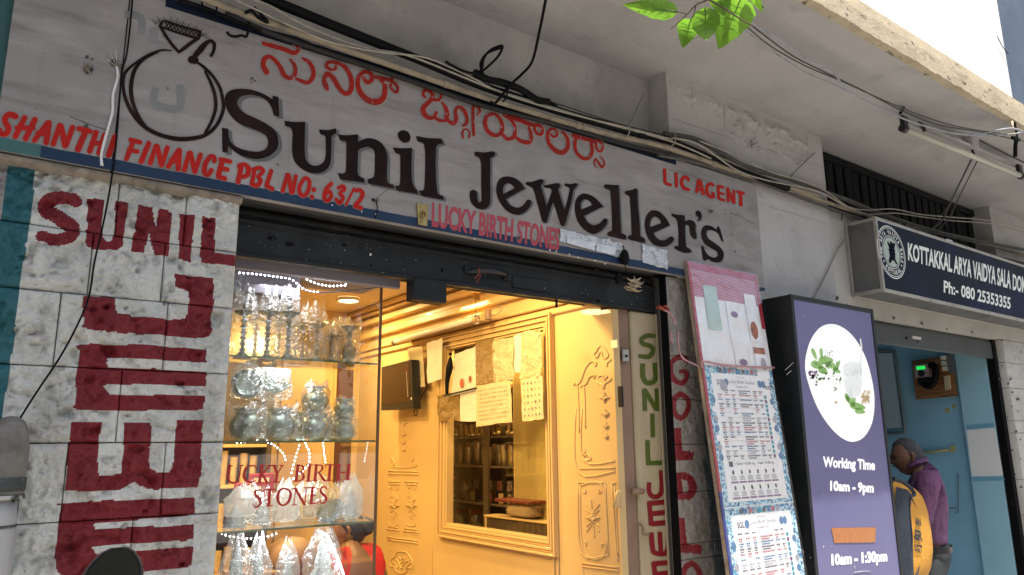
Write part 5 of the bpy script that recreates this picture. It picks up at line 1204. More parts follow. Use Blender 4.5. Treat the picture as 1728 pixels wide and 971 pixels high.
b = MB(); b.box(AX-.24, AX-.2, .402, ysh0-.04, .95, 2.49); b.build('side_wall', M['olive'], t)
b = MB(); b.bbox(AX-.22, AX-.201, ypx(848, 780), ypx(840, 780), .95, 2.48, .001); b.build('shelf_bracket', M['dark_inside'], t)
# goods on the alcove shelves
M['gold_steel'] = mat('warm_polished_steel', (.74, .56, .26), .28, metal=.5, layers=[((.3, .2, .08), 14, .45, .65, .7)], bump=[(40, .4, .004)])
M['jar_glass'] = film('jar_plastic', tint=(.95, .9, .75), gloss=.22, rough=.08, bump=(20, .3), haze=.38, hazecol=(.6, .5, .3))
M['red_lid'] = mat('red_jar_lid', (.45, .03, .015), .35)
M['bangle'] = mat('gilt_trinkets', (.75, .58, .24), .3, metal=.45, layers=[((.25, .15, .05), 40, .45, .6, .8)], bump=[(60, .9, .006)])
def tumbler(loc, r, h, label, group, tilt=0.0, stack=2):
    tt = thing('tumbler_stack', label, 'tumblers', (0, 0, 0), group)
    for k in range(stack):
        m_ = MB(); z0 = h*.16*k
        m_.lathe([(0, z0), (r*.72, z0), (r*.78, z0+h*.35), (r*.82, z0+h*.5), (r*.8, z0+h*.52), (r*.98, z0+h*.84), (r, z0+h*.85)][::1], (0, 0, 0), 14); m_.build('tumbler', M['gold_steel'], tt)
    tt.location = loc; tt.rotation_euler = (tilt, 0, 0); return tt
G1 = 'steel tumblers in stacks on the alcove shelf'
proto = None
XS = AX-.11
for i, px in enumerate((745, 757, 769, 781, 795, 806, 818, 829, 842, 855, 868, 880)):
    y = ypx(px, 770); z = SH[2]
    lb = 'stack of steel tumblers on the middle shelf of the dark alcove'
    if proto is None: proto = tumbler((XS, y, z), .026, .125, lb, G1)
    else:
        c = copy_tree(proto); c.location = (XS+random.uniform(-.02, .02), y, z); c.rotation_euler = (random.choice((0, 0, .16, -.1)), 0, random.uniform(0, 6)); s = random.uniform(.85, 1.12); c.scale = (s, s, s*random.uniform(.9, 1.2))
def bowl_thing(x, y, z, r, label, group, m_='gold_steel', rotx=0):
    q = MB(); q.lathe([(0, 0), (r*.5, .0), (r*.9, r*.6), (r, r*.9), (r*.85, r*1.1), (r*.5, r*1.3), (r*.55, r*1.5), (r*.62, r*1.55)], (0, 0, 0), 16); o = q.build('small_pot', M[m_]); tag(o, label, 'pot', group); o.location = (x, y, z); o.rotation_euler = (rotx, 0, 0); return o
G2 = 'small steel pots on the upper alcove shelf'; pr = None
for i, px in enumerate((746, 757, 768, 790, 802, 813, 824, 835, 846, 858, 870)):
    y = ypx(px, 730); lb = 'small bright steel pot on the upper shelf of the dark alcove'
    if pr is None: pr = bowl_thing(XS, y, SH[1], .024, lb, G2)
    else:
        c = copy_tree(pr); c.location = (XS+random.uniform(-.02, .02), y, SH[1]); s = random.uniform(.7, 1.15); c.scale = (s, s, s*random.uniform(.8, 1.4)); c.rotation_euler = (0, random.uniform(-.3, .3), random.uniform(0, 6))
q = MB()
for k in range(26):
    p = np.array([AX-.1, random.uniform(ysh0+.02, 1.9), random.choice((SH[0], SH[1]+.05, SH[0]))+random.uniform(.01, .05)]); r = random.uniform(.012, .03)
    q.tube([p+[0, r*math.cos(a), r*math.sin(a)] for a in np.linspace(0, 6.2, 9)], .005, 5)
tag(q.build('bangle_heap', M['bangle'], kind='stuff'), 'heap of gilt bangles and trinkets on the upper alcove shelves', 'bangles')
def jar(px, py, z, r, h, label, lid=True):
    y = ypx(px, py); tt = thing('trinket_jar', label, 'jar', (XS, y, z))
    q = MB(); q.lathe([(0, .002), (r, .002), (r, h*.72), (r*.85, h*.84), (r*.72, h*.88)], (XS, y, z), 18); q.build('jar_body', M['jar_glass'], tt)
    q = MB()
    for k in range(16):
        a = random.uniform(0, 6.28); rr = random.uniform(0, r*.7); c0 = np.array([XS+rr*math.cos(a), y+rr*math.sin(a), z+random.uniform(.012, h*.65)]); s = random.uniform(.011, .019)
        ax = Matrix.Rotation(random.uniform(0, 3), 3, random.choice('XY')); q.lathe([(0, -s), (s, -s*.4), (s, s*.4), (0, s)], c0, 7, ax=ax)
    q.build('trinkets', M['bangle'], tt, kind='stuff')
    if lid: q = MB(); q.lathe([(0, h*.88), (r*.78, h*.88), (r*.8, h*.89), (r*.8, h), (r*.74, h*1.01), (0, h*1.01)], (XS, y, z), 18); q.build('lid', M['red_lid'], tt)
jar(763, 835, SH[3], .043, .15, 'plastic jar of gilt trinkets with red lid, on the third shelf of the alcove')
jar(742, 835, SH[3], .040, .13, 'clear jar without lid at the left end of the third alcove shelf', False)
jar(789, 835, SH[3], .036, .145, 'clear lidless jar beside the red lidded jar on the third alcove shelf', False)
jar(752, 880, SH[4], .045, .115, 'dim jar at the left end of the lowest alcove shelf', False)
jar(780, 880, SH[4], .044, .125, 'red lidded jar, left one on the lowest alcove shelf')
jar(807, 880, SH[4], .046, .13, 'red lidded jar, right one on the lowest alcove shelf')
jar(829, 880, SH[4], .034, .10, 'small clear jar next to the drawer box on the lowest alcove shelf', False)
for si, (sz, row, s0) in enumerate(((SH[1], 'second', .8), (SH[3], 'fourth', .85), (SH[4], 'lowest', .8), (SH[2], 'third', 1.15))):
    for px in range(743, 886 if si != 2 else 832, 9):
        if si == 1 and 798 < px < 880: continue
        c = copy_tree(proto); c.location = (AX-.05, ypx(px, 780, AX-.05), sz); s = s0*random.uniform(.85, 1.15); c.scale = (s, s, s*random.uniform(.8, 1.15)); c.rotation_euler = (random.choice((0, 0, 0, .2)), 0, random.uniform(0, 6))
        c['label'] = 'steel tumbler stack at the back of the %s alcove shelf' % row; c['group'] = 'steel tumblers at the back of the %s alcove shelf' % row
# little framed cards
CC = [((.5, .42, .1), 'olive yellow'), ((.3, .1, .06), 'dark red'), ((.16, .1, .1), 'brown'), ((.1, .09, .08), 'black'), ((.45, .3, .15), 'tan'), ((.35, .12, .08), 'rust'), ((.2, .2, .16), 'grey')]
for i, (px, py, k) in enumerate(((808, 832, 0), (838, 830, 1), (856, 830, 4), (872, 830, 3), (803, 812, 6), (826, 808, 2), (843, 806, 5), (860, 810, 2))):
    m_ = mat('card_%s' % i, CC[k][0], .4, layers=[((.6, .45, .25), 60, .55, .62, .8)]); y = ypx(px, py); z = SH[3] if i < 4 else SH[3]+.075
    pos = ('first from the jars', 'second from the jars', 'third from the jars', 'last before the post')[i % 4]; row = 'lower' if i < 4 else 'upper'
    tt = thing('picture_card', f'small {CC[k][1]} framed card on the third alcove shelf, {row} row, {pos}', 'picture', (AX-.15+(.05 if i > 3 else 0), y, z))
    q = MB(); x_ = AX-.15+(.05 if i > 3 else 0); q.bbox(x_, x_+.008, y-.03, y+.03, z, z+.07, .002); q.build('frame', M['dark_inside'], tt)
    q = MB(); q.box(x_-.002, x_-.0002, y-.025, y+.025, z+.006, z+.064); q.build('picture', m_, tt)
# drawer box with parcel and red folder in the right of the alcove
M['parcel'] = mat('brown_cloth_parcel', (.42, .30, .16), .7, bump=[(14, .8, .02)]); M['maroon'] = mat('maroon_folder', (.12, .018, .01), .5)
zz0 = zpx(870, 893, 2.78); y0 = ypx(838, 890, 2.78); y1 = .45
t = thing('drawer_box', 'small dark drawer box with pale edge in the lower right of the alcove', 'box', (2.78, (y0+y1)/2, .93))
b = MB(); b.bbox(2.70, 2.80, y1, y0, .931, zpx(870, 876, 2.75), .003); b.build('body', M['dark_inside'], t)
zt_ = zpx(870, 876, 2.75); b = MB(); b.bbox(2.69, 2.80, y1, y0+.01, zt_, zt_+.012, .002); b.bbox(2.695, 2.6995, y0-.012, y0+.008, .98, zt_, .001); b.build('edge', M['wall_yellow'], t)
q = MB(); cy = (ypx(858, 860, 2.75)+ypx(915, 860, 2.75))/2; hw_ = abs(ypx(858, 860, 2.75)-ypx(905, 860, 2.75))/2
V, F = [], []
nu = 16; nv = 10
for j in range(nv+1):
    for i in range(nu):
        a = 2*math.pi*i/nu; u = j/nv; rr = (1-abs(2*u-1)**5)**.5; rx = .055*rr; ry = hw_*rr*(1+.08*math.sin(5*a+u*9)); V.append((2.745+rx*math.copysign(abs(math.cos(a))**.6, math.cos(a)), cy+ry*math.copysign(abs(math.sin(a))**.6, math.sin(a)), zt_+.013+.085*u))
F = [(j*nu+i, j*nu+(i+1) % nu, (j+1)*nu+(i+1) % nu, (j+1)*nu+i) for j in range(nv) for i in range(nu)]
q.add(V, F, 0, True); mesh_thing(q, 'cloth_parcel', M['parcel'], 'brown cloth parcel on the drawer box under the maroon folder', 'parcel')
q = MB(); q.bbox(2.66, 2.80, cy-hw_*1.2, cy+hw_*1.35, zt_+.100, zt_+.118, .003); mesh_thing(q, 'folder', M['maroon'], 'maroon folder lying on the cloth parcel in the alcove', 'folder')
t = thing('added_strip_lamp', 'unseen strip lamp added under the alcove top to light its shelves, behind the papers', 'lamp', (2.70, 1.3, 2.47)); q = MB(); q.bbox(2.66, 2.74, .8, 1.9, 2.478, 2.499, .004); q.build('housing', M['steel'], t); q = MB(); q.box(2.67, 2.73, .82, 1.88, 2.470, 2.4775); q.build('diffuser', mat('added_strip_glow', (1, .9, .7), .4, emit=(1, .72, .32), estr=26), t)  # unseen lamp, added to brighten the goods on the shelves
# glazing of the opening
M['clear_glass'] = film('clear_glass', tint=(.97, .98, .97), gloss=.08, rough=.0)
M['mirror_film'] = film('aged_glass', tint=(.93, .92, .88), gloss=.06, rough=.02)
q = MB(); q.quad((WX+.03, my0-.01, mz0-.01), (WX+.03, my1+.01, mz0-.01), (WX+.03, my1+.01, mz1+.01), (WX+.03, my0-.01, mz1+.01)); q.build('pane', M['mirror_film'], CW)

# papers, calendars and packets hanging on the frame (each a thing)
M['card_yellow'] = mat('cream_card', (.52, .44, .28), .45); M['card_white'] = mat('white_card', (.62, .58, .50), .35)
M['plastic_packet'] = mat('shiny_plastic_packet', (.5, .42, .26), .14, coat=.8, bump=[(18, .9, .03), (50, .3, .01)])
M['dark_packet'] = mat('dark_shiny_packet', (.22, .14, .05), .14, coat=.8, bump=[(18, .9, .03)])
def hang(name, corners, m_, label, cat, x=WX-.045, rows=None, extra=None, amp=.004):
    pl = PX(x); tt = thing(name, label, cat, tuple(pl.at(*corners[3])))
    crumple(corners, 5, 6, amp, pl=pl, lift=0).build('sheet', m_, tt)
    if rows:
        q = MB(); nr, nc, v0, v1, sz = rows; c = [pl.at(*k_, .006) for k_ in corners]
        for r_ in range(nr):
            for c_ in range(nc):
                u = .07+.86*(c_+.5)/nc; v = 1-(v0+(v1-v0)*(r_+.5)/nr); p = (c[3]*(1-u)+c[2]*u)*(1-v)+(c[0]*(1-u)+c[1]*u)*v
                a = random.uniform(.5, 1)*sz; e = random.uniform(.4, 1)*sz; q.add([p+[0, a, -e], p+[0, -a*.7, -e*.8], p+[0, -a, e], p+[0, a*.6, e*.9]], [(0, 1, 2, 3)])
        q.build('print', M['ink'], tt, kind='stuff')
    return tt
hang('packet', ((802, 578), (835, 570), (838, 655), (804, 652)), M['dark_packet'], 'dark shiny plastic packet hanging in the middle of the opening', 'packet', WX-.05, amp=.008)
hang('packet', ((832, 573), (866, 568), (868, 640), (834, 645)), M['plastic_packet'], 'clear shiny packet right of the dark packet above the bead chart', 'packet', WX-.05, amp=.01)
hang('packet', ((880, 562), (915, 557), (914, 640), (880, 638)), M['plastic_packet'], 'shiny plastic packet at the right corner of the opening', 'packet', WX-.05, amp=.012)
hang('packet', ((866, 568), (880, 563), (880, 628), (866, 630)), M['card_white'], 'white sheet between the two shiny packets', 'packet', WX-.043)
t1 = hang('calendar', ((768, 598), (803, 585), (804, 660), (762, 668)), M['card_white'], 'white calendar with two round pictures on the left of the opening', 'calendar', WX-.047)
q = MB()
for (px, py, rx, ry) in ((779, 647, .022, .03), (793, 640, .015, .022)):
    V = [onX(px, py, WX-.056)+[0, rx*math.cos(a), ry*math.sin(a)] for a in np.linspace(0, 6.283, 13)[:-1]]; q.add(V, [tuple(range(12))])
q.build('round_print', M['orange_print'], t1, kind='stuff')
hang('sheet', ((776, 660), (804, 656), (805, 712), (778, 712)), M['card_white'], 'plain white sheet below the calendar and beside the bead chart', 'paper', WX-.040, rows=(6, 4, .2, .9, .003))
hang('bead_chart', ((803, 652), (862, 642), (865, 712), (804, 720)), M['card_yellow'], 'cream chart with rows of small dark beads hanging in the opening', 'chart', WX-.055, rows=(8, 14, .08, .9, .0052))
hang('bead_chart', ((879, 640), (916, 634), (918, 707), (882, 712)), M['card_yellow'], 'narrow cream chart with small drawings at the right of the opening', 'chart', WX-.055, rows=(6, 5, .05, .95, .0065))
hang('packet', ((738, 668), (776, 662), (778, 710), (741, 712)), M['dark_packet'], 'crinkled smoky packet at the lower left of the hanging papers', 'packet', WX-.038, amp=.01)
tt = hang('notice_sheet', ((688, 589), (713, 585), (718, 653), (698, 655)), M['card_yellow'], 'cream notice sheets on a clip beside the black monitor', 'paper', WX-.06, rows=(16, 5, .08, .8, .0035))
hang('notice_sheet', ((721, 580), (747, 570), (746, 640), (722, 648)), M['card_white'], 'white sheet in plastic sleeve between the monitor and the calendar', 'paper', WX-.075, rows=(7, 6, .3, .95, .0025), amp=.006)
q = MB(); q.tube([onX(754, 665, WX-.07), onX(755, 640, WX-.07), onX(759, 620, WX-.07), onX(760, 602, WX-.07)], [.010, .016, .024, .006], 8, sub=3); q.lathe([(0, -.014), (.013, 0), (0, .015)], onX(760, 598, WX-.07), 8)
mesh_thing(q, 'tassel', M['black'], 'long black hair tassel hanging left of the calendar', 'tassel')
q = MB(); q.tube([onX(750, 668, WX-.07), onX(804, 655, WX-.06)], .006, 6); mesh_thing(q, 'rod', M['black_gloss'], 'thin dark rod below the calendar', 'rod')
# monitor
PM = PX(WX-.13)
t = thing('monitor', 'black flat monitor on the carved wall with a row of tiny logos down its edge', 'monitor', tuple(PM.at(670, 695)))
c = [PM.at(*k_) for k_ in ((644, 620), (694, 607), (697, 690), (643, 693))]
q = MB(); c2 = [p+[.06, 0, 0] for p in c]; q.add(c+c2, [(3, 2, 1, 0), (4, 5, 6, 7), (0, 1, 5, 4), (1, 2, 6, 5), (2, 3, 7, 6), (3, 0, 4, 7)]); q.build('housing', M['black_gloss'], t)
q = MB(); cc = [PM.at(*k_, .002) for k_ in ((645, 624), (690, 611), (693, 678), (645, 683))]; q.add(cc, [(3, 2, 1, 0)]); q.build('screen', mat('brown_reflecting_screen', (.03, .014, .008), .2), t)
q = MB()
for k in range(11):
    p = PM.at(686.5+k*.25, 625+k*4.3, .004); s = .004; q.add([p+[0, s, -s], p+[0, -s, -s], p+[0, -s, s], p+[0, s, s]], [(0, 1, 2, 3)], 1 if k == 0 else 0)
p = PM.at(695, 673, .004); s = .008; q.add([p+[0, s, -s], p+[0, -s, -s], p+[0, -s, s], p+[0, s, s]], [(0, 1, 2, 3)], 0)
q.build('sticker_row', [M['card_white'], M['red_lid']], t, kind='stuff')
q = MB(); q.tube([PM.at(697, 680)+[.02, 0, 0], PM.at(693, 700)+[.05, 0, 0], PM.at(688, 695)+[.05, 0, 0], PM.at(700, 650)+[.1, 0, 0]], .003, 5, sub=4); q.build('cord', M['black'], t)
q = MB(); p = PM.at(668, 650); q.box(p[0]+.06, WX, p[1]-.05, p[1]+.05, p[2]-.08, p[2]+.02); q.build('bracket', M['black'], t)
# tube light (unlit) above the opening
t = thing('tube_light', 'unlit cream tube light high on the carved wall above the hanging papers', 'tube light', tuple(onX(720, 560, WX-.12)))
a = onX(663, 578, WX-.14); e = onX(806, 536, WX-.14)
q = MB(); q.tube([a, e], .016, 12); q.build('tube', M['card_white'], t)
q = MB(); q.tube([a, a+(e-a)*.03], .019, 10); q.tube([e-(e-a)*.03, e], .019, 10); q.build('end_cap', M['brown_jamb'], t, kind='stuff')
q = MB(); q.bbox(WX-.10, WX, min(a[1], e[1])+.03, max(a[1], e[1])-.03, a[2]+.012, a[2]+.06, .004); q.build('fitting', M['wall_yellow'], t)
q = MB(); p = onX(820, 530, WX-.10); q.tube([p, p+[0, -.06, .02], p+[0, -.16, .015], p+[0, -.12, -.02], p+[0, -.02, -.01]], .003, 5, sub=4); q.bbox(p[0]-.02, p[0]+.01, p[1]-.05, p[1]-.01, p[2]-.04, p[2]+.02, .004)
mesh_thing(q, 'wire_loop', M['brown_jamb'], 'loop of brown wire and holder at the end of the tube light', 'wire')
# hanging crystal ball with orange tag
t = thing('crystal_ball', 'clear crystal ball on a dark thread with a small orange tag, under the shutter rail', 'ornament', tuple(onY(803, 540, .45)))
p = onY(803, 540, .45); pt = onY(803, 490, .45)
q = MB(); R_ = .023; bm = bmesh.new(); bmesh.ops.create_icosphere(bm, subdivisions=2, radius=R_)
q.add([tuple(np.array(v.co[:])+p) for v in bm.verts], [[v.index for v in f.verts] for f in bm.faces]); bm.free()
q.build('ball', mat('crystal', (1, .95, .85), .0, trans=1.0, ior=1.5), t)
q = MB(); q.tube([p+[0, 0, .02], pt+[0, 0, .05]], .0018, 5); q.build('thread', M['black'], t)
q = MB(); pg = onY(804, 500, .45); q.bbox(pg[0]-.018, pg[0]+.018, pg[1]-.004, pg[1]-.001, pg[2]-.02, pg[2]+.018, .002); q.build('tag', mat('orange_tag', (.7, .25, .03), .4), t)

# ================================================================ back of the shop seen through the showcase
t = thing('back_cabinet', 'dark cabinet of gold steel tumblers behind the showcase, left part of the back wall', 'cabinet', (.6, 2.6, FLZ))
BYc = 2.40
bx0, bx1 = LX+.02, float(onY(455, 820, BYc)[0])
b = MB(); b.box(bx0, bx1, BYc+.16, BYc+.18, FLZ, 2.3); b.box(bx1-.03, bx1, BYc, BYc+.16, FLZ, 2.3); b.build('carcass', M['dark_inside'], t)
zs = [float(onY(420, y, BYc)[2]) for y in (818, 890, 965)]+[float(onY(420, 750, BYc)[2])]
for z in zs:
    b = MB(); b.bbox(bx0, bx1-.031, BYc, BYc+.159, z-.02, z, .003); b.build('shelf', M['wall_yellow'], t)
G3 = 'tall gold tumbler stacks in the dark back cabinet'; 
for zi, (z, h) in enumerate(((zs[0], 1.5), (zs[1], 1.1), (zs[2], 1.1))):
    x = .45
    while x < bx1-.05:
        c = copy_tree(proto); c.location = (x, BYc+.07, z); c.scale = (1.05, 1.05, h*random.uniform(.9, 1.15)); c['label'] = 'tall gold tumbler stack on the %s shelf of the back cabinet' % ('second', 'third', 'lowest', 'top')[zi]; c['group'] = G3+', %s shelf' % ('second', 'third', 'lowest', 'top')[zi]; c.rotation_euler = (0, 0, random.uniform(0, 6)); x += .062
M['red_box'] = mat('dark_red_box', (.25, .01, .025), .4)
for i, (x0, y0, x1, y1, lb) in enumerate(((425, 800, 462, 838, 'dark red box with white label, upper one behind the LUCKY lettering'), (400, 816, 452, 850, 'dark red box with white label, lower left one behind the LUCKY lettering'))):
    yy = 1.25+i*-.06; a = onY(x0, y0, yy); e = onY(x1, y1, yy); tt = thing('gift_box', lb, 'box', tuple(e))
    q = MB(); q.bbox(a[0], e[0], yy, yy+.05, e[2], a[2], .003); q.build('carton', M['red_box'], tt)
    q = MB(); w = e[0]-a[0]; h = a[2]-e[2]; q.box(a[0]+w*(.1 if i == 0 else .05), a[0]+w*(.75 if i == 0 else .75), yy-.002, yy-.0005, e[2]+h*.35, e[2]+h*.82); q.build('label_sticker', M['card_white'], tt)
b = MB(); a = onY(565, 760, BY-.01); e = onY(592, 760, BY-.01); b.box(a[0], e[0], BY-.012, BY-.001, FLZ, 2.2); mesh_thing(b, 'door_strip', M['brown_door'], 'dark brown strip on the yellow back wall, right of the BIRTH lettering', 'door strip')
b = MB()
for px in (470, 560, 600): a = onY(px, 800, BY-.01); b.bbox(a[0]-.012, a[0]+.012, BY-.014, BY-.0005, FLZ, 2.3, .004)
tag(b.build('door_moulding', M['wall_yellow'], kind='stuff'), 'thin vertical mouldings on the yellow back wall', 'moulding')
# counter the showcase stands on
b = MB(); b.bbox(.722, 1.40, .27, .62, FLZ, .98, .006); mesh_thing(b, 'counter', M['brown_jamb'], 'brown counter base carrying the glass showcase', 'counter')

# ================================================================ glass showcase
GY = .25; gx0, gx1 = .715, 1.352; gy1 = .60
t = thing('glass_showcase', 'glass showcase of bagged lamps and pots with red BIRTH STONES lettering on its front', 'showcase', (1.03, .42, .98))
M['shelf_glass'] = film('green_edged_glass', tint=(.90, .97, .93), gloss=.05, rough=.0)
M['glass_edge'] = mat('green_glass_edge', (.10, .13, .05), .2, coat=.5)
M['brass_trim'] = mat('dark_brass_trim', (.16, .09, .045), .4, metal=.5)
M['lavender'] = mat('lavender_laminate', (.23, .205, .235), .5)
q = MB(); q.quad((gx0, GY, .98), (gx1, GY, .98), (gx1, GY, 2.25), (gx0, GY, 2.25)); q.build('front_glass', M['clear_glass'], t)
q = MB(); q.quad((gx1, GY, .98), (gx1, gy1, .98), (gx1, gy1, 2.25), (gx1, GY, 2.25)); q.build('side_glass', M['clear_glass'], t)
q = MB(); q.bbox(gx1-.004, gx1+.006, GY-.006, GY+.006, .98, 2.245, .002); q.build('corner_trim', M['brass_trim'], t)
SHZ = [1.930, 1.623, 1.315]
for z in SHZ:
    q = MB(); q.quad((gx0, GY+.01, z), (gx1-.006, GY+.01, z), (gx1-.006, gy1-.01, z), (gx0, gy1-.01, z)); s_ = q.build('glass_shelf', M['shelf_glass'], t)
    q = MB(); q.box(gx0, gx1-.006, GY+.004, GY+.0095, z-.006, z+.001); q.build('shelf_edge', M['glass_edge'], s_)
q = MB(); q.bbox(gx0-.01, 1.425, GY-.03, GY+.0, 2.245, 2.30, .003); q.bbox(gx0-.01, 1.425, GY+.001, gy1, 2.285, 2.30, .003); q.build('lid', M['lavender'], t)
q = MB(); q.box(gx0, 1.10, gy1-.012, gy1, 2.16, 2.284); q.box(gx0, 1.06, GY+.15, GY+.152, 2.20, 2.284); q.build('lid_back', M['lavender'], t)
q = MB()
KV = ((370, 760), 7.2)
for s in ("105,188,8 160,190,8", "125,190,30 105,330,28 130,385,22 180,395,18 230,360,10 262,190,9", "240,184,8 290,186,8",
 "448,240,8 440,200,10 400,188,12 330,210,22 300,300,32 320,365,26 380,390,12 440,370,7",
 "475,188,8 560,188,8", "520,190,30 485,392,30", "450,398,8 540,394,8", "615,188,9 520,290,12", "520,285,18 575,390,30", "560,394,8 625,392,8", "590,184,8 660,184,8",
 "640,188,8 700,190,8", "665,190,28 700,290,24", "765,190,9 700,290,9", "700,290,28 685,385,28", "650,390,8 735,388,8", "735,186,8 778,186,8",
 "915,184,8 980,184,8", "955,186,28 932,370,28", "960,184,10 1005,190,14 1020,220,22 995,262,12 950,270,8", "960,272,8 1010,285,16 1022,325,26 995,365,14 930,374,8", "900,378,8 960,376,8",
 "1060,180,8 1125,180,8", "1098,182,28 1078,370,28", "1050,375,8 1115,375,8", "1150,180,8 1200,180,8", "1178,182,28 1160,368,28", "1135,372,8 1195,372,8", "1190,180,10 1245,188,14 1250,225,22 1215,265,10 1180,270,8", "1205,270,16 1270,365,26", "1262,372,8 1305,370,8",
 "1290,205,6 1292,180,10 1395,180,10 1392,208,6", "1345,182,28 1330,362,28", "1300,368,8 1370,366,8",
 "1415,180,8 1475,180,8", "1450,182,28 1438,360,28", "1410,365,8 1475,363,8", "1450,272,12 1565,272,12", "1575,182,28 1560,352,28", "1540,180,8 1592,180,8", "1530,358,8 1590,350,8",
 "512,510,6 500,485,12 460,484,14 432,510,22 445,550,28 485,590,30 500,640,26 475,680,16 430,690,12 405,650,6",
 "545,520,6 550,482,10 680,478,10 685,510,6", "612,482,30 600,672,30", "570,676,8 645,672,8",
 "775,465,14 725,500,24 708,580,32 730,650,22 780,670,14 835,630,26 865,550,30 845,485,20 775,465,14",
 "880,470,8 940,466,8", "925,468,26 1030,655,28", "925,480,8 905,655,8", "880,664,8 935,662,8", "1055,460,8 1040,650,8", "1030,458,8 1080,456,8",
 "1085,458,8 1180,452,10 1185,480,6", "1130,458,28 1115,642,28", "1130,550,10 1170,545,8", "1085,652,8 1180,640,10 1205,610,6",
 "1300,480,6 1290,450,12 1250,448,14 1228,478,22 1240,520,26 1285,560,28 1298,600,24 1270,640,14 1230,635,10 1220,600,6"):
    paint_polys(q, stroke(s, *KV, grow=.4), PY(GY), .0015)
M['glass_red'] = mat('red_vinyl', (.42, .02, .02), .4)
q.build('vinyl_lettering', M['glass_red'], t)
# LED strip: real little lamps on a ribbon
M['led'] = mat('led_bead', (1, 1, 1), .4, emit=(.86, .90, 1.0), estr=22)
t = thing('led_strip', 'string of tiny white LED lights looping under the showcase lid', 'light strip', (1.0, .4, 2.27))
PLD = PY(.30)
def strand(pts, n, y, mb, r=.0032):
    P, _ = smooth3([onY(a[0], a[1], y) for a in pts], [0]*len(pts), 12); P = np.array(P); d = np.r_[0, np.cumsum(np.linalg.norm(np.diff(P, axis=0), axis=1))]
    for s in np.linspace(0, d[-1], n):
        c0 = np.array([np.interp(s, d, P[:, k]) for k in range(3)]); mb.lathe([(0, -r), (r, 0), (0, r)], c0, 6)
q = MB(); strand(((404, 461), (430, 463), (470, 468), (492, 472), (506, 484), (520, 491), (536, 493)), 21, .30, q)
strand(((500, 465), (540, 468), (570, 474), (584, 480)), 12, .36, q, .0022); strand(((518, 472), (535, 479), (555, 483), (582, 482)), 11, .28, q, .0038)
q.build('led_bead', M['led'], t, kind='stuff')
q = MB(); q.tube([onY(*a, .302) for a in ((404, 459), (440, 462), (492, 471), (508, 485), (530, 493), (580, 492), (650, 484))], .003, 5, sub=4); q.build('ribbon', M['lavender'], t)
t = thing('led_strip', 'tiny white LED lights under the second glass shelf, curling down by the BIRTH lettering', 'light strip', (1.0, .4, 1.6))
q = MB(); strand(((400, 748), (430, 746), (455, 748), (475, 762), (482, 776)), 16, .5, q, .0026); strand(((515, 748), (522, 765), (520, 785), (505, 800), (490, 812)), 13, .5, q, .0034); strand(((545, 748), (549, 780)), 7, .55, q, .0024); strand(((505, 752), (498, 775), (492, 798)), 8, .5, q, .0026)
q.build('led_bead', M['led'], t, kind='stuff')
t = thing('led_strip', 'string of tiny white LED lights under the lowest glass shelf', 'light strip', (1.0, .4, 1.3))
q = MB(); strand(((374, 901), (392, 906), (420, 909), (445, 907), (466, 901)), 14, .42, q, .0032); strand(((538, 897), (552, 905), (562, 925), (573, 950), (580, 971)), 24, .32, q, .0042)
q.build('led_bead', M['led'], t, kind='stuff')

# ---- bagged goods
M['bag'] = film('crinkled_clear_bag', tint=(.97, .97, .95), gloss=.18, rough=.12, bump=(26, 1.0), haze=.09, hazecol=(.85, .85, .82))
M['bag_milky'] = film('milky_plastic_bag', tint=(.95, .96, .95), gloss=.22, rough=.16, bump=(30, 1.0), haze=.42, hazecol=(.78, .80, .78))
M['bag_amber'] = film('amber_plastic_bag', tint=(1.0, .93, .78), gloss=.20, rough=.14, bump=(24, 1.0), haze=.26, hazecol=(.9, .66, .3))
M['aged_brass'] = mat('aged_dark_brass', (.20, .19, .12), .34, metal=.85, layers=[((.06, .06, .04), 20, .45, .65, .8)])
M['pot_metal'] = mat('silver_green_metal', (.30, .35, .29), .30, metal=.92, layers=[((.20, .25, .20), 16, .42, .65, .8)], bump=[(24, .5, .006)])
M['silver_leaf'] = mat('silver_sheet_relief', (.62, .66, .64), .25, metal=.9, bump=[(50, 1.0, .01), (120, .6, .004)])
def bag(cx, cy, z0, rx, ry, h, m_, label, top=.25, seed=0, tilt=0):
    """crumpled bag round something, gathered or open at the top"""
    nu, nv = 26, 16; V = []; rs = np.random.RandomState(seed+1)
    ph = rs.uniform(0, 6, 5)
    for j in range(nv+1):
        u = j/nv; base = (1-(1-min(1, u/.12))**2)**.5 if u < .12 else 1.0
        sh = base*(1-(1-top)*max(0, (u-.62)/.38)**1.4)
        for i in range(nu):
            a = 2*math.pi*i/nu; w = 1+.10*math.sin(5*a+ph[0]+u*5)*u+.07*math.sin(9*a+ph[1]-u*8)+rs.uniform(-.045, .045)
            zz = z0+h*u+(h*.10*math.sin(3*a+ph[2])+h*.05*math.sin(7*a+ph[3]))*max(0, u-.7)*3
            V.append((cx+rx*sh*w*math.cos(a)+tilt*u*h, cy+ry*sh*w*math.sin(a), zz))
    F = [(j*nu+i, j*nu+(i+1) % nu, (j+1)*nu+(i+1) % nu, (j+1)*nu+i) for j in range(nv) for i in range(nu)]
    q = MB(); q.add(V, F, 0, False); o = q.build('plastic_bag', m_); return tag(o, label, 'plastic bag')
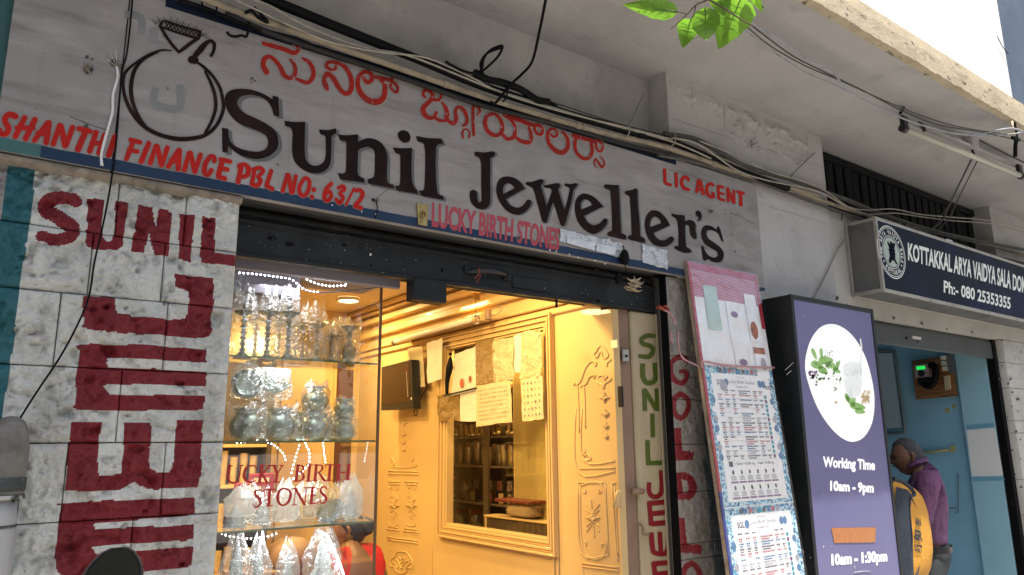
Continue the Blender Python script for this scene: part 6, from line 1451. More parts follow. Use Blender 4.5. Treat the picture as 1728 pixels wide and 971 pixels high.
def oil_lamp(px, zb_, h, y, label, wide=.045, kind=0):
    x = float(onY(px, 560, y)[0]); tt = thing('oil_lamp', label, 'oil lamp', (x, y, zb_))
    c0 = (x, y, zb_)
    q = MB(); q.lathe([(0, 0), (wide*.8, 0), (wide*.78, .008), (wide*.45, .018), (wide*.25, .03)], c0, 18); q.build('base', M['aged_brass'], tt)
    prof = [(wide*.22, .028)]; n = 6
    for k in range(n):
        z = .03+(h*.72-.03)*k/n; dz = (h*.72-.03)/n
        prof += [(wide*.16, z), (wide*.34, z+dz*.25), (wide*.34, z+dz*.4), (wide*.15, z+dz*.6), (wide*.2, z+dz*.8)]
    prof += [(wide*.15, h*.72)]
    q = MB(); q.lathe(prof, c0, 12); q.build('stem', M['aged_brass'], tt)
    q = MB(); q.lathe([(wide*.15, h*.72), (wide*.5, h*.75), (wide*.95, h*.80), (wide, h*.815), (wide*.9, h*.81), (wide*.3, h*.78), (0, h*.78)], c0, 20); q.build('dish', M['aged_brass'], tt)
    q = MB(); q.lathe([(wide*.14, h*.78), (wide*.2, h*.83), (wide*.1, h*.86), (wide*.22, h*.9), (wide*.12, h*.94), (0, h)], c0, 10); q.build('finial', M['aged_brass'], tt)
zsh = SHZ[0]+.001
LAMPS = [(411, .25, .38, 'oil lamp in a bag at the left end of the top shelf, against the pillar', 'bag'), (452, .265, .40, 'tall oil lamp in a bag, second from the pillar on the top shelf', 'bag'), (487, .262, .36, 'tall oil lamp in a bag, third from the pillar on the top shelf', 'bag'), (513, .215, .44, 'shorter oil lamp behind, fourth from the pillar on the top shelf', 'bag_amber'), (535, .21, .36, 'shorter oil lamp in front, fifth from the pillar on the top shelf', 'bag_amber'), (560, .165, .40, 'small oil lamp in a bag next to the vase on the top shelf', 'bag_amber'), (432, .24, .52, 'oil lamp in a bag in the rear row, first from the pillar', 'bag'), (470, .25, .53, 'oil lamp in a bag in the rear row, second from the pillar', 'bag_amber'), (500, .23, .53, 'oil lamp in a bag in the rear row, third from the pillar', 'bag_amber'), (575, .19, .53, 'oil lamp in a bag in the rear row, behind the vase', 'bag')]
for i, (px, h, y, lb, bm_) in enumerate(LAMPS):
    oil_lamp(px, zsh, h*.9, y, lb, wide=.042 if h > .22 else .036)
    x = float(onY(px, 560, y)[0]); bag(x, y, zsh+.004, .046, .040, h*1.08, M[bm_], 'clear bag on '+lb.replace(' in a bag', ''), top=.55, seed=i)
x = float(onY(590, 560, .42)[0]); tt = thing('metal_vase', 'flared metal vase in a bag at the right end of the top shelf', 'vase', (x, .42, zsh))
q = MB(); q.lathe([(0, 0), (.028, 0), (.03, .006), (.018, .02), (.030, .045), (.034, .065), (.024, .085), (.010, .11), (.010, .12), (.016, .13), (.010, .14), (.02, .155), (.042, .168)], (x, .42, zsh), 18); q.build('body', M['aged_brass'], tt)
bag(x, .42, zsh+.004, .048, .04, .19, M['bag_amber'], 'open bag around the flared vase on the top shelf', top=.95, seed=9)
# second shelf pots
def pot(px, py, r, y, label, m_='pot_metal', neck=.62, zoff=0):
    p = onY(px, py, y); z = SHZ[1]+.001+zoff; tt = thing('metal_pot', label, 'pot', (float(p[0]), y, z))
    q = MB(); q.lathe([(0, 0), (r*.5, .0), (r*.85, r*.35), (r, r*.85), (r*.93, r*1.25), (r*.7, r*1.55), (r*neck, r*1.65)], (p[0], y, z), 22); q.build('body', M[m_], tt)
    q = MB(); q.lathe([(r*neck, r*1.65), (r*neck, r*1.8), (r*.82, r*1.95), (r*.84, r*2.0), (r*.5, r*1.97), (r*.3, r*1.7)], (p[0], y, z), 22); q.build('rim', M[m_], tt)
    return float(p[0]), z
P2 = [(415, 712, .060, .36, 'round metal pot at the left end of the second shelf, below the upright plate'), (472, 708, .062, .40, 'round metal pot under the crown of metal feathers on the second shelf'), (535, 712, .054, .37, 'metal pot with a second pot stacked on it, middle of the second shelf'), (582, 716, .043, .40, 'small metal pot at the right of the second shelf, carrying another'), (442, 708, .055, .52, 'round metal pot in the rear of the second shelf, first from the pillar'), (503, 708, .058, .52, 'round metal pot in the rear of the second shelf, second from the pillar'), (560, 708, .05, .53, 'round metal pot in the rear of the second shelf, third from the pillar')]
for i, (px, py, r, y, lb) in enumerate(P2):
    x, z = pot(px, py, r, y, lb); bag(x, y, z+.003, r*1.16, r*1.1, r*2.3, M['bag'], 'bag around the '+(lb.split(',')[0] if i < 4 else 'rear pot of the second shelf, '+lb.split(', ')[1]), top=.9, seed=20+i)
x, z = pot(533, 660, .052, .37, 'upper metal pot of the stacked pair in the middle of the second shelf', zoff=.108, neck=.5)
bag(x, .37, z, .056, .05, .12, M['bag_amber'], 'bag over the upper pot of the stacked pair', top=.7, seed=31)
x, z = pot(582, 668, .041, .40, 'upper small metal pot at the right of the second shelf', zoff=.087, neck=.6)
bag(x, .40, z, .044, .04, .09, M['bag'], 'bag over the upper small pot at the right', top=.8, seed=32)
# upright plate
p = onY(418, 648, .36); tt = thing('metal_plate', 'round dark mirror-like metal plate on the leftmost pot of the second shelf', 'plate', tuple(p-[0, 0, .05]))
q = MB(); q.lathe([(.052, 0), (.056, -.004), (.058, -.010), (.042, -.014), (0, -.016)], p, 26, ax=Matrix.Rotation(math.pi/2, 3, 'X')); q.build('rim', M['pot_metal'], tt)
q = MB(); q.lathe([(0, -.006), (.030, -.007), (.042, -.002)], p, 24, ax=Matrix.Rotation(math.pi/2, 3, 'X')); q.build('dish', M['pot_metal'], tt)
bag(float(p[0]), .37, float(p[2])-.06, .06, .03, .14, M['bag'], 'bag around the upright round plate', top=.5, seed=33)
# crown of metal feathers
p = onY(463, 665, .40); tt = thing('feather_fan', 'fan of curved metal feathers above the second pot on the second shelf', 'ornament', tuple(p))
for k in range(11):
    a = -1.1+2.2*k/10; q = MB(); d = np.array([math.sin(a), 0, math.cos(a)])
    q.tube([p, p+d*.035+[.01*math.sin(k), -.01, 0], p+d*.065+[-.006, -.016, 0], p+d*.085+[-.012, -.01, 0]], [.004, .006, .0045, .0008], 6, sub=3); q.build('feather', M['pot_metal'], tt)
bag(float(p[0]), .41, float(p[2])-.03, .07, .04, .14, M['bag'], 'bag over the fan of metal feathers', top=.6, seed=34)
# third shelf: bagged silver pieces
def cone_piece(px, py_, y, z, w, h, label, m_='silver_leaf', seed=0, flat=.55):
    """stepped relief idol back-plate: a real solid with rounded section"""
    x = float(onY(px, py_, y)[0]); tt = thing('silver_idol', label, 'idol', (x, y, z)); q = MB(); rs = np.random.RandomState(seed); prof = []
    q.bbox(x-w*.55, x+w*.55, y-w*.3, y+w*.3, z, z+h*.08, .004); q.build('plinth', M[m_], tt)
    n = 14; prof = [(w*(.5*(1-(k/n)**1.5)+.03)*(1+.16*math.sin(k*2.4+seed)), h*.08+h*.92*k/n) for k in range(n+1)]+[(0, h)]
    q = MB(); q.lathe(prof, (x, y, z), 16, jit=.08, sy=flat); q.build('figure', M[m_], tt); return x
z3 = SHZ[2]+.001
x = cone_piece(592, 850, .38, z3, .052, .135, 'pointed silver relief idol in a bag at the right of the third shelf', seed=3); bag(x, .38, z3, .046, .036, .165, M['bag_milky'], 'milky bag around the pointed silver idol at the right of the third shelf', top=.2, seed=40)
x = cone_piece(443, 860, .40, z3, .06, .10, 'silver idol in a boxy bag under the letter S of STONES', seed=5); bag(x, .40, z3, .056, .04, .13, M['bag'], 'boxy bag around the silver idol under the letter S', top=.4, seed=41)
x = cone_piece(398, 850, .36, z3, .07, .08, 'silver piece in a bag at the left end of the third shelf', seed=6); bag(x+.01, .35, z3+.035, .052, .035, .105, M['bag_milky'], 'milky pointed bag at the left end of the third shelf', top=.15, seed=42)
bag(float(onY(482, 850, .4)[0]), .40, z3, .048, .035, .155, M['bag_milky'], 'tall milky bag in the middle of the third shelf, behind the letter O', top=.35, seed=43)
tt = thing('oval_plate', 'tilted oval silver plate in a bag on the third shelf right of the STONES lettering', 'plate', tuple(onY(555, 880, .38)))
p = onY(558, 862, .38); q = MB(); ax = Matrix.Rotation(math.pi/2*.92, 3, 'X') @ Matrix.Rotation(.5, 3, 'Z'); q.lathe([(.058, 0), (.055, -.006), (.04, -.012), (.022, -.004), (0, -.010)], p, 26, ax=ax, sy=.7); q.build('dish', M['silver_leaf'], tt)
bag(float(onY(545, 850, .42)[0]), .43, z3, .085, .05, .13, M['bag_amber'], 'large amber tinted bag around the tilted oval plate', top=.5, seed=44)
for i, (px, w, h) in enumerate(((420, .05, .15), (515, .06, .14), (540, .05, .165), (570, .045, .13))):
    lb = ('first', 'second', 'third', 'fourth')[i]; x = cone_piece(px, 850, .50, z3, w*1.1, h*.85, 'bagged silver idol in the rear row of the third shelf, %s from the pillar' % lb, seed=80+i); bag(x, .50, z3, w, .04, h, M['bag_milky'] if i % 2 else M['bag'], 'bag in the rear row of the third shelf, %s from the pillar' % lb, top=.3, seed=80+i)
# below the third shelf
z4 = .985
for i, (px, w, h, lb) in enumerate(((400, .09, .29, 'silver backplate in a bag under the lowest shelf, beside the pillar'), (437, .07, .27, 'silver seated idol in a bag, second under the lowest shelf'), (487, .07, .24, 'silver idol in a bag, third under the lowest shelf'), (545, .11, .30, 'large bright silver temple piece in a bag, under the lowest shelf at right'))):
    x = cone_piece(px, 940, .36, z4, w, h, lb, seed=60+i, flat=.45); bag(x, .36, z4, w*.66, w*.42, h*1.08, M['bag'], 'crinkled bag over the '+lb.split(' in a bag')[0]+' under the lowest shelf', top=.25, seed=60+i)

# ================================================================ shop lamps (seen, inferred and added ones)
M['lamp_warm'] = mat('lit_warm_panel', (1, .9, .7), .4, emit=(1, .78, .42), estr=9)
def ceiling_lamp(x, y, label, r=.09):
    tt = thing('ceiling_lamp', label, 'ceiling lamp', (x, y, CEZ-.03)); q = MB(); q.lathe([(r*1.15, CEZ-.001), (r*1.15, CEZ-.02), (r, CEZ-.024)], (x, y, 0), 28); q.build('ring', M['card_white'], tt)
    q = MB(); q.lathe([(r, CEZ-.022), (r*.5, CEZ-.026), (0, CEZ-.027)], (x, y, 0), 28); q.build('diffuser', M['lamp_warm'], tt)
pc = onZ(588, 508, CEZ-.02)
ceiling_lamp(float(pc[0]), float(pc[1]), 'round lit ceiling lamp glowing through the top of the glass showcase', .07)
ceiling_lamp(.42, .78, 'unseen round ceiling lamp added near the left wall of the jewellers to light the alcove', .12)  # no lamp known here; added so light reaches the alcove shelves
ceiling_lamp(1.95, .62, 'round lit ceiling lamp close to the carved wall of the jewellers, just inside the shutter', .1)
ceiling_lamp(1.15, 1.75, 'round lit ceiling lamp over the middle of the jewellers, hidden above the shutter', .13)
def area(name, loc, size, power, color, rot=(0, 0, 0)):
    l = bpy.data.lights.new(name, 'AREA'); l.energy = power; l.size = size; l.color = color; l.shape = 'DISK'; o = bpy.data.objects.new(name, l); o.location = loc; o.rotation_euler = rot; col.objects.link(o); return o
WARM = (1.0, .70, .27)
area('lamp_light', (1.15, 1.75, CEZ-.04), .24, 26, WARM)
area('lamp_light', (.42, .78, CEZ-.05), .2, 48, WARM)  # light of the added lamp near the left wall
area('lamp_light', (1.95, .62, CEZ-.05), .16, 17, WARM)
area('lamp_light', (float(pc[0]), float(pc[1]), CEZ-.05), .13, 12, WARM)
area('led_light', (1.0, .36, 2.235), .22, .7, (.85, .9, 1.0))
area('lamp_light', (2.70, 1.3, 2.46), .5, 13, WARM)  # light of the added strip lamp in the alcove
area('led_light', (1.0, .33, 1.905), .2, .55, (.85, .9, 1.0))
area('led_light', (1.0, .40, 1.60), .2, 1.2, (.85, .9, 1.0))
area('led_light', (1.0, .38, 1.30), .2, 1.2, (.85, .9, 1.0))
q = MB(); q.lathe([(0, -.03), (.02, -.022), (.03, 0), (.02, .022), (.012, .034), (.012, .05)], onY(432, 583, .57), 14); tt = mesh_thing(q, 'glare_bulb', mat('lamp_glare', (1, .9, .7), .4, emit=(1, .72, .32), estr=30), 'glowing bulb standing in for a lamp reflection behind the bagged top shelf lamps', 'bulb')  # a lamp's reflection on the backing, built as a glowing bulb
l = bpy.data.lights.new('glare_light', 'POINT'); l.energy = 2.5; l.color = WARM; l.shadow_soft_size = .03; o = bpy.data.objects.new('glare_light', l); o.location = tuple(onY(432, 583, .53)); col.objects.link(o)  # light added for that reflection
# amber card behind the top shelf lamps
b = MB(); b.bbox(gx0, float(onY(585, 560, .60)[0]), .602, .608, 1.94, 2.15, .002); mesh_thing(b, 'amber_board', mat('amber_backboard', (.62, .42, .14), .5), 'amber backboard behind the oil lamps on the top showcase shelf', 'board')
# ================================================================ tall violet light box
LY = -.158; lx0, lx1 = 3.652, 4.53; lz1 = 2.405; lz0 = .15
t = thing('light_box', 'tall black framed light box with violet face, white disc of herbs and Working Time text', 'light box', ((lx0+lx1)/2, -.06, -.05))
b = MB(); b.bbox(lx0, lx1, LY+.006, .032, lz0, lz1, .004); b.build('cabinet', M['box_black'], t)
b = MB(); fw = .026
for (a0, a1, c0, c1) in ((lx0-.001, lx0+fw, lz0, lz1+.001), (lx1-fw, lx1+.001, lz0, lz1+.001)): b.bbox(a0, a1, LY-.006, LY+.012, c0, c1, .002)
b.bbox(lx0+fw+.0005, lx1-fw-.0005, LY-.006, LY+.012, lz1-fw, lz1+.001, .002); b.bbox(lx0+fw+.0005, lx1-fw-.0005, LY-.006, LY+.012, lz0, lz0+fw, .002)
b.build('frame', M['box_black'], t)
for xx in (lx0+.1, lx1-.1):
    b = MB(); b.box(xx-.02, xx+.02, -.12, -.02, -.05, lz0); b.build('leg', M['box_black'], t)
LP = PY(LY)
b = MB(); b.quad((lx0+fw, LY, lz0+fw), (lx1-fw, LY, lz0+fw), (lx1-fw, LY, lz1-fw), (lx0+fw, LY, lz1-fw)); b.build('face_panel', M['violet'], t)
e1 = [(1358, 620), (1362, 590), (1371, 568), (1385, 552), (1403, 547), (1422, 553), (1441, 570), (1458, 598), (1469, 632), (1475, 668), (1474, 700), (1468, 722), (1455, 740), (1437, 746), (1418, 738), (1398, 718), (1380, 690), (1366, 655)]
q = MB(); oc = contour(' '.join('%g,%g' % p for p in e1), (0, 0), 1, 4); paint_outline(q, oc, [], LP, .0015); q.build('white_disc', M['lit_white'], t)
KL_ = ((1290, 480), 3.735)
def blobs(mb, items, lift, mi=0):
    for (cx, cy, rx, ry, an) in items:
        P_ = []
        for a in np.linspace(0, 2*math.pi, 13)[:-1]:
            x, y = rx*math.cos(a), ry*math.sin(a)*(1-.3*math.cos(a)); P_.append(LP.at(KL_[0][0]+(cx+x*math.cos(an)-y*math.sin(an))/KL_[1], KL_[0][1]+(cy+x*math.sin(an)+y*math.cos(an))/KL_[1], lift))
        mb.add(P_, [tuple(range(12))], mi)
q = MB()
blobs(q, [(312, 440, 40, 12, 1.2), (356, 435, 34, 10, 1.5), (330, 510, 42, 24, .4), (385, 480, 48, 26, 0), (420, 520, 40, 26, .8), (370, 545, 36, 22, .5), (458, 510, 34, 12, -1.1), (455, 545, 26, 14, .5)], .0025)
blobs(q, [(540, 740, 46, 16, .9), (585, 770, 52, 22, .2), (600, 800, 34, 18, .2), (560, 720, 40, 12, 1.4), (520, 715, 30, 12, 1.2)], .0025)
q.build('leaf_picture', M['leaf_print'], t, kind='stuff')
q = MB(); rs_ = np.random.RandomState(3)
blobs(q, [(330+rs_.uniform(-20, 150), 560+rs_.uniform(-70, 80), rs_.uniform(4, 12), rs_.uniform(3, 7), rs_.uniform(0, 3)) for _ in range(46)], .0032)
blobs(q, [(445+rs_.uniform(-20, 30), 640+rs_.uniform(-30, 30), 6, 4, rs_.uniform(0, 3)) for _ in range(10)]+[(370+rs_.uniform(-10, 60), 430+rs_.uniform(-15, 25), 3, 3, 0) for _ in range(14)], .0032)
q.build('leaf_picture', M['leaf_print2'], t, kind='stuff')
q = MB()
for (cx, cy, r) in ((410, 548, 22), (460, 580, 20), (425, 600, 20), (450, 628, 24), (415, 632, 18), (465, 650, 14), (505, 755, 18), (470, 745, 14)):
    blobs(q, [(cx+r*.6*math.cos(a), cy+r*.6*math.sin(a), r*.42, r*.22, a) for a in np.linspace(0, 6.28, 9)[:-1]], .0038, 0); blobs(q, [(cx, cy, r*.2, r*.2, 0)], .0044, 1)
q.build('flower_picture', [M['print_white'], M['nut_print']], t, kind='stuff')
q = MB(); blobs(q, [(300+rs_.uniform(-20, 25), 570+rs_.uniform(-22, 25), 9, 6, rs_.uniform(0, 3)) for _ in range(16)], .0036); q.build('flower_picture', M['mauve_print'], t, kind='stuff')
q = MB(); blobs(q, [(635+rs_.uniform(-22, 22), 715+rs_.uniform(-40, 55), 12, 8, rs_.uniform(0, 3)) for _ in range(20)]+[(440+rs_.uniform(-10, 60), 745, 9, 7, 1) for _ in range(5)], .0036); q.build('nut_picture', M['nut_print'], t, kind='stuff')
q = MB(); paint_outline(q, contour("500,590! 615,585! 612,640 600,690 575,715 540,712 515,680 502,640", *KL_), [], LP, .0028); paint_outline(q, contour("492,520 520,495 560,490 600,500 612,540 608,578 560,585 505,580", *KL_), [], LP, .0027); paint_polys(q, stroke("600,345,7 608,420,9 596,545,16 585,600,22", *KL_), LP, .0034)
q.build('mortar_picture', M['mortar_print'], t)
q = MB()
KT = ((1340, 700), 3.582)
def T(txt, c, bold=.02): text_px(q, txt, *[(KT[0][0]+x/KT[1], KT[0][1]+y/KT[1]) for x, y in c], LP, .002, bold=bold)
T("Working Time", ((172, 252), (487, 274), (487, 356), (172, 336)), .045); q.build('white_lettering', M['print_white'], t); q = MB()
T("10am - 9pm", ((216, 398), (480, 412), (480, 490), (216, 478)), .05); q.build('white_lettering', M['print_white'], t); q = MB()
T("10am - 1:30pm", ((222, 842), (560, 820), (562, 906), (226, 932)), .05)
q.build('white_lettering', M['print_white'], t)
q = MB(); paint_polys(q, [[(KT[0][0]+x/KT[1], KT[0][1]+y/KT[1]) for x, y in ((222, 684), (492, 681), (486, 772), (240, 776))]], LP, .003); q.build('orange_tape', M['orange_patch'], t)
q = MB()
for pts in (((1452, 572), (1455, 590)), ((1475, 562), (1479, 596)), ((1440, 966), (1455, 964), (1468, 964)), ((1441, 955), (1442, 962)), ((1388, 925), (1389, 921)), ((1324, 625), (1338, 612)), ((1326, 633), (1334, 626))):
    q.tube([LP.at(x, y, .004) for x, y in pts], .0012, 4)
for _ in range(26): splat(random.uniform(1345, 1490), random.uniform(520, 965), random.uniform(.4, .9), mbx=q, pl=LP, lift=.0045, n=6)
q.build('scratch', M['white_paint'], t, kind='stuff')

# ================================================================ navy box sign
KX0, KY, KZ0, KZ1 = 4.652, -.185, 2.532, 3.030
t = thing('box_sign', 'projecting navy box sign with round seal and white KOTTAKKAL ARYA VAIDYA SALA lettering', 'sign', (6, -.08, KZ0))
b = MB(); b.box(KX0+.004, 8.8, KY+.008, .033, KZ0+.004, KZ1-.004); b.build('cabinet', M['steel_box'], t)
b = MB()
r = .022
for (y0, y1, z0, z1) in ((KY, KY+r, KZ0, KZ0+r), (KY, KY+r, KZ1-r, KZ1), (.012, .033, KZ0, KZ0+r), (.012, .033, KZ1-r, KZ1)): b.bbox(KX0, 8.8, y0, y1, z0, z1, .002)
for y0 in (KY, .0125): b.bbox(KX0-.002, KX0+.020, y0-.001, y0+.021, KZ0+r, KZ1-r, .002)
for z0 in (KZ0+.0005, KZ1-r-.0005): b.bbox(KX0-.001, KX0+.018, KY+r, .0115, z0, z0+r, .002)
b.build('edge_frame', M['alu'], t)
KP = PY(KY+.004)
b = MB(); b.quad((KX0+.021, KY+.0035, KZ0+r), (8.78, KY+.0035, KZ0+r), (8.78, KY+.0035, KZ1-r), (KX0+.021, KY+.0035, KZ1-r)); b.build('face_panel', M['navy'], t)
b = MB()
for (px, py) in ((1432, 383), (1429, 484), (1472, 379), (1464, 366)): splat(px, py, 1.6, mbx=b, pl=PX(KX0-.003), lift=.001)
b.build('rivet', M['mortar'], t, kind='stuff')
KK = ((1400, 340), 4.4146)
cpx = (KK[0][0]+460/KK[1], KK[0][1]+382/KK[1]); cs = KP.at(*cpx); Rs = .186
q = MB()
def ring(mb, r0, r1, lift, mi=0, n=48):
    V = []
    for k in range(n):
        a = 2*math.pi*k/n
        for r_ in (r0, r1): V.append(cs+np.array([r_*math.cos(a), -lift, r_*math.sin(a)]))
    mb.add(V, [(2*k, 2*((k+1) % n), 2*((k+1) % n)+1, 2*k+1) for k in range(n)], mi)
# seal size measured on the sign face
topz = KP.at(KK[0][0]+447/KK[1], KK[0][1]+187/KK[1])[2]; botz = KP.at(KK[0][0]+485/KK[1], KK[0][1]+578/KK[1])[2]; Rs = (topz-botz)/2
cs = np.array([cs[0], cs[1], (topz+botz)/2])
ring(q, Rs*.965, Rs, .0015); ring(q, Rs*.90, Rs*.925, .0015); ring(q, Rs*.60, Rs*.625, .0015)
q.build('seal_ring', M['sign_white'], t)
q = MB(); V = [cs+np.array([Rs*.56*math.cos(a), -.0015, Rs*.56*math.sin(a)]) for a in np.linspace(0, 2*math.pi, 33)[:-1]]; q.add(V, [tuple(range(32))]); q.build('seal_disc', M['seal_green'], t)
q = MB()
def arc_text(txt, a0, a1, r, h, flip=False):
    n = len(txt)
    for i, ch in enumerate(txt):
        if ch == ' ': continue
        a = a0+(a1-a0)*i/(n-1); V, F = text_tris(ch, .03); w = h*.62 if ch != 'I' else h*.18
        up = np.array([math.cos(a), 0, math.sin(a)]); rt = np.array([math.sin(a), 0, -math.cos(a)])
        if flip: up = -up; rt = -rt
        c0 = cs+np.array([0, -.0018, 0])+np.array([math.cos(a), 0, math.sin(a)])*r
        q.add([c0+rt*(u-.5)*w+up*(v-.5)*h for u, v in V], F)
arc_text("THE ARYA VAIDYA SALA", math.radians(200), math.radians(-20), Rs*.76, Rs*.18)
arc_text("KOTTAKAL", math.radians(232), math.radians(308), Rs*.76, Rs*.18, True)
for a in (math.radians(214), math.radians(326)):
    c0 = cs+np.array([math.cos(a), 0, math.sin(a)])*Rs*.76+[0, -.0018, 0]; V = [c0+[Rs*.04*math.cos(k), 0, Rs*.04*math.sin(k)] for k in np.linspace(0, 6.28, 9)[:-1]]; q.add(V, [tuple(range(8))])
q.build('seal_lettering', M['sign_white'], t)
q = MB()   # emblem: crossed pestle, flask and cup in dark green
def ep(x, z): return cs+np.array([x*Rs, -.003, z*Rs])
for pts, w in ((((-.22, .34), (.25, -.42)), .035), (((.22, .34), (-.25, -.42)), .06), (((-.17, .10), (-.10, -.02), (.10, -.02), (.17, .10)), .05), (((-.12, -.02), (-.06, -.25), (.06, -.25), (.12, -.02)), .07), (((-.06, .22), (0, .36), (.06, .22), (0, .10), (-.06, .22)), .05), (((-.16, -.28), (.16, -.28)), .04), (((0, .1), (0, -.3)), .10), (((.12, .12), (.2, .3)), .05)):
    q.tube([ep(*p) for p in pts], w*Rs, 6)
q.build('seal_emblem', M['navy'], t)
q = MB()
def TK(txt, c, bold): text_px(q, txt, *[(KK[0][0]+x/KK[1], KK[0][1]+y/KK[1]) for x, y in c], KP, .002, bold=bold)
TK("KOTTAKKAL ARYA VAIDYA SALA", ((580, 306), (1348, 520), (1348, 656), (582, 440)), .03)
TK("DOM", ((1362, 540), (1460, 568), (1460, 690), (1362, 662)), .03); q.build('white_lettering', M['sign_white'], t); q = MB()
text_px(q, "LUR", (1732, 467.5), (1756, 475), (1756, 505), (1732, 497), KP, .002, bold=.03)
TK("Ph:- 080 25353355", ((848, 588), (1346, 718), (1346, 806), (848, 680)), .025)
q.build('white_lettering', M['sign_white'], t)
q = MB(); paint_polys(q, [[(1596, 403), (1607, 406), (1607, 411), (1597, 408)]], PY(KY-.002), .0015); q.build('foil_scrap', M['foil'], t)

# wires near the box sign
cable([(1640, 268, -.50), (1600, 350, -.2), (1590, 372, -.1), (1570, 388, -.06), (1545, 392, -.04)], .006, M['cord'], 'brown cord slanting from the tube light bracket down to the pipes', name='wire', cat='wire', sub=5)
cable([(1650, 270, -.50), (1615, 340, -.25), (1603, 366, -.12), (1580, 392, -.06)], .004, M['cord'], 'thinner cord beside the brown cord under the tube light', name='wire', cat='wire', sub=5)
cable([(1425, 405, .02), (1412, 425, .02), (1400, 450, .02), (1388, 475, .02), (1372, 505, .02)], .004, M['conduit'], 'tan wire sagging down the cream wall left of the navy box sign', name='wire', cat='wire', sub=5)
cable([(1419, 350, .01), (1421, 362, .0), (1420, 372, .005)], .004, M['black'], 'short black wire end above the corner of the navy box sign', name='wire', cat='wire')
cable([(1605, 340, .1), (1590, 362, 0), (1578, 382, -.05)], .002, M['cord'], 'fine wire in front of the ventilator slats', name='wire', cat='wire')

# ================================================================ tube light fixture under the soffit
t = thing('tube_light', 'dusty tube light on a bracket under the soffit above the navy box sign', 'tube light', tuple(onZ(1640, 255, 3.5)))
A = onZ(1527, 218, 3.47); B_ = onZ(1722, 297, 3.47); d = (B_-A)/np.linalg.norm(B_-A)
q = MB(); q.tube([A, B_], .0185, 12); q.build('tube', mat('dusty_tube', (.5, .48, .40), .35), t)
for P_, s_ in ((A, -1), (B_, 1)):
    q = MB(); q.tube([P_-d*s_*.01, P_+d*s_*.035], .024, 12); q.bbox(P_[0]-.03, P_[0]+.03, P_[1]-.012, P_[1]+.014, P_[2]-.01, P_[2]+.085, .004); q.build('end_holder', M['black_gloss'], t)
q = MB(); C0 = A+d*.06+[0, .02, .085]; C1 = B_-d*.02+[0, .02, .085]; q.tube([C0, C1], .021, 4); q.build('channel', M['plaster'], t)
q = MB(); Pm = A*.42+B_*.58+[0, .02, .10]; q.bbox(Pm[0]-.05, Pm[0]+.05, Pm[1]-.03, Pm[1]+.03, Pm[2]-.02, SZ+.012, .004); q.build('bracket', M['plaster'], t)
q = MB(); Pm2 = A+d*.22+[0, .0, .05]; q.tube([Pm2+[-.05, 0, .03], Pm2+[0, 0, .03], Pm2+[.02, 0, -.01]], .011, 8, sub=2); q.build('starter', M['black_gloss'], t)
q = MB(); q.tube([A+[-.04, 0, .09], A+[-.02, -.01, .12], A+[.02, 0, .145]], .008, 6); q.tube([Pm+[0, 0, -.03], Pm+[.03, 0, -.06], Pm+[.05, .02, -.02]], .006, 6); q.build('mount_wire', M['black'], t, kind='stuff')
# wires slung under the soffit
OW = [(((1250, 20), (1280, 48), (1308, 62), (1345, 90), (1406, 124), (1425, 147), (1466, 173), (1526, 201), (1572, 216), (1617, 226), (1658, 225), (1708, 217), (1735, 228)), .0058, 'wire_grey', 'thickest pale grey wire slung under the soffit past the tube light'),
      (((1250, 28), (1290, 60), (1340, 96), (1400, 126), (1450, 150), (1520, 186), (1580, 210), (1660, 224), (1715, 236), (1740, 240)), .004, 'cord', 'dark wire just under the pale grey one below the soffit'),
      (((1245, 45), (1280, 68), (1320, 98), (1365, 125), (1420, 149), (1480, 180), (1540, 206), (1610, 226), (1680, 229), (1740, 222)), .0042, 'wire_grey', 'lowest wire of the group slung under the soffit'),
      (((1250, 36), (1300, 78), (1360, 112), (1410, 133), (1470, 160), (1540, 190), (1600, 210), (1650, 220), (1705, 228)), .0035, 'cord', 'thin dark wire in the middle of the group under the soffit')]
for i, (pts, r, m_, lb) in enumerate(OW):
    P_ = []
    for px, py in pts: P_.append(onZ(px, py, 3.50-.0*i))
    q = MB(); q.tube(P_, r, 6, sub=4); mesh_thing(q, 'wire', M[m_], lb, 'wire')
q = MB(); p = onZ(1715, 236, 3.5); q.tube([p+[0, 0, .12], p+[.01, 0, .05], p+[.0, 0, 0], p+[.03, .02, -.03], p+[.06, .04, -.09]], .012, 7, sub=3); q.tube([p+[-.06, 0, 0], p, p+[.05, 0, .01]], .012, 7)
mesh_thing(q, 'wire_clamp', M['black'], 'black clamp with wire ends at the right edge below the cream band', 'clamp')
q = MB(); q.tube([onZ(1708, 205, 3.6), onZ(1709, 215, 3.55), onZ(1712, 230, 3.5)], .006, 6); mesh_thing(q, 'bracket', M['cream_edge'], 'small cream hook bracket above the black wire clamp', 'bracket')
q = MB(); a0 = onZ(1690, 248, SZ-.005); 
q.tube([onZ(1655, 238, SZ-.006), onZ(1690, 256, SZ-.006), onZ(1735, 278, SZ-.006)], .006, 6, sub=3); mesh_thing(q, 'wire', M['cord'], 'wire clipped flat to the soffit behind the tube light', 'wire')
# fitting seen beyond the leaf
q = MB(); p = onZ(1100, 6, 3.53); q.tube([p+[-.10, 0, .02], p+[.0, 0, .0]], .022, 10); tt = thing('lamp_fitting', 'white lamp holder with black end under the soffit, behind the foreground leaves', 'lamp', tuple(p)); q.build('body', M['card_white'], tt)
q = MB(); q.tube([p+[.0, 0, 0], p+[.045, 0, -.03], p+[.05, 0, -.05]], [.018, .024, .018], 10); q.build('end_cap', M['black_gloss'], tt)

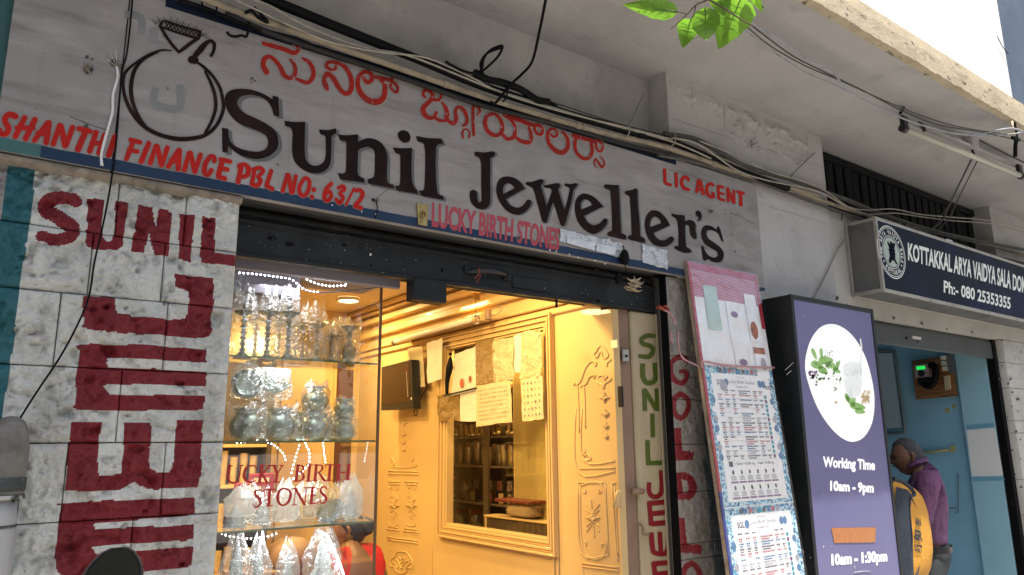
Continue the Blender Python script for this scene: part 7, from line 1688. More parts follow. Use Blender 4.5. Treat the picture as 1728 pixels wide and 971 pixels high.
# ================================================================ shop 2 : shutter, blue interior
t = thing('rolling_shutter', 'grey rolling shutter end above the blue shop doorway', 'shutter', (5.9, .12, 2.26))
b = MB(); b.bbox(4.46, 6.955, .10, .13, 2.262, 2.405, .006); b.build('bottom_rail', M['grey_shutter'] if 'grey_shutter' in M else M.setdefault('grey_shutter', mat('grey_shutter_paint', (.060, .066, .068), .5, layers=[((.04, .044, .046), 3, .45, .7, .7), ((.2, .2, .2), 60, .72, .76, .8)], bump=[(8, .1, .006)])), t)
for k, z in enumerate((2.412, 2.44)):
    b = MB(); b.tube([(4.46, .125+.015*k, z), (6.955, .125+.015*k, z)], .016, 8); b.build('slat', M['grey_shutter'], t)
PG = PY(.098)
b = MB(); a = onY(1538, 567, .098); e = onY(1553, 574, .098); b.bbox(a[0], e[0], .090, .0985, e[2], a[2], .001); b.build('rail_sticker', M['card_white'], t)
b = MB(); a = onY(1530, 571, .098); b.lathe([(0, 0), (.012, .001), (.010, .01), (0, .012)], a, 10, ax=Matrix.Rotation(math.pi/2, 3, 'X')); a = onY(1549, 577, .098); b.lathe([(0, 0), (.008, .001), (0, .01)], a, 8, ax=Matrix.Rotation(math.pi/2, 3, 'X')); b.build('bolt', M['mortar'], t, kind='stuff')
SX = 6.955
b = MB(); b.box(SX-.04, SX+.022, .09, .15, -.05, 2.42); mesh_thing(b, 'shutter_guide', M['black'], 'black shutter guide between the blue shop and the rough right pillar', 'shutter guide')
t = thing('stone_pillar', 'pale pitted plaster pillar right of the blue shop doorway', 'pillar', (7.2, .1, -.05))
b = MB(); b.box(6.982, 7.48, .058, .60, -.05, 2.4245); b.build('core', M['mortar'], t)
zz = [2.424, float(onY(1705, 612, .03)[2]), float(onY(1710, 655, .03)[2])-.0, 1.75, float(onY(1712, 710, .03)[2])-.1, 1.28, 1.0, .75]
zz = sorted(set(zz), reverse=True)
stone_pillar(t, 6.98, 7.49, zz, [[7.3] if k % 2 else [7.15] for k in range(len(zz)-1)], .034, .009, .010, 700, M['cream_wall'], [], {})
b = MB(); b.box(6.98, 7.49, .036, .06, -.05, .749); b.build('lower_stone', M['cream_wall'], t)
b = MB()
for (px, py) in ((1685, 627), (1687, 640), (1704, 640), (1700, 648), (1707, 662), (1716, 674), (1706, 686), (1717, 694), (1699, 705), (1713, 728), (1720, 742), (1707, 760), (1721, 775), (1712, 800), (1722, 822), (1690, 618)):
    splat(px, py, random.uniform(1.6, 3), mbx=b, pl=PY(.03), lift=.006)
b.build('pit', M['mortar'], t, kind='stuff')
b = MB(); b.bbox(7.50, 8.3, -.02, .03, .1, 2.34, .004); mesh_thing(b, 'dark_board', M['box_black'], 'black board edge at the far right beyond the pitted pillar', 'board')
# interior
RX = 6.915; BY2 = 3.2
b = MB(); b.box(4.5, 9.0, .2, 3.4, -.04, -.02); b.build('blue_shop_floor', M['tile'], kind='structure')
ja = float(onX(1611, 600, RX)[1])
b = MB(); b.box(RX, RX+.06, .155, ja, -.02, 2.7); mesh_thing(b, 'door_reveal', M['shop_blue_daylit'], 'blue reveal just inside the blue shop doorway, paled for daylight', 'wall')
b = MB(); b.box(RX+.045, RX+.09, ja+.0005, BY2, -.02, 2.7); mesh_thing(b, 'blue_wall', M['shop_blue'], 'sky blue side wall inside the right shop', 'wall')
b = MB(); b.box(4.5, RX+.1, BY2, BY2+.05, -.02, 2.7); mesh_thing(b, 'blue_wall', M['shop_blue'], 'blue back wall of the right shop, behind the whiteboard', 'wall')
b = MB(); b.box(4.45, 4.5, .2, BY2, -.02, 2.7); mesh_thing(b, 'blue_wall', M['shop_blue'], 'blue inner wall hidden behind the light box', 'wall')
b = MB(); b.box(4.45, RX+.1, .42, BY2, 2.7, 2.74); mesh_thing(b, 'ceiling', M['shop_blue_daylit'], 'ceiling of the blue shop', 'ceiling')
WXB = RX+.045
# meter board
PMB = PX(WXB-.03)
def pquad(mb, pl, cs_, lift, mi=0, depth=0.0):
    c_ = [pl.at(*k_, lift) for k_ in cs_]
    if depth:
        c2_ = [p-pl.n*depth for p in c_]; mb.add(c_+c2_, [(0, 1, 2, 3), (4, 5, 6, 7), (0, 1, 5, 4), (1, 2, 6, 5), (2, 3, 7, 6), (3, 0, 4, 7)], mi)
    else: mb.add(c_, [(3, 2, 1, 0)], mi)
K7 = lambda x, y: (1290+x/3.735, 480+y/3.735)
t = thing('meter_board', 'varnished wooden meter board with green lit electricity meter on the blue wall', 'meter board', tuple(PMB.at(*K7(1080, 600))))
q = MB()
for i, (y0, y1) in enumerate(((0, .32), (.33, .66), (.67, 1))):
    L0, L1 = np.array((937, 485)), np.array((965, 728)); R0, R1 = np.array((1183, 448)), np.array((1222, 704))
    q = MB(); pquad(q, PMB, [K7(*(L0+(L1-L0)*y0)), K7(*(R0+(R1-R0)*y0)), K7(*(R0+(R1-R0)*y1)), K7(*(L0+(L1-L0)*y1))], .03, 0, .028); q.build('plank', M['wood'], t)
M['meter'] = mat('meter_plastic', (.35, .25, .25), .4); M['lcd'] = mat('green_lcd', (.05, .7, .15), .4, emit=(.02, .9, .12), estr=.45)
PMM = PX(WXB-.12)
q = MB(); pquad(q, PMM, [K7(942, 512), K7(1030, 500), K7(1042, 590), K7(952, 598)], 0, 0, .05); mt = q.build('electric_meter', M['meter'], t)
q = MB(); pquad(q, PMM, [K7(957, 518), K7(1012, 513), K7(1016, 535), K7(960, 540)], .002); q.build('lcd', M['lcd'], mt)
q = MB(); p = PMM.at(*K7(990, 562), .003); q.add([p+[-.001, .03*math.cos(a), .03*math.sin(a)] for a in np.linspace(0, 6.28, 11)[:-1]], [tuple(range(10))]); pquad(q, PMM, [K7(958, 590), K7(1040, 582), K7(1046, 625), K7(975, 640)], 0, 0, .04); q.build('meter_cover', M['black_gloss'], mt)
q = MB(); q.tube([PMM.at(*K7(1040, 510)), PMM.at(*K7(1075, 520)), PMM.at(*K7(1080, 580)), PMM.at(*K7(1050, 640)), PMM.at(*K7(1000, 630))], .028, 8, sub=3); q.build('thick_cable', M['black'], t)
for i, (x0, y0, x1, y1) in enumerate(((1128, 455, 1162, 480), (1132, 488, 1165, 515), (1138, 522, 1172, 548))):
    q = MB(); pquad(q, PMB, [K7(x0, y0), K7(x1, y0-4), K7(x1+3, y1-3), K7(x0+3, y1)], .06, 0, .03); q.build('fuse_holder', M['card_white'], t)
q = MB(); pquad(q, PMB, [K7(1146, 580), K7(1180, 576), K7(1188, 662), K7(1156, 668)], .05, 0, .02); q.build('terminal_plate', M['card_yellow'], t)
q = MB(); pquad(q, PMB, [K7(1160, 450), K7(1195, 446), K7(1212, 560), K7(1182, 562)], .055, 0, .025); q.build('switch_box', M['steel_box'], t)
# whiteboard
PB = PX(WXB-.02)
t = thing('whiteboard', 'grey whiteboard with rounded frame on the blue wall beside the light box', 'whiteboard', tuple(PB.at(1500, 728)))
M['wb'] = mat('grey_whiteboard', (.42, .50, .55), .4, layers=[((.36, .43, .48), 4, .45, .7, .6)]); M['wb_frame'] = mat('whiteboard_frame', (.13, .16, .17), .4)  # mottled grey-blue board, darker frame
q = MB(); pquad(q, PB, [(1450, 598), (1507, 596), (1523, 722), (1460, 726)], .008, 0, .02); q.build('board', M['wb'], t)
q = MB(); q.tube([PB.at(*k_, .01) for k_ in ((1450, 594), (1496, 592), (1508, 594), (1511, 602), (1527, 720), (1525, 729), (1515, 731), (1455, 733))], .014, 8, sub=3); q.build('frame', M['wb_frame'], t)
q = MB()
for (x, y, w) in ((1492, 634, 14), (1488, 645, 16), (1490, 680, 18), (1494, 704, 16)): pquad(q, PB, [(x, y), (x+w, y-1), (x+w, y+.5), (x, y+1.5)], .010)
q.build('faint_writing', M['ink_grey'], t, kind='stuff')
# conduit strip, round patch, switches, blank notice sheet
M['yellow_patch'] = mat('dull_yellow_putty', (.36, .33, .14), .6)
q = MB(); q.tube([PB.at(1552, 764, .0), PB.at(1600, 760, .0)], .012, 6); q.add([PB.at(1608+5.5*math.cos(a), 758+7*math.sin(a), .004) for a in np.linspace(0, 6.28, 13)[:-1]], [tuple(range(12))]); mesh_thing(q, 'wall_conduit', M['yellow_patch'], 'dull yellow conduit with round cover on the blue wall behind the man', 'conduit')
q = MB()
for (x, y, r) in ((1597, 693, 5), (1608, 686, 4.5), (1650, 691, 2)): q.add([PB.at(x+r*math.cos(a)*random.uniform(.7, 1.1), y+r*math.sin(a), -.018) for a in np.linspace(0, 6.28, 10)[:-1]], [tuple(range(9))])
tag(q.build('putty_patch', M['yellow_patch'], kind='stuff'), 'dull putty patches on the blue wall below the meter board', 'patch')
PBF = PX(RX-.002)
q = MB(); pquad(q, PBF, [(1631, 726), (1679, 722), (1693, 803), (1640, 804)], 0, 0, 0.001); mesh_thing(q, 'paper_sheet', M['paper'], 'plain whitish sheet taped to the blue reveal', 'paper')
M['tape_blue'] = mat('old_tape', (.15, .36, .47), .4)
q = MB(); pquad(q, PBF, [(1630, 718), (1677, 714), (1678, 720), (1631, 725)], .001); mesh_thing(q, 'tape', M['tape_blue'], 'old tape strip above the whitish sheet', 'tape')
q = MB(); pquad(q, PBF, [(1640, 806), (1694, 806), (1696, 811), (1642, 812)], .001); mesh_thing(q, 'tape', M['tape_blue'], 'old tape strip below the whitish sheet', 'tape')
q = MB(); pquad(q, PB, [(1602, 857), (1614, 857), (1614, 859), (1602, 859)], 0); q.tube([PB.at(1617, 800), PB.at(1617, 866), PB.at(1612, 866)], .004, 5); mesh_thing(q, 'wall_socket', M['wb_frame'], 'small slot and thin conduit on the blue wall right of the man', 'socket')
q = MB(); q.bbox(5.9, 6.9, .9, 1.5, -.02, .95, .01); mesh_thing(q, 'counter', M['shop_blue_daylit'], 'blue counter low inside the right shop', 'counter')

# ================================================================ people
M['skin'] = mat('brown_skin', (.20, .10, .058), .45, layers=[((.15, .07, .042), 8, .45, .7, .6)], bump=[(60, .15, .004)])
M['hair_grey'] = mat('greying_hair', (.035, .035, .036), .6, layers=[((.11, .11, .112), 45, .5, .65, .8, (1, 1, .25)), ((.03, .03, .03), 30, .5, .62, .8)], bump=[(90, .8, .008)])
M['hair_black'] = mat('black_hair', (.012, .010, .010), .4, bump=[(80, .6, .006)])
M['purple_shirt'] = mat('purple_striped_shirt', (.105, .045, .105), .75, layers=[((.18, .075, .17), 60, .45, .55, .7, (1, 1, .02)), ((.13, .04, .10), 4, .55, .75, .6)], bump=[(9, .5, .02), (22, .3, .008)])
M['trouser'] = mat('charcoal_trousers', (.035, .042, .045), .8, bump=[(10, .4, .02)])
M['belt'] = mat('black_belt', (.012, .012, .013), .3)
M['denim'] = mat('blue_grey_shirt', (.12, .16, .21), .8, bump=[(10, .4, .02)])
M['bag_yellow'] = mat('mustard_backpack', (.62, .30, .035), .65, layers=[((.5, .22, .025), 6, .45, .7, .7)], bump=[(16, .5, .012), (200, .2, .001)])
M['bag_navy'] = mat('navy_backpack', (.018, .026, .04), .7, layers=[((.035, .045, .06), 9, .5, .7, .7)], bump=[(18, .6, .012)])
M['red_cloth'] = mat('red_blouse', (.50, .018, .022), .6, layers=[((.3, .01, .015), 5, .5, .7, .7)], bump=[(10, .5, .015)])
M['eye'] = mat('eye', (.02, .015, .012), .2)
def skin_mesh(name, joints, bones, m_, parent, sub=2, root=0, smooth_=True):
    """one continuous surface grown on a skeleton; joints: name -> (xyz, rx, ry)"""
    me = bpy.data.meshes.new(name); names = list(joints); off = WL.get(parent, np.zeros(3))
    me.from_pydata([tuple(np.array(joints[n][0])-off) for n in names], [(names.index(a), names.index(b_)) for a, b_ in bones], [])
    o = bpy.data.objects.new(name, me); link(o, parent); md = o.modifiers.new('s', 'SKIN'); md.use_smooth_shade = True
    for i, n in enumerate(names):
        r = joints[n][1:]; me.skin_vertices[0].data[i].radius = (r[0], r[-1]); me.skin_vertices[0].data[i].use_root = (i == root)
    md2 = o.modifiers.new('u', 'SUBSURF'); md2.levels = sub; md2.render_levels = sub
    dg = bpy.context.evaluated_depsgraph_get(); dg.update(); m2 = bpy.data.meshes.new_from_object(o.evaluated_get(dg)); o.modifiers.clear(); o.data = m2; m2.materials.clear(); m2.materials.append(m_)
    m2.polygons.foreach_set('use_smooth', np.full(len(m2.polygons), True)); WL[o] = off
    return o
def head_mesh(c, fwd, size, m_, parent, tilt=0.0):
    """head with brow, eye sockets, nose, lips, chin and jaw; c = centre of the skull, fwd = where the face looks"""
    f = np.array(fwd, float); f[2] = 0; f /= np.linalg.norm(f); up = np.array([0, 0, 1.0]); sd_ = np.cross(f, up)
    nu, nv = 48, 44; V = []
    g = lambda x, y, cx, cy, sx, sy: math.exp(-((x-cx)/sx)**2-((y-cy)/sy)**2)
    for j in range(nv+1):
        ph = math.pi*j/nv; z = math.cos(ph); r = math.sin(ph)
        for i in range(nu):
            a = 2*math.pi*i/nu; x = r*math.sin(a); y = r*math.cos(a)   # y forward
            X = x*.73; Y = y*.93; Z = z*1.16
            if Z < -.1:                                   # jaw narrows, chin forward
                k = min(1, (-.1-Z)/1.0); X *= 1-.34*k; Y = Y*(1-.16*k)+(.10*k if y > 0 else .14*k)
            if Z > .5: Y -= .02
            if y > 0:
                w = y
                X_n, Zn = X, Z
                Y += .26*g(X_n, Zn, 0, -.20, .10, .12)*w+.14*g(X_n, Zn, 0, -.02, .07, .18)*w     # nose
                Y += .07*g(X_n, Zn, 0, .22, .42, .09)*w                                         # brow
                Y -= .11*(g(X_n, Zn, .28, .06, .15, .10)+g(X_n, Zn, -.28, .06, .15, .10))*w     # sockets
                Y += .05*(g(X_n, Zn, .28, .04, .08, .05)+g(X_n, Zn, -.28, .04, .08, .05))*w     # eyeballs
                Y += .06*(g(X_n, Zn, .34, -.20, .16, .13)+g(X_n, Zn, -.34, -.20, .16, .13))*w   # cheeks
                Y += .08*g(X_n, Zn, 0, -.47, .18, .045)*w+.075*g(X_n, Zn, 0, -.58, .16, .045)*w-.03*g(X_n, Zn, 0, -.525, .2, .02)*w  # lips
                Y += .09*g(X_n, Zn, 0, -.86, .2, .13)*w                                         # chin
                Y -= .04*g(X_n, Zn, 0, -.70, .22, .06)*w
            P_ = (sd_*X+f*Y+up*Z)*size
            if tilt: 
                q_ = Matrix.Rotation(tilt, 3, Vector(sd_)) @ Vector(P_); P_ = np.array(q_)
            V.append(np.array(c)+P_)
    F = [(j*nu+i, j*nu+(i+1) % nu, (j+1)*nu+(i+1) % nu, (j+1)*nu+i) for j in range(nv) for i in range(nu)]
    q = MB(); q.add(V, F, 0, True)
    def loc(x, y, z):
        P_ = (sd_*x+f*y+up*z)*size
        if tilt: P_ = np.array(Matrix.Rotation(tilt, 3, Vector(sd_)) @ Vector(P_))
        return np.array(c)+P_
    for s_ in (-1, 1):   # ears
        q.tube([loc(s_*.70, -.06, .16), loc(s_*.82, -.12, .20), loc(s_*.86, -.16, .06), loc(s_*.82, -.10, -.12), loc(s_*.74, -.04, -.26), loc(s_*.70, .0, -.20)], [size*.07, size*.085, size*.09, size*.08, size*.07, size*.04], 8, sub=3)
        q.tube([loc(s_*.72, -.08, .1), loc(s_*.80, -.12, .04), loc(s_*.76, -.08, -.1)], size*.07, 8, sub=2)
    return q, loc
def hair_cap(c, loc, size, m_, parent, front=.45, low=-.35, name='hair', thick=.07, back=None):
    nu, nv = 44, 26; V = []
    for j in range(nv+1):
        for i in range(nu):
            a = 2*math.pi*i/nu; fy = math.cos(a)
            lim = .42*(1+fy)/2+low*(1-fy)/2 if back is None else (front if fy > .2 else back)
            lim = low+(front-low)*(1/(1+math.exp(-(fy-.05)*9)))
            sdw = math.exp(-((abs(math.sin(a))-1)/.25)**2); lim += .10*sdw*(1 if fy > 0 else 0)
            zt_ = 1.0; th = (j/nv)*math.acos(max(-1, min(1, lim)))
            z = math.cos(th); r = math.sin(th); x = r*math.sin(a); y = r*math.cos(a)
            k = 1+thick*(1-(j/nv)**6*.85)+.025*math.sin(a*11+j)*.4
            X = x*.73*k; Y = y*.93*k-(.02 if y < 0 else 0); Z = z*1.16*(1+thick*.8*(1-j/nv))
            V.append(loc(X, Y, Z))
    F = [(j*nu+i, j*nu+(i+1) % nu, (j+1)*nu+(i+1) % nu, (j+1)*nu+i) for j in range(nv) for i in range(nu)]
    q = MB(); q.add(V, F, 0, True); return q.build(name, m_, parent)
def bones_body(J, seq):
    out = []
    for ch in seq: out += list(zip(ch[:-1], ch[1:]))
    return out
# --- man in the purple shirt; faces the shop counter, seen in profile
mc = onY(1532, 780, .13); mx, my = float(mc[0]), .13
F_ = np.array([-.46, .80, 0]); F_ /= np.linalg.norm(F_); S_ = np.array([F_[1], -F_[0], 0])   # S_: his right side
gz = -.05
def MP(f, s, z): return np.array([mx, my, 0])+F_*f+S_*s+np.array([0, 0, z])
man = thing('person', 'grey haired man in purple shirt and black belt standing in profile at the blue shop', 'person', (mx, my, gz))
sx_ = np.array([0.0])
J = dict(pelvis=(MP(-.06, 0, .93), .11, .085), waist=(MP(-.07, 0, 1.05), .11, .09), chest=(MP(-.10, 0, 1.24), .13, .095), neckb=(MP(-.07, 0, 1.40), .075, .07), neck=(MP(-.035, 0, 1.45), .055, .056), 
    hipL=(MP(-.06, -.09, .88), .07, .07), kneeL=(MP(.0, -.12, .50), .058, .062), ankL=(MP(-.05, -.12, .06), .036, .04), toeL=(MP(.13, -.13, gz+.035), .035, .03),
    hipR=(MP(-.06, .09, .88), .07, .07), kneeR=(MP(.05, .12, .50), .058, .062), ankR=(MP(.03, .12, .06), .036, .04), toeR=(MP(.2, .13, gz+.035), .035, .03),
    shL=(MP(-.10, -.18, 1.335), .05, .05), elL=(MP(-.04, -.235, 1.09), .036, .038), wrL=(MP(.20, -.20, 1.10), .026, .03), palmL=(MP(.27, -.18, 1.12), .030, .018),
    shR=(MP(-.10, .18, 1.335), .05, .05), elR=(MP(-.02, .24, 1.09), .042, .044), wrR=(MP(.22, .16, 1.16), .026, .03), palmR=(MP(.29, .13, 1.18), .030, .018))
chains = [('pelvis', 'waist', 'chest', 'neckb', 'neck'), ('pelvis', 'hipL', 'kneeL', 'ankL', 'toeL'), ('pelvis', 'hipR', 'kneeR', 'ankR', 'toeR'), ('chest', 'shL', 'elL', 'wrL', 'palmL'), ('chest', 'shR', 'elR', 'wrR', 'palmR')]
for sd_, sg in (('L', -1), ('R', 1)):
    b0 = J['palm'+sd_][0]; z0 = b0[2]
    for k in range(4):
        o_ = S_*(-.024+.016*k)*sg; ln = (.062, .072, .068, .054)[k]
        J[f'f{sd_}{k}a'] = (b0+F_*.035+o_, .0088, .0088); J[f'f{sd_}{k}b'] = (b0+F_*(.035+ln*.55)+o_+[0, 0, -.010], .008, .008); J[f'f{sd_}{k}c'] = (b0+F_*(.030+ln*.85)+o_+[0, 0, -.034], .0068, .0068)
        chains.append(('palm'+sd_, f'f{sd_}{k}a', f'f{sd_}{k}b', f'f{sd_}{k}c'))
    J[f't{sd_}a'] = (b0-F_*.02-S_*.035*sg+[0, 0, .006], .0105, .0105); J[f't{sd_}b'] = (b0+F_*.02-S_*.050*sg+[0, 0, .0], .009, .009); chains.append(('palm'+sd_, f't{sd_}a', f't{sd_}b'))
skin_mesh('body', J, bones_body(J, chains), M['skin'], man, 2)
hc = onY(1525, 771, .13); HS = .108
hc = MP(.0, 0, float(hc[2])-.0)
q, loc = head_mesh(hc, (-.62, .74, 0), HS, M['skin'], man, tilt=math.radians(-10)); hd = q.build('head', M['skin'], man)
hair_cap(hc, loc, HS, M['hair_grey'], man, front=.66, low=-.42, thick=.05)
q = MB()
for s_ in (-1, 1):
    q.tube([loc(s_*.13, .97, -.42), loc(s_*.2, .93, -.45), loc(s_*.26, .86, -.50)], [HS*.03, HS*.04, HS*.015], 6); q.tube([loc(0, .99, -.40), loc(s_*.13, .97, -.42)], HS*.04, 6)
    q.tube([loc(s_*.12, .98, .20), loc(s_*.28, .93, .25), loc(s_*.42, .80, .18)], [HS*.02, HS*.035, HS*.012], 6)
q.build('moustache_and_brows', M['hair_grey'], man, kind='stuff')
q = MB()
for s_ in (-1, 1): q.lathe([(0, -.01*1), (.010, 0), (0, .01)], loc(s_*.28, .86, .05), 10)
q.build('eye', M['eye'], man, kind='stuff')
# shirt: torso and sleeves
JS = dict(hem=(MP(-.06, 0, .90), .178, .138), h2=(MP(-.065, 0, .98), .172, .134), waist=(MP(-.075, 0, 1.05), .172, .138), belly=(MP(-.075, 0, 1.15), .178, .142), chest=(MP(-.105, 0, 1.27), .178, .138), yoke=(MP(-.09, 0, 1.37), .115, .09), neckb=(MP(-.06, 0, 1.425), .066, .066),
    shL=(MP(-.10, -.19, 1.35), .073, .073), amL=(MP(-.075, -.225, 1.22), .066, .066), elL=(MP(-.04, -.24, 1.085), .058, .058), fmL=(MP(.07, -.225, 1.09), .046, .046), cuL=(MP(.17, -.205, 1.10), .036, .036),
    shR=(MP(-.10, .19, 1.35), .073, .073), amR=(MP(-.06, .225, 1.22), .066, .066), elR=(MP(-.02, .245, 1.085), .058, .058), fmR=(MP(.10, .21, 1.12), .046, .046), cuR=(MP(.19, .17, 1.15), .036, .036))
sh_ = skin_mesh('shirt', JS, bones_body(JS, [('hem', 'h2', 'waist', 'belly', 'chest', 'yoke', 'neckb'), ('chest', 'shL', 'amL', 'elL', 'fmL', 'cuL'), ('chest', 'shR', 'amR', 'elR', 'fmR', 'cuR')]), M['purple_shirt'], man, 3)
me = sh_.data; co = np.array([v.co[:] for v in me.vertices]); nm = np.array([v.normal[:] for v in me.vertices])
w = (fbm(co[:, 0]*9+co[:, 1]*7, co[:, 2]*22, 61, 4)-.5)*.022; me.vertices.foreach_set('co', (co+nm*w[:, None]).ravel())
q = MB(); cb = MP(-.045, 0, 1.455)   # collar
V = []; n = 26
for k in range(n):
    a = 2*math.pi*k/n; fy = math.cos(a)
    for (r_, z_) in ((.066, -.028), (.074, .018+(-.012 if fy > .7 else 0)), (.086, -.010-.03*max(0, fy))): V.append(cb+F_*r_*fy+S_*r_*math.sin(a)+[0, 0, z_+.018*-fy])
q.add(V, [(3*k+j, 3*((k+1) % n)+j, 3*((k+1) % n)+j+1, 3*k+j+1) for k in range(n) for j in range(2)], 0, True); q.build('collar', M['purple_shirt'], man)
q = MB(); V = []
for k in range(28):
    a = 2*math.pi*k/28
    for z_ in (.875, .912): V.append(MP(-.06, 0, z_)+F_*.146*math.cos(a)+S_*.180*math.sin(a))
q.add(V, [(2*k, 2*((k+1) % 28), 2*((k+1) % 28)+1, 2*k+1) for k in range(28)], 0, True); q.build('belt', M['belt'], man)
JT = dict(w=(MP(-.06, 0, .95), .172, .132), v=(MP(-.06, 0, .90), .176, .136), p=(MP(-.065, 0, .86), .178, .142), hL=(MP(-.06, -.09, .78), .115, .122), kL=(MP(.0, -.12, .48), .078, .082), aL=(MP(-.045, -.12, .05), .062, .068), hR=(MP(-.06, .09, .78), .115, .122), kR=(MP(.05, .12, .48), .078, .082), aR=(MP(.035, .12, .05), .062, .068))
skin_mesh('trousers', JT, bones_body(JT, [('w', 'v', 'p'), ('p', 'hL', 'kL', 'aL'), ('p', 'hR', 'kR', 'aR')]), M['trouser'], man, 2)
for s_, fx in (('L', 0), ('R', .075)):
    sg = -1 if s_ == 'L' else 1
    q = MB(); q.tube([MP(-.07+fx, sg*.12, gz+.045), MP(.0+fx, sg*.125, gz+.05), MP(.10+fx, sg*.13, gz+.036), MP(.155+fx, sg*.13, gz+.03)], [.042, .046, .044, .028], 12, sub=3); q.build('shoe', M['belt'], man)

# --- second customer with the backpack, mostly hidden behind the light box
bx_, by_ = 4.585, -.30
FB = np.array([-.05, 1.0, 0]); FB /= np.linalg.norm(FB); SB = np.array([FB[1], -FB[0], 0])
def BPn(f, s, z): return np.array([bx_, by_, 0])+FB*f+SB*s+np.array([0, 0, z])
pk = onY(1536, 890, by_)
bx_ = float(onY(1458, 850, .14)[0]); by_ = .14
man2 = thing('person', 'person in blue grey shirt mostly hidden behind the light box, wearing the mustard backpack', 'person', (bx_, by_, gz))
J2 = dict(pelvis=(BPn(0, 0, .92), .14, .11), waist=(BPn(0, 0, 1.04), .135, .11), chest=(BPn(0, 0, 1.20), .16, .115), neckb=(BPn(.0, 0, 1.36), .07, .066), neck=(BPn(.01, 0, 1.42), .05, .052),
    hipL=(BPn(0, -.10, .86), .09, .095), kneeL=(BPn(.02, -.11, .48), .058, .06), ankL=(BPn(0, -.11, .05), .036, .04), toeL=(BPn(.15, -.12, gz+.035), .035, .03), hipR=(BPn(0, .10, .86), .09, .095), kneeR=(BPn(.02, .11, .48), .058, .06), ankR=(BPn(0, .11, .05), .036, .04), toeR=(BPn(.15, .12, gz+.035), .035, .03),
    shL=(BPn(0, -.18, 1.31), .055, .055), elL=(BPn(.05, -.22, 1.05), .04, .042), wrL=(BPn(.26, -.16, 1.05), .026, .03), palmL=(BPn(.33, -.14, 1.06), .03, .018), shR=(BPn(0, .18, 1.31), .055, .055), elR=(BPn(.05, .22, 1.05), .04, .042), wrR=(BPn(.26, .16, 1.05), .026, .03), palmR=(BPn(.33, .14, 1.06), .03, .018))
ch2 = [('pelvis', 'waist', 'chest', 'neckb', 'neck'), ('pelvis', 'hipL', 'kneeL', 'ankL', 'toeL'), ('pelvis', 'hipR', 'kneeR', 'ankR', 'toeR'), ('chest', 'shL', 'elL', 'wrL', 'palmL'), ('chest', 'shR', 'elR', 'wrR', 'palmR')]
for sd_, sg in (('L', -1), ('R', 1)):
    b0 = J2['palm'+sd_][0]
    for k in range(4):
        o_ = SB*(-.024+.016*k)*sg; ln = (.062, .072, .068, .054)[k]
        J2[f'f{sd_}{k}a'] = (b0+FB*.035+o_, .0088, .0088); J2[f'f{sd_}{k}b'] = (b0+FB*(.035+ln*.6)+o_+[0, 0, -.01], .008, .008); J2[f'f{sd_}{k}c'] = (b0+FB*(.03+ln*.9)+o_+[0, 0, -.03], .0068, .0068); ch2.append(('palm'+sd_, f'f{sd_}{k}a', f'f{sd_}{k}b', f'f{sd_}{k}c'))
    J2[f't{sd_}a'] = (b0-FB*.02-SB*.035*sg, .0105, .0105); J2[f't{sd_}b'] = (b0+FB*.02-SB*.05*sg, .009, .009); ch2.append(('palm'+sd_, f't{sd_}a', f't{sd_}b'))
skin_mesh('body', J2, bones_body(J2, ch2), M['skin'], man2, 2)
h2 = BPn(.03, 0, 1.53); q, loc2 = head_mesh(h2, FB, .10, M['skin'], man2); q.build('head', M['skin'], man2); hair_cap(h2, loc2, .10, M['hair_black'], man2, front=.6, low=-.4, thick=.09)
JS2 = {k: (v[0], v[1]+.016, v[-1]+.016) for k, v in J2.items() if k in ('pelvis', 'waist', 'chest', 'neckb', 'shL', 'elL', 'shR', 'elR')}
skin_mesh('shirt', JS2, bones_body(JS2, [('pelvis', 'waist', 'chest', 'neckb'), ('chest', 'shL', 'elL'), ('chest', 'shR', 'elR')]), M['denim'], man2, 2)
JT2 = dict(p=(BPn(0, 0, .88), .15, .12), hL=(BPn(0, -.09, .78), .10, .105), kL=(BPn(.02, -.11, .48), .075, .078), aL=(BPn(0, -.11, .04), .06, .064), hR=(BPn(0, .09, .78), .10, .105), kR=(BPn(.02, .11, .48), .075, .078), aR=(BPn(0, .11, .04), .06, .064))
skin_mesh('trousers', JT2, bones_body(JT2, [('p', 'hL', 'kL', 'aL'), ('p', 'hR', 'kR', 'aR')]), M['trouser'], man2, 2)
# backpack: outline measured in the photo on a plane through the pack, with real thickness
BKY = -.02
t = thing('backpack', 'mustard and navy backpack with dark block lettering, worn beside the purple shirted man', 'backpack', tuple(onY(1535, 965, BKY)))
bkc = onY(1534, 893, BKY)
hz_top = float(onY(1520, 812, BKY)[2]); hz_bot = float(onY(1545, 985, BKY)[2])
def pack(mb, x0px, x1px_list, ydepth, mi=0, n=26, m=18, y0=BKY, shrink=1.0, lift=0):
    """swept body: right hand outline follows x1px at heights; section is a rounded slab"""
    V = []
    for j in range(n+1):
        u = j/n; py = 812+(985-812)*u
        xr_ = np.interp(u, [p[0] for p in x1px_list], [p[1] for p in x1px_list])
        a0 = float(onY(x0px, py, y0)[0]); a1 = float(onY(xr_, py, y0)[0]); z = hz_top+(hz_bot-hz_top)*u
        en = (1-abs(2*u-1)**6)**.5 if 0 < u < 1 else .02
        cx = (a0+a1)/2; hw = max(.004, (a1-a0)/2)
        for k in range(m):
            a = 2*math.pi*k/m; ca, sa = math.cos(a), math.sin(a)
            V.append((cx+hw*math.copysign(abs(ca)**.7, ca), y0+.0+ydepth*en*math.copysign(abs(sa)**.6, sa)*(1+.012*math.sin(u*17+k)), z))
    F = [(j*m+k, j*m+(k+1) % m, (j+1)*m+(k+1) % m, (j+1)*m+k) for j in range(n) for k in range(m)]
    mb.add(V, F, mi, True)
    mb.add([V[k] for k in range(m)], [tuple(range(m))], mi)
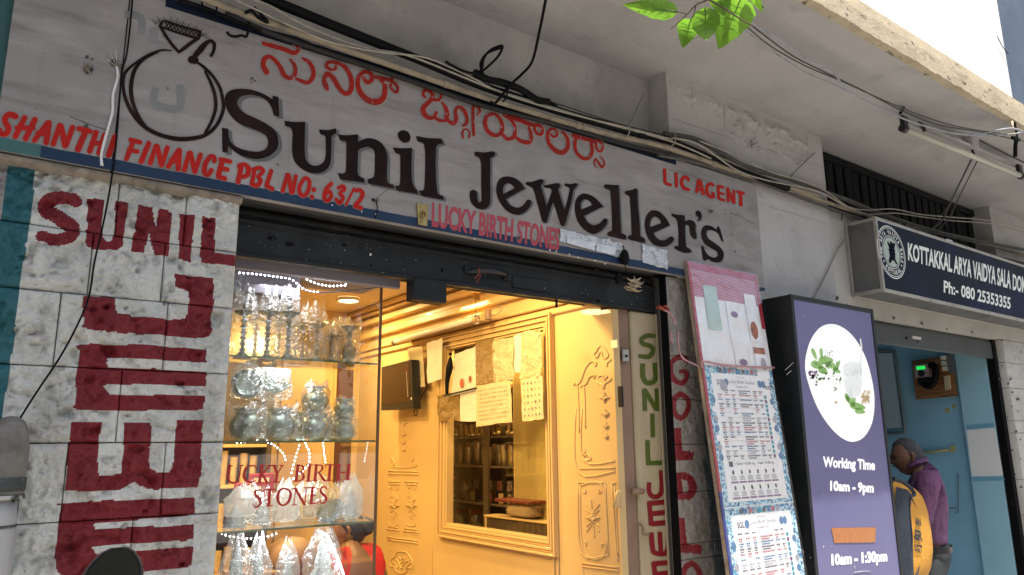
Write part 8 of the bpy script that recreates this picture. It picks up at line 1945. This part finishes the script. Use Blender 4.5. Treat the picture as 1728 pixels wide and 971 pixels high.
q = MB(); pack(q, 1488, [(0, 1508), (.06, 1528), (.15, 1540), (.3, 1549), (.5, 1556), (.7, 1559), (.85, 1557), (.95, 1553), (1, 1535)], .105, y0=BKY+.02); q.build('main_body', M['bag_yellow'], t)
q = MB()
Pn = PY(BKY-.096)
def seam(pts, w, m_, nm, lift=0.0):
    q = MB(); q.tube([Pn.at(x, y, lift) for x, y in pts], w, 8, sub=4); return q.build(nm, m_, t)
q = MB(); V = []
side = [((1512, 822), (1536, 830)), ((1511, 850), (1535, 852)), ((1513, 880), (1538, 878)), ((1516, 910), (1540, 906)), ((1518, 940), (1541, 936)), ((1520, 965), (1542, 965)), ((1522, 985), (1542, 985))]
for a, e in side: V += [Pn.at(*a, .0), Pn.at((a[0]+e[0])/2, (a[1]+e[1])/2, .022), Pn.at(*e, .0)]
q.add(V, [(3*i+k, 3*i+k+1, 3*i+k+4, 3*i+k+3) for i in range(len(side)-1) for k in range(2)], 0, True); q.build('side_panel', M['bag_navy'], t)
seam(((1507, 808), (1520, 812), (1535, 822), (1543, 834), (1535, 836), (1516, 828)), .012, M['bag_navy'], 'top_flap_binding')
seam(((1534, 838), (1532, 860), (1534, 885), (1536, 910), (1535, 935), (1532, 960), (1536, 985)), .0045, M['bag_navy'], 'piping', .012)
seam(((1540, 836), (1547, 850), (1553, 870), (1557, 900), (1559, 925), (1556, 955), (1548, 985)), .0075, M['bag_navy'], 'piping', -.02)
q = MB()
PnT = PY(BKY-.0950)
for txt, c in (("AN", ((1544, 873), (1553, 875), (1555, 889), (1545, 887))), ("ER", ((1544, 894), (1556, 897), (1557, 914), (1544, 911))), ("LGT", ((1543, 918), (1556, 921), (1557, 933), (1544, 930)))):
    text_px(q, txt, *c, PnT, .0, bold=.05)
q.build('block_lettering', M['bag_navy'], t)
q = MB(); q.tube([BPn(-.02, .12, 1.34), BPn(.10, .13, 1.30), BPn(.12, .13, 1.12)], .018, 8, sub=3); q.tube([onY(1505, 812, BKY), BPn(-.02, .12, 1.34)], .016, 8); q.build('strap', M['bag_navy'], t)

# --- person in red seated inside the jewellers, seen through the glass
rc = onY(592, 912, 1.15); rx_, ry_ = float(rc[0]), 1.15
FR = np.array([-.35, .94, 0]); FR /= np.linalg.norm(FR); SR = np.array([FR[1], -FR[0], 0])
zs_ = float(rc[2])   # chin-ish height
def RP(f, s, z): return np.array([rx_, ry_, 0])+FR*f+SR*s+np.array([0, 0, zs_+z])
w3 = thing('person', 'seated person in red with black tied hair, seen from behind through the showcase glass', 'person', (rx_, ry_, FLZ))
JR = dict(pelvis=(RP(-.02, 0, -.62), .14, .12), waist=(RP(-.03, 0, -.45), .12, .10), chest=(RP(-.02, 0, -.20), .14, .105), neckb=(RP(.0, 0, -.045), .06, .056), neck=(RP(.02, 0, -.0), .046, .046),
    kL=(RP(.36, -.13, -.62), .065, .065), aL=(RP(.38, -.13, -1.02), .04, .04), kR=(RP(.36, .13, -.62), .065, .065), aR=(RP(.38, .13, -1.02), .04, .04),
    shL=(RP(-.01, -.15, -.085), .048, .048), elL=(RP(.02, -.24, -.36), .038, .038), wrL=(RP(.2, -.14, -.42), .025, .027), shR=(RP(-.01, .15, -.085), .048, .048), elR=(RP(.0, .25, -.26), .040, .042), wrR=(RP(.18, .16, -.42), .025, .027), hR=(RP(.24, .13, -.43), .03, .018), hL=(RP(.26, -.12, -.43), .03, .018))
skin_mesh('body', JR, bones_body(JR, [('pelvis', 'waist', 'chest', 'neckb', 'neck'), ('pelvis', 'kL', 'aL'), ('pelvis', 'kR', 'aR'), ('chest', 'shL', 'elL', 'wrL', 'hL'), ('chest', 'shR', 'elR', 'wrR', 'hR')]), M['skin'], w3, 2)
h3 = RP(.05, .02, .045); q, loc3 = head_mesh(h3, (-.9, .4, 0), .092, M['skin'], w3, tilt=math.radians(-20)); q.build('head', M['skin'], w3); hair_cap(h3, loc3, .092, M['hair_black'], w3, front=.5, low=-.75, thick=.14)
q = MB(); q.lathe([(0, -.05), (.035, -.035), (.048, 0), (.035, .035), (0, .05)], loc3(0, -1.0, -.2), 14, jit=.05); q.build('hair_bun', M['hair_black'], w3)
JD = {k: (v[0], v[1]+.02, v[-1]+.02) for k, v in JR.items() if k in ('pelvis', 'waist', 'chest', 'neckb', 'shL', 'shR')}
JD['slL'] = (JR['shL'][0]*.4+JR['elL'][0]*.6, .056, .056); JD['slR'] = (JR['shR'][0]*.4+JR['elR'][0]*.6, .060, .060); JD['neckb'] = (JR['neckb'][0], .074, .068)
o = skin_mesh('red_blouse', JD, bones_body(JD, [('pelvis', 'waist', 'chest', 'neckb'), ('chest', 'shL', 'slL'), ('chest', 'shR', 'slR')]), M['red_cloth'], w3, 3)
co = np.array([v.co[:] for v in o.data.vertices]); nm = np.array([v.normal[:] for v in o.data.vertices]); o.data.vertices.foreach_set('co', (co+nm*((fbm(co[:, 0]*12+co[:, 1]*9, co[:, 2]*16, 71, 4)-.5)*.02)[:, None]).ravel())
q = MB(); q.bbox(rx_-.2, rx_+.2, ry_-.2, ry_+.2, zs_-.80, zs_-.74, .01); tt = thing('stool', 'low wooden stool under the person in red', 'stool', (rx_, ry_, FLZ)); q.build('seat', M['wood'], tt)
for a in (-.16, .16):
    for c_ in (-.16, .16): q = MB(); q.box(rx_+a-.015, rx_+a+.015, ry_+c_-.015, ry_+c_+.015, FLZ, zs_-.80); q.build('leg', M['wood'], tt)
q = MB(); p = onY(492, 930, 1.3); q.lathe([(0, 0), (.10, 0), (.13, .02), (.11, .10), (.06, .13), (0, .14)], (p[0], 1.3, p[2]-.07), 20, jit=.03); mesh_thing(q, 'dark_bundle', M['brown_jamb'], 'dark brown bundle on the inner counter behind the bagged idols', 'bundle')
q = MB(); q.bbox(p[0]-.3, p[0]+.35, 1.2, 1.42, FLZ, float(p[2])-.071, .005); mesh_thing(q, 'inner_counter', M['brown_jamb'], 'low brown counter inside the jewellers behind the showcase', 'counter')

# ================================================================ downpipe at the lower left, motorcycle mirror
M['pipe_grey'] = mat('mossy_grey_pipe', (.15, .145, .13), .8, layers=[((.05, .048, .04), 9, .45, .7, .8), ((.26, .25, .235), 14, .5, .7, .5)], bump=[(30, .3, .006)])
M['pipe_white'] = mat('peeling_white_pipe', (.38, .38, .37), .5, layers=[((.03, .035, .035), 9, .52, .55, 1, (1, 1, .6)), ((.45, .45, .43), 5, .5, .7, .6)])
M['pipe_dark'] = mat('peeled_dark_pipe', (.04, .05, .05), .7, layers=[((.2, .2, .19), 12, .55, .65, .8)])
YP = -.06
pz = lambda py, px=20: float(onY(px, py, YP)[2])
pxr = float(onY(29, 880, YP)[0]); pR = .056; pcx = pxr-pR
t = thing('drain_pipe', 'grey and white peeling drain pipe at the lower left corner before the teal stripe', 'pipe', (pcx, YP, -.05))
q = MB(); q.tube([(pcx, YP, -.05), (pcx, YP, pz(838))], pR, 18); q.build('white_length', M['pipe_white'], t)
q = MB(); q.tube([(pcx, YP, pz(838)+.001), (pcx, YP, pz(800)), (pcx+.004, YP, pz(760)), (pcx+.010, YP+.015, pz(738)), (pcx+.018, YP+.05, pz(726)), (pcx+.02, YP+.11, pz(722))], [pR*1.16, pR*1.14, pR*1.10, pR*.95, pR*.72, pR*.5], 18, sub=3); q.build('grey_elbow', M['pipe_grey'], t)
q = MB(); q.tube([(pcx, YP, pz(842)), (pcx, YP, pz(835))], pR*1.2, 18); q.build('collar', M['pipe_white'], t)
q = MB(); q.tube([(pcx, YP, pz(828)), (pcx, YP, pz(806))], pR*1.19, 18); q.build('peeled_band', M['pipe_dark'], t)
q = MB(); q.tube([(pcx, YP, pz(888)), (pcx, YP, pz(884))], pR*1.03, 18); q.build('joint_ring', M['pipe_dark'], t)
# motorcycle rear-view mirror close to the camera
DM = 1.15
t = thing('motorcycle_mirror', 'black rear view mirror of a parked motorcycle poking up at the bottom left', 'mirror', tuple(near(190, 1010, DM)))
K_m = ((100, 860), 8.64)
outl = [(905, 530), (1010, 540), (1100, 600), (1170, 690), (1215, 800), (1230, 900), (1228, 1010), (1180, 1130), (1080, 1210), (900, 1240), (650, 1230), (420, 1170), (320, 1060), (330, 960), (400, 850), (500, 730), (620, 620), (760, 550)]
def mpt(x, y, d): return near(K_m[0][0]+x/K_m[1], K_m[0][1]+y/K_m[1], d)
ctr = np.array([780, 900])
rings = []
for (s, d) in ((.86, DM-.004), (.90, DM-.014), (.97, DM-.016), (1.0, DM-.004), (.97, DM+.018), (.80, DM+.04), (.4, DM+.055), (.02, DM+.058)):
    rings.append([mpt(*(ctr+(np.array(p)-ctr)*s), d) for p in outl])
q = MB(); n = len(outl); V = [p for r_ in rings for p in r_]
q.add(V, [(j*n+i, j*n+(i+1) % n, (j+1)*n+(i+1) % n, (j+1)*n+i) for j in range(len(rings)-1) for i in range(n)], 0, True); q.build('housing', M['black_gloss'], t)
M['mirror_glass'] = mat('mirror_glass', (.10, .11, .095), .03, metal=1.0)  # dark olive tint stands in for what the mirror reflects
q = MB(); q.add([mpt(*(ctr+(np.array(p)-ctr)*.86), DM-.0055) for p in outl], [tuple(range(n))]); q.build('mirror_glass', M['mirror_glass'], t)
q = MB(); q.tube([mpt(700, 1180, DM+.03), mpt(640, 1500, DM+.05), mpt(500, 2100, DM+.1), mpt(300, 2700, DM+.1)], .007, 8, sub=4); q.build('stalk', M['black_gloss'], t)
hb = mpt(300, 2700, DM+.1)
t2 = thing('motorcycle', 'dark parked motorcycle below the frame carrying the rear view mirror', 'motorcycle', (float(hb[0]), float(hb[1]), gz))
q = MB(); q.tube([hb+[-.25, -.1, .0], hb+[-.02, 0, .02], hb+[.0, 0, .0], hb+[.12, .12, 0]], .014, 8, sub=3); q.build('handlebar', M['black_gloss'], t2)
q = MB(); q.tube([hb+[-.1, -.04, 0], (hb[0]-.15, hb[1]-.1, .28)], .03, 8); q.build('fork', M['steel'], t2)
q = MB(); q.tube([(hb[0]-.15+.0*a, hb[1]-.1+.24*math.cos(a), .24+.24*math.sin(a)) for a in np.linspace(0, 6.283, 25)], .045, 8); q.build('wheel', M['black'], t2)
q = MB(); q.tube([(hb[0]-.12, hb[1]-.2, .75), (hb[0]-.1, hb[1]-.6, .72), (hb[0]-.1, hb[1]-1.1, .76)], [.1, .13, .09], 12, sub=3); q.build('seat', M['black_gloss'], t2)
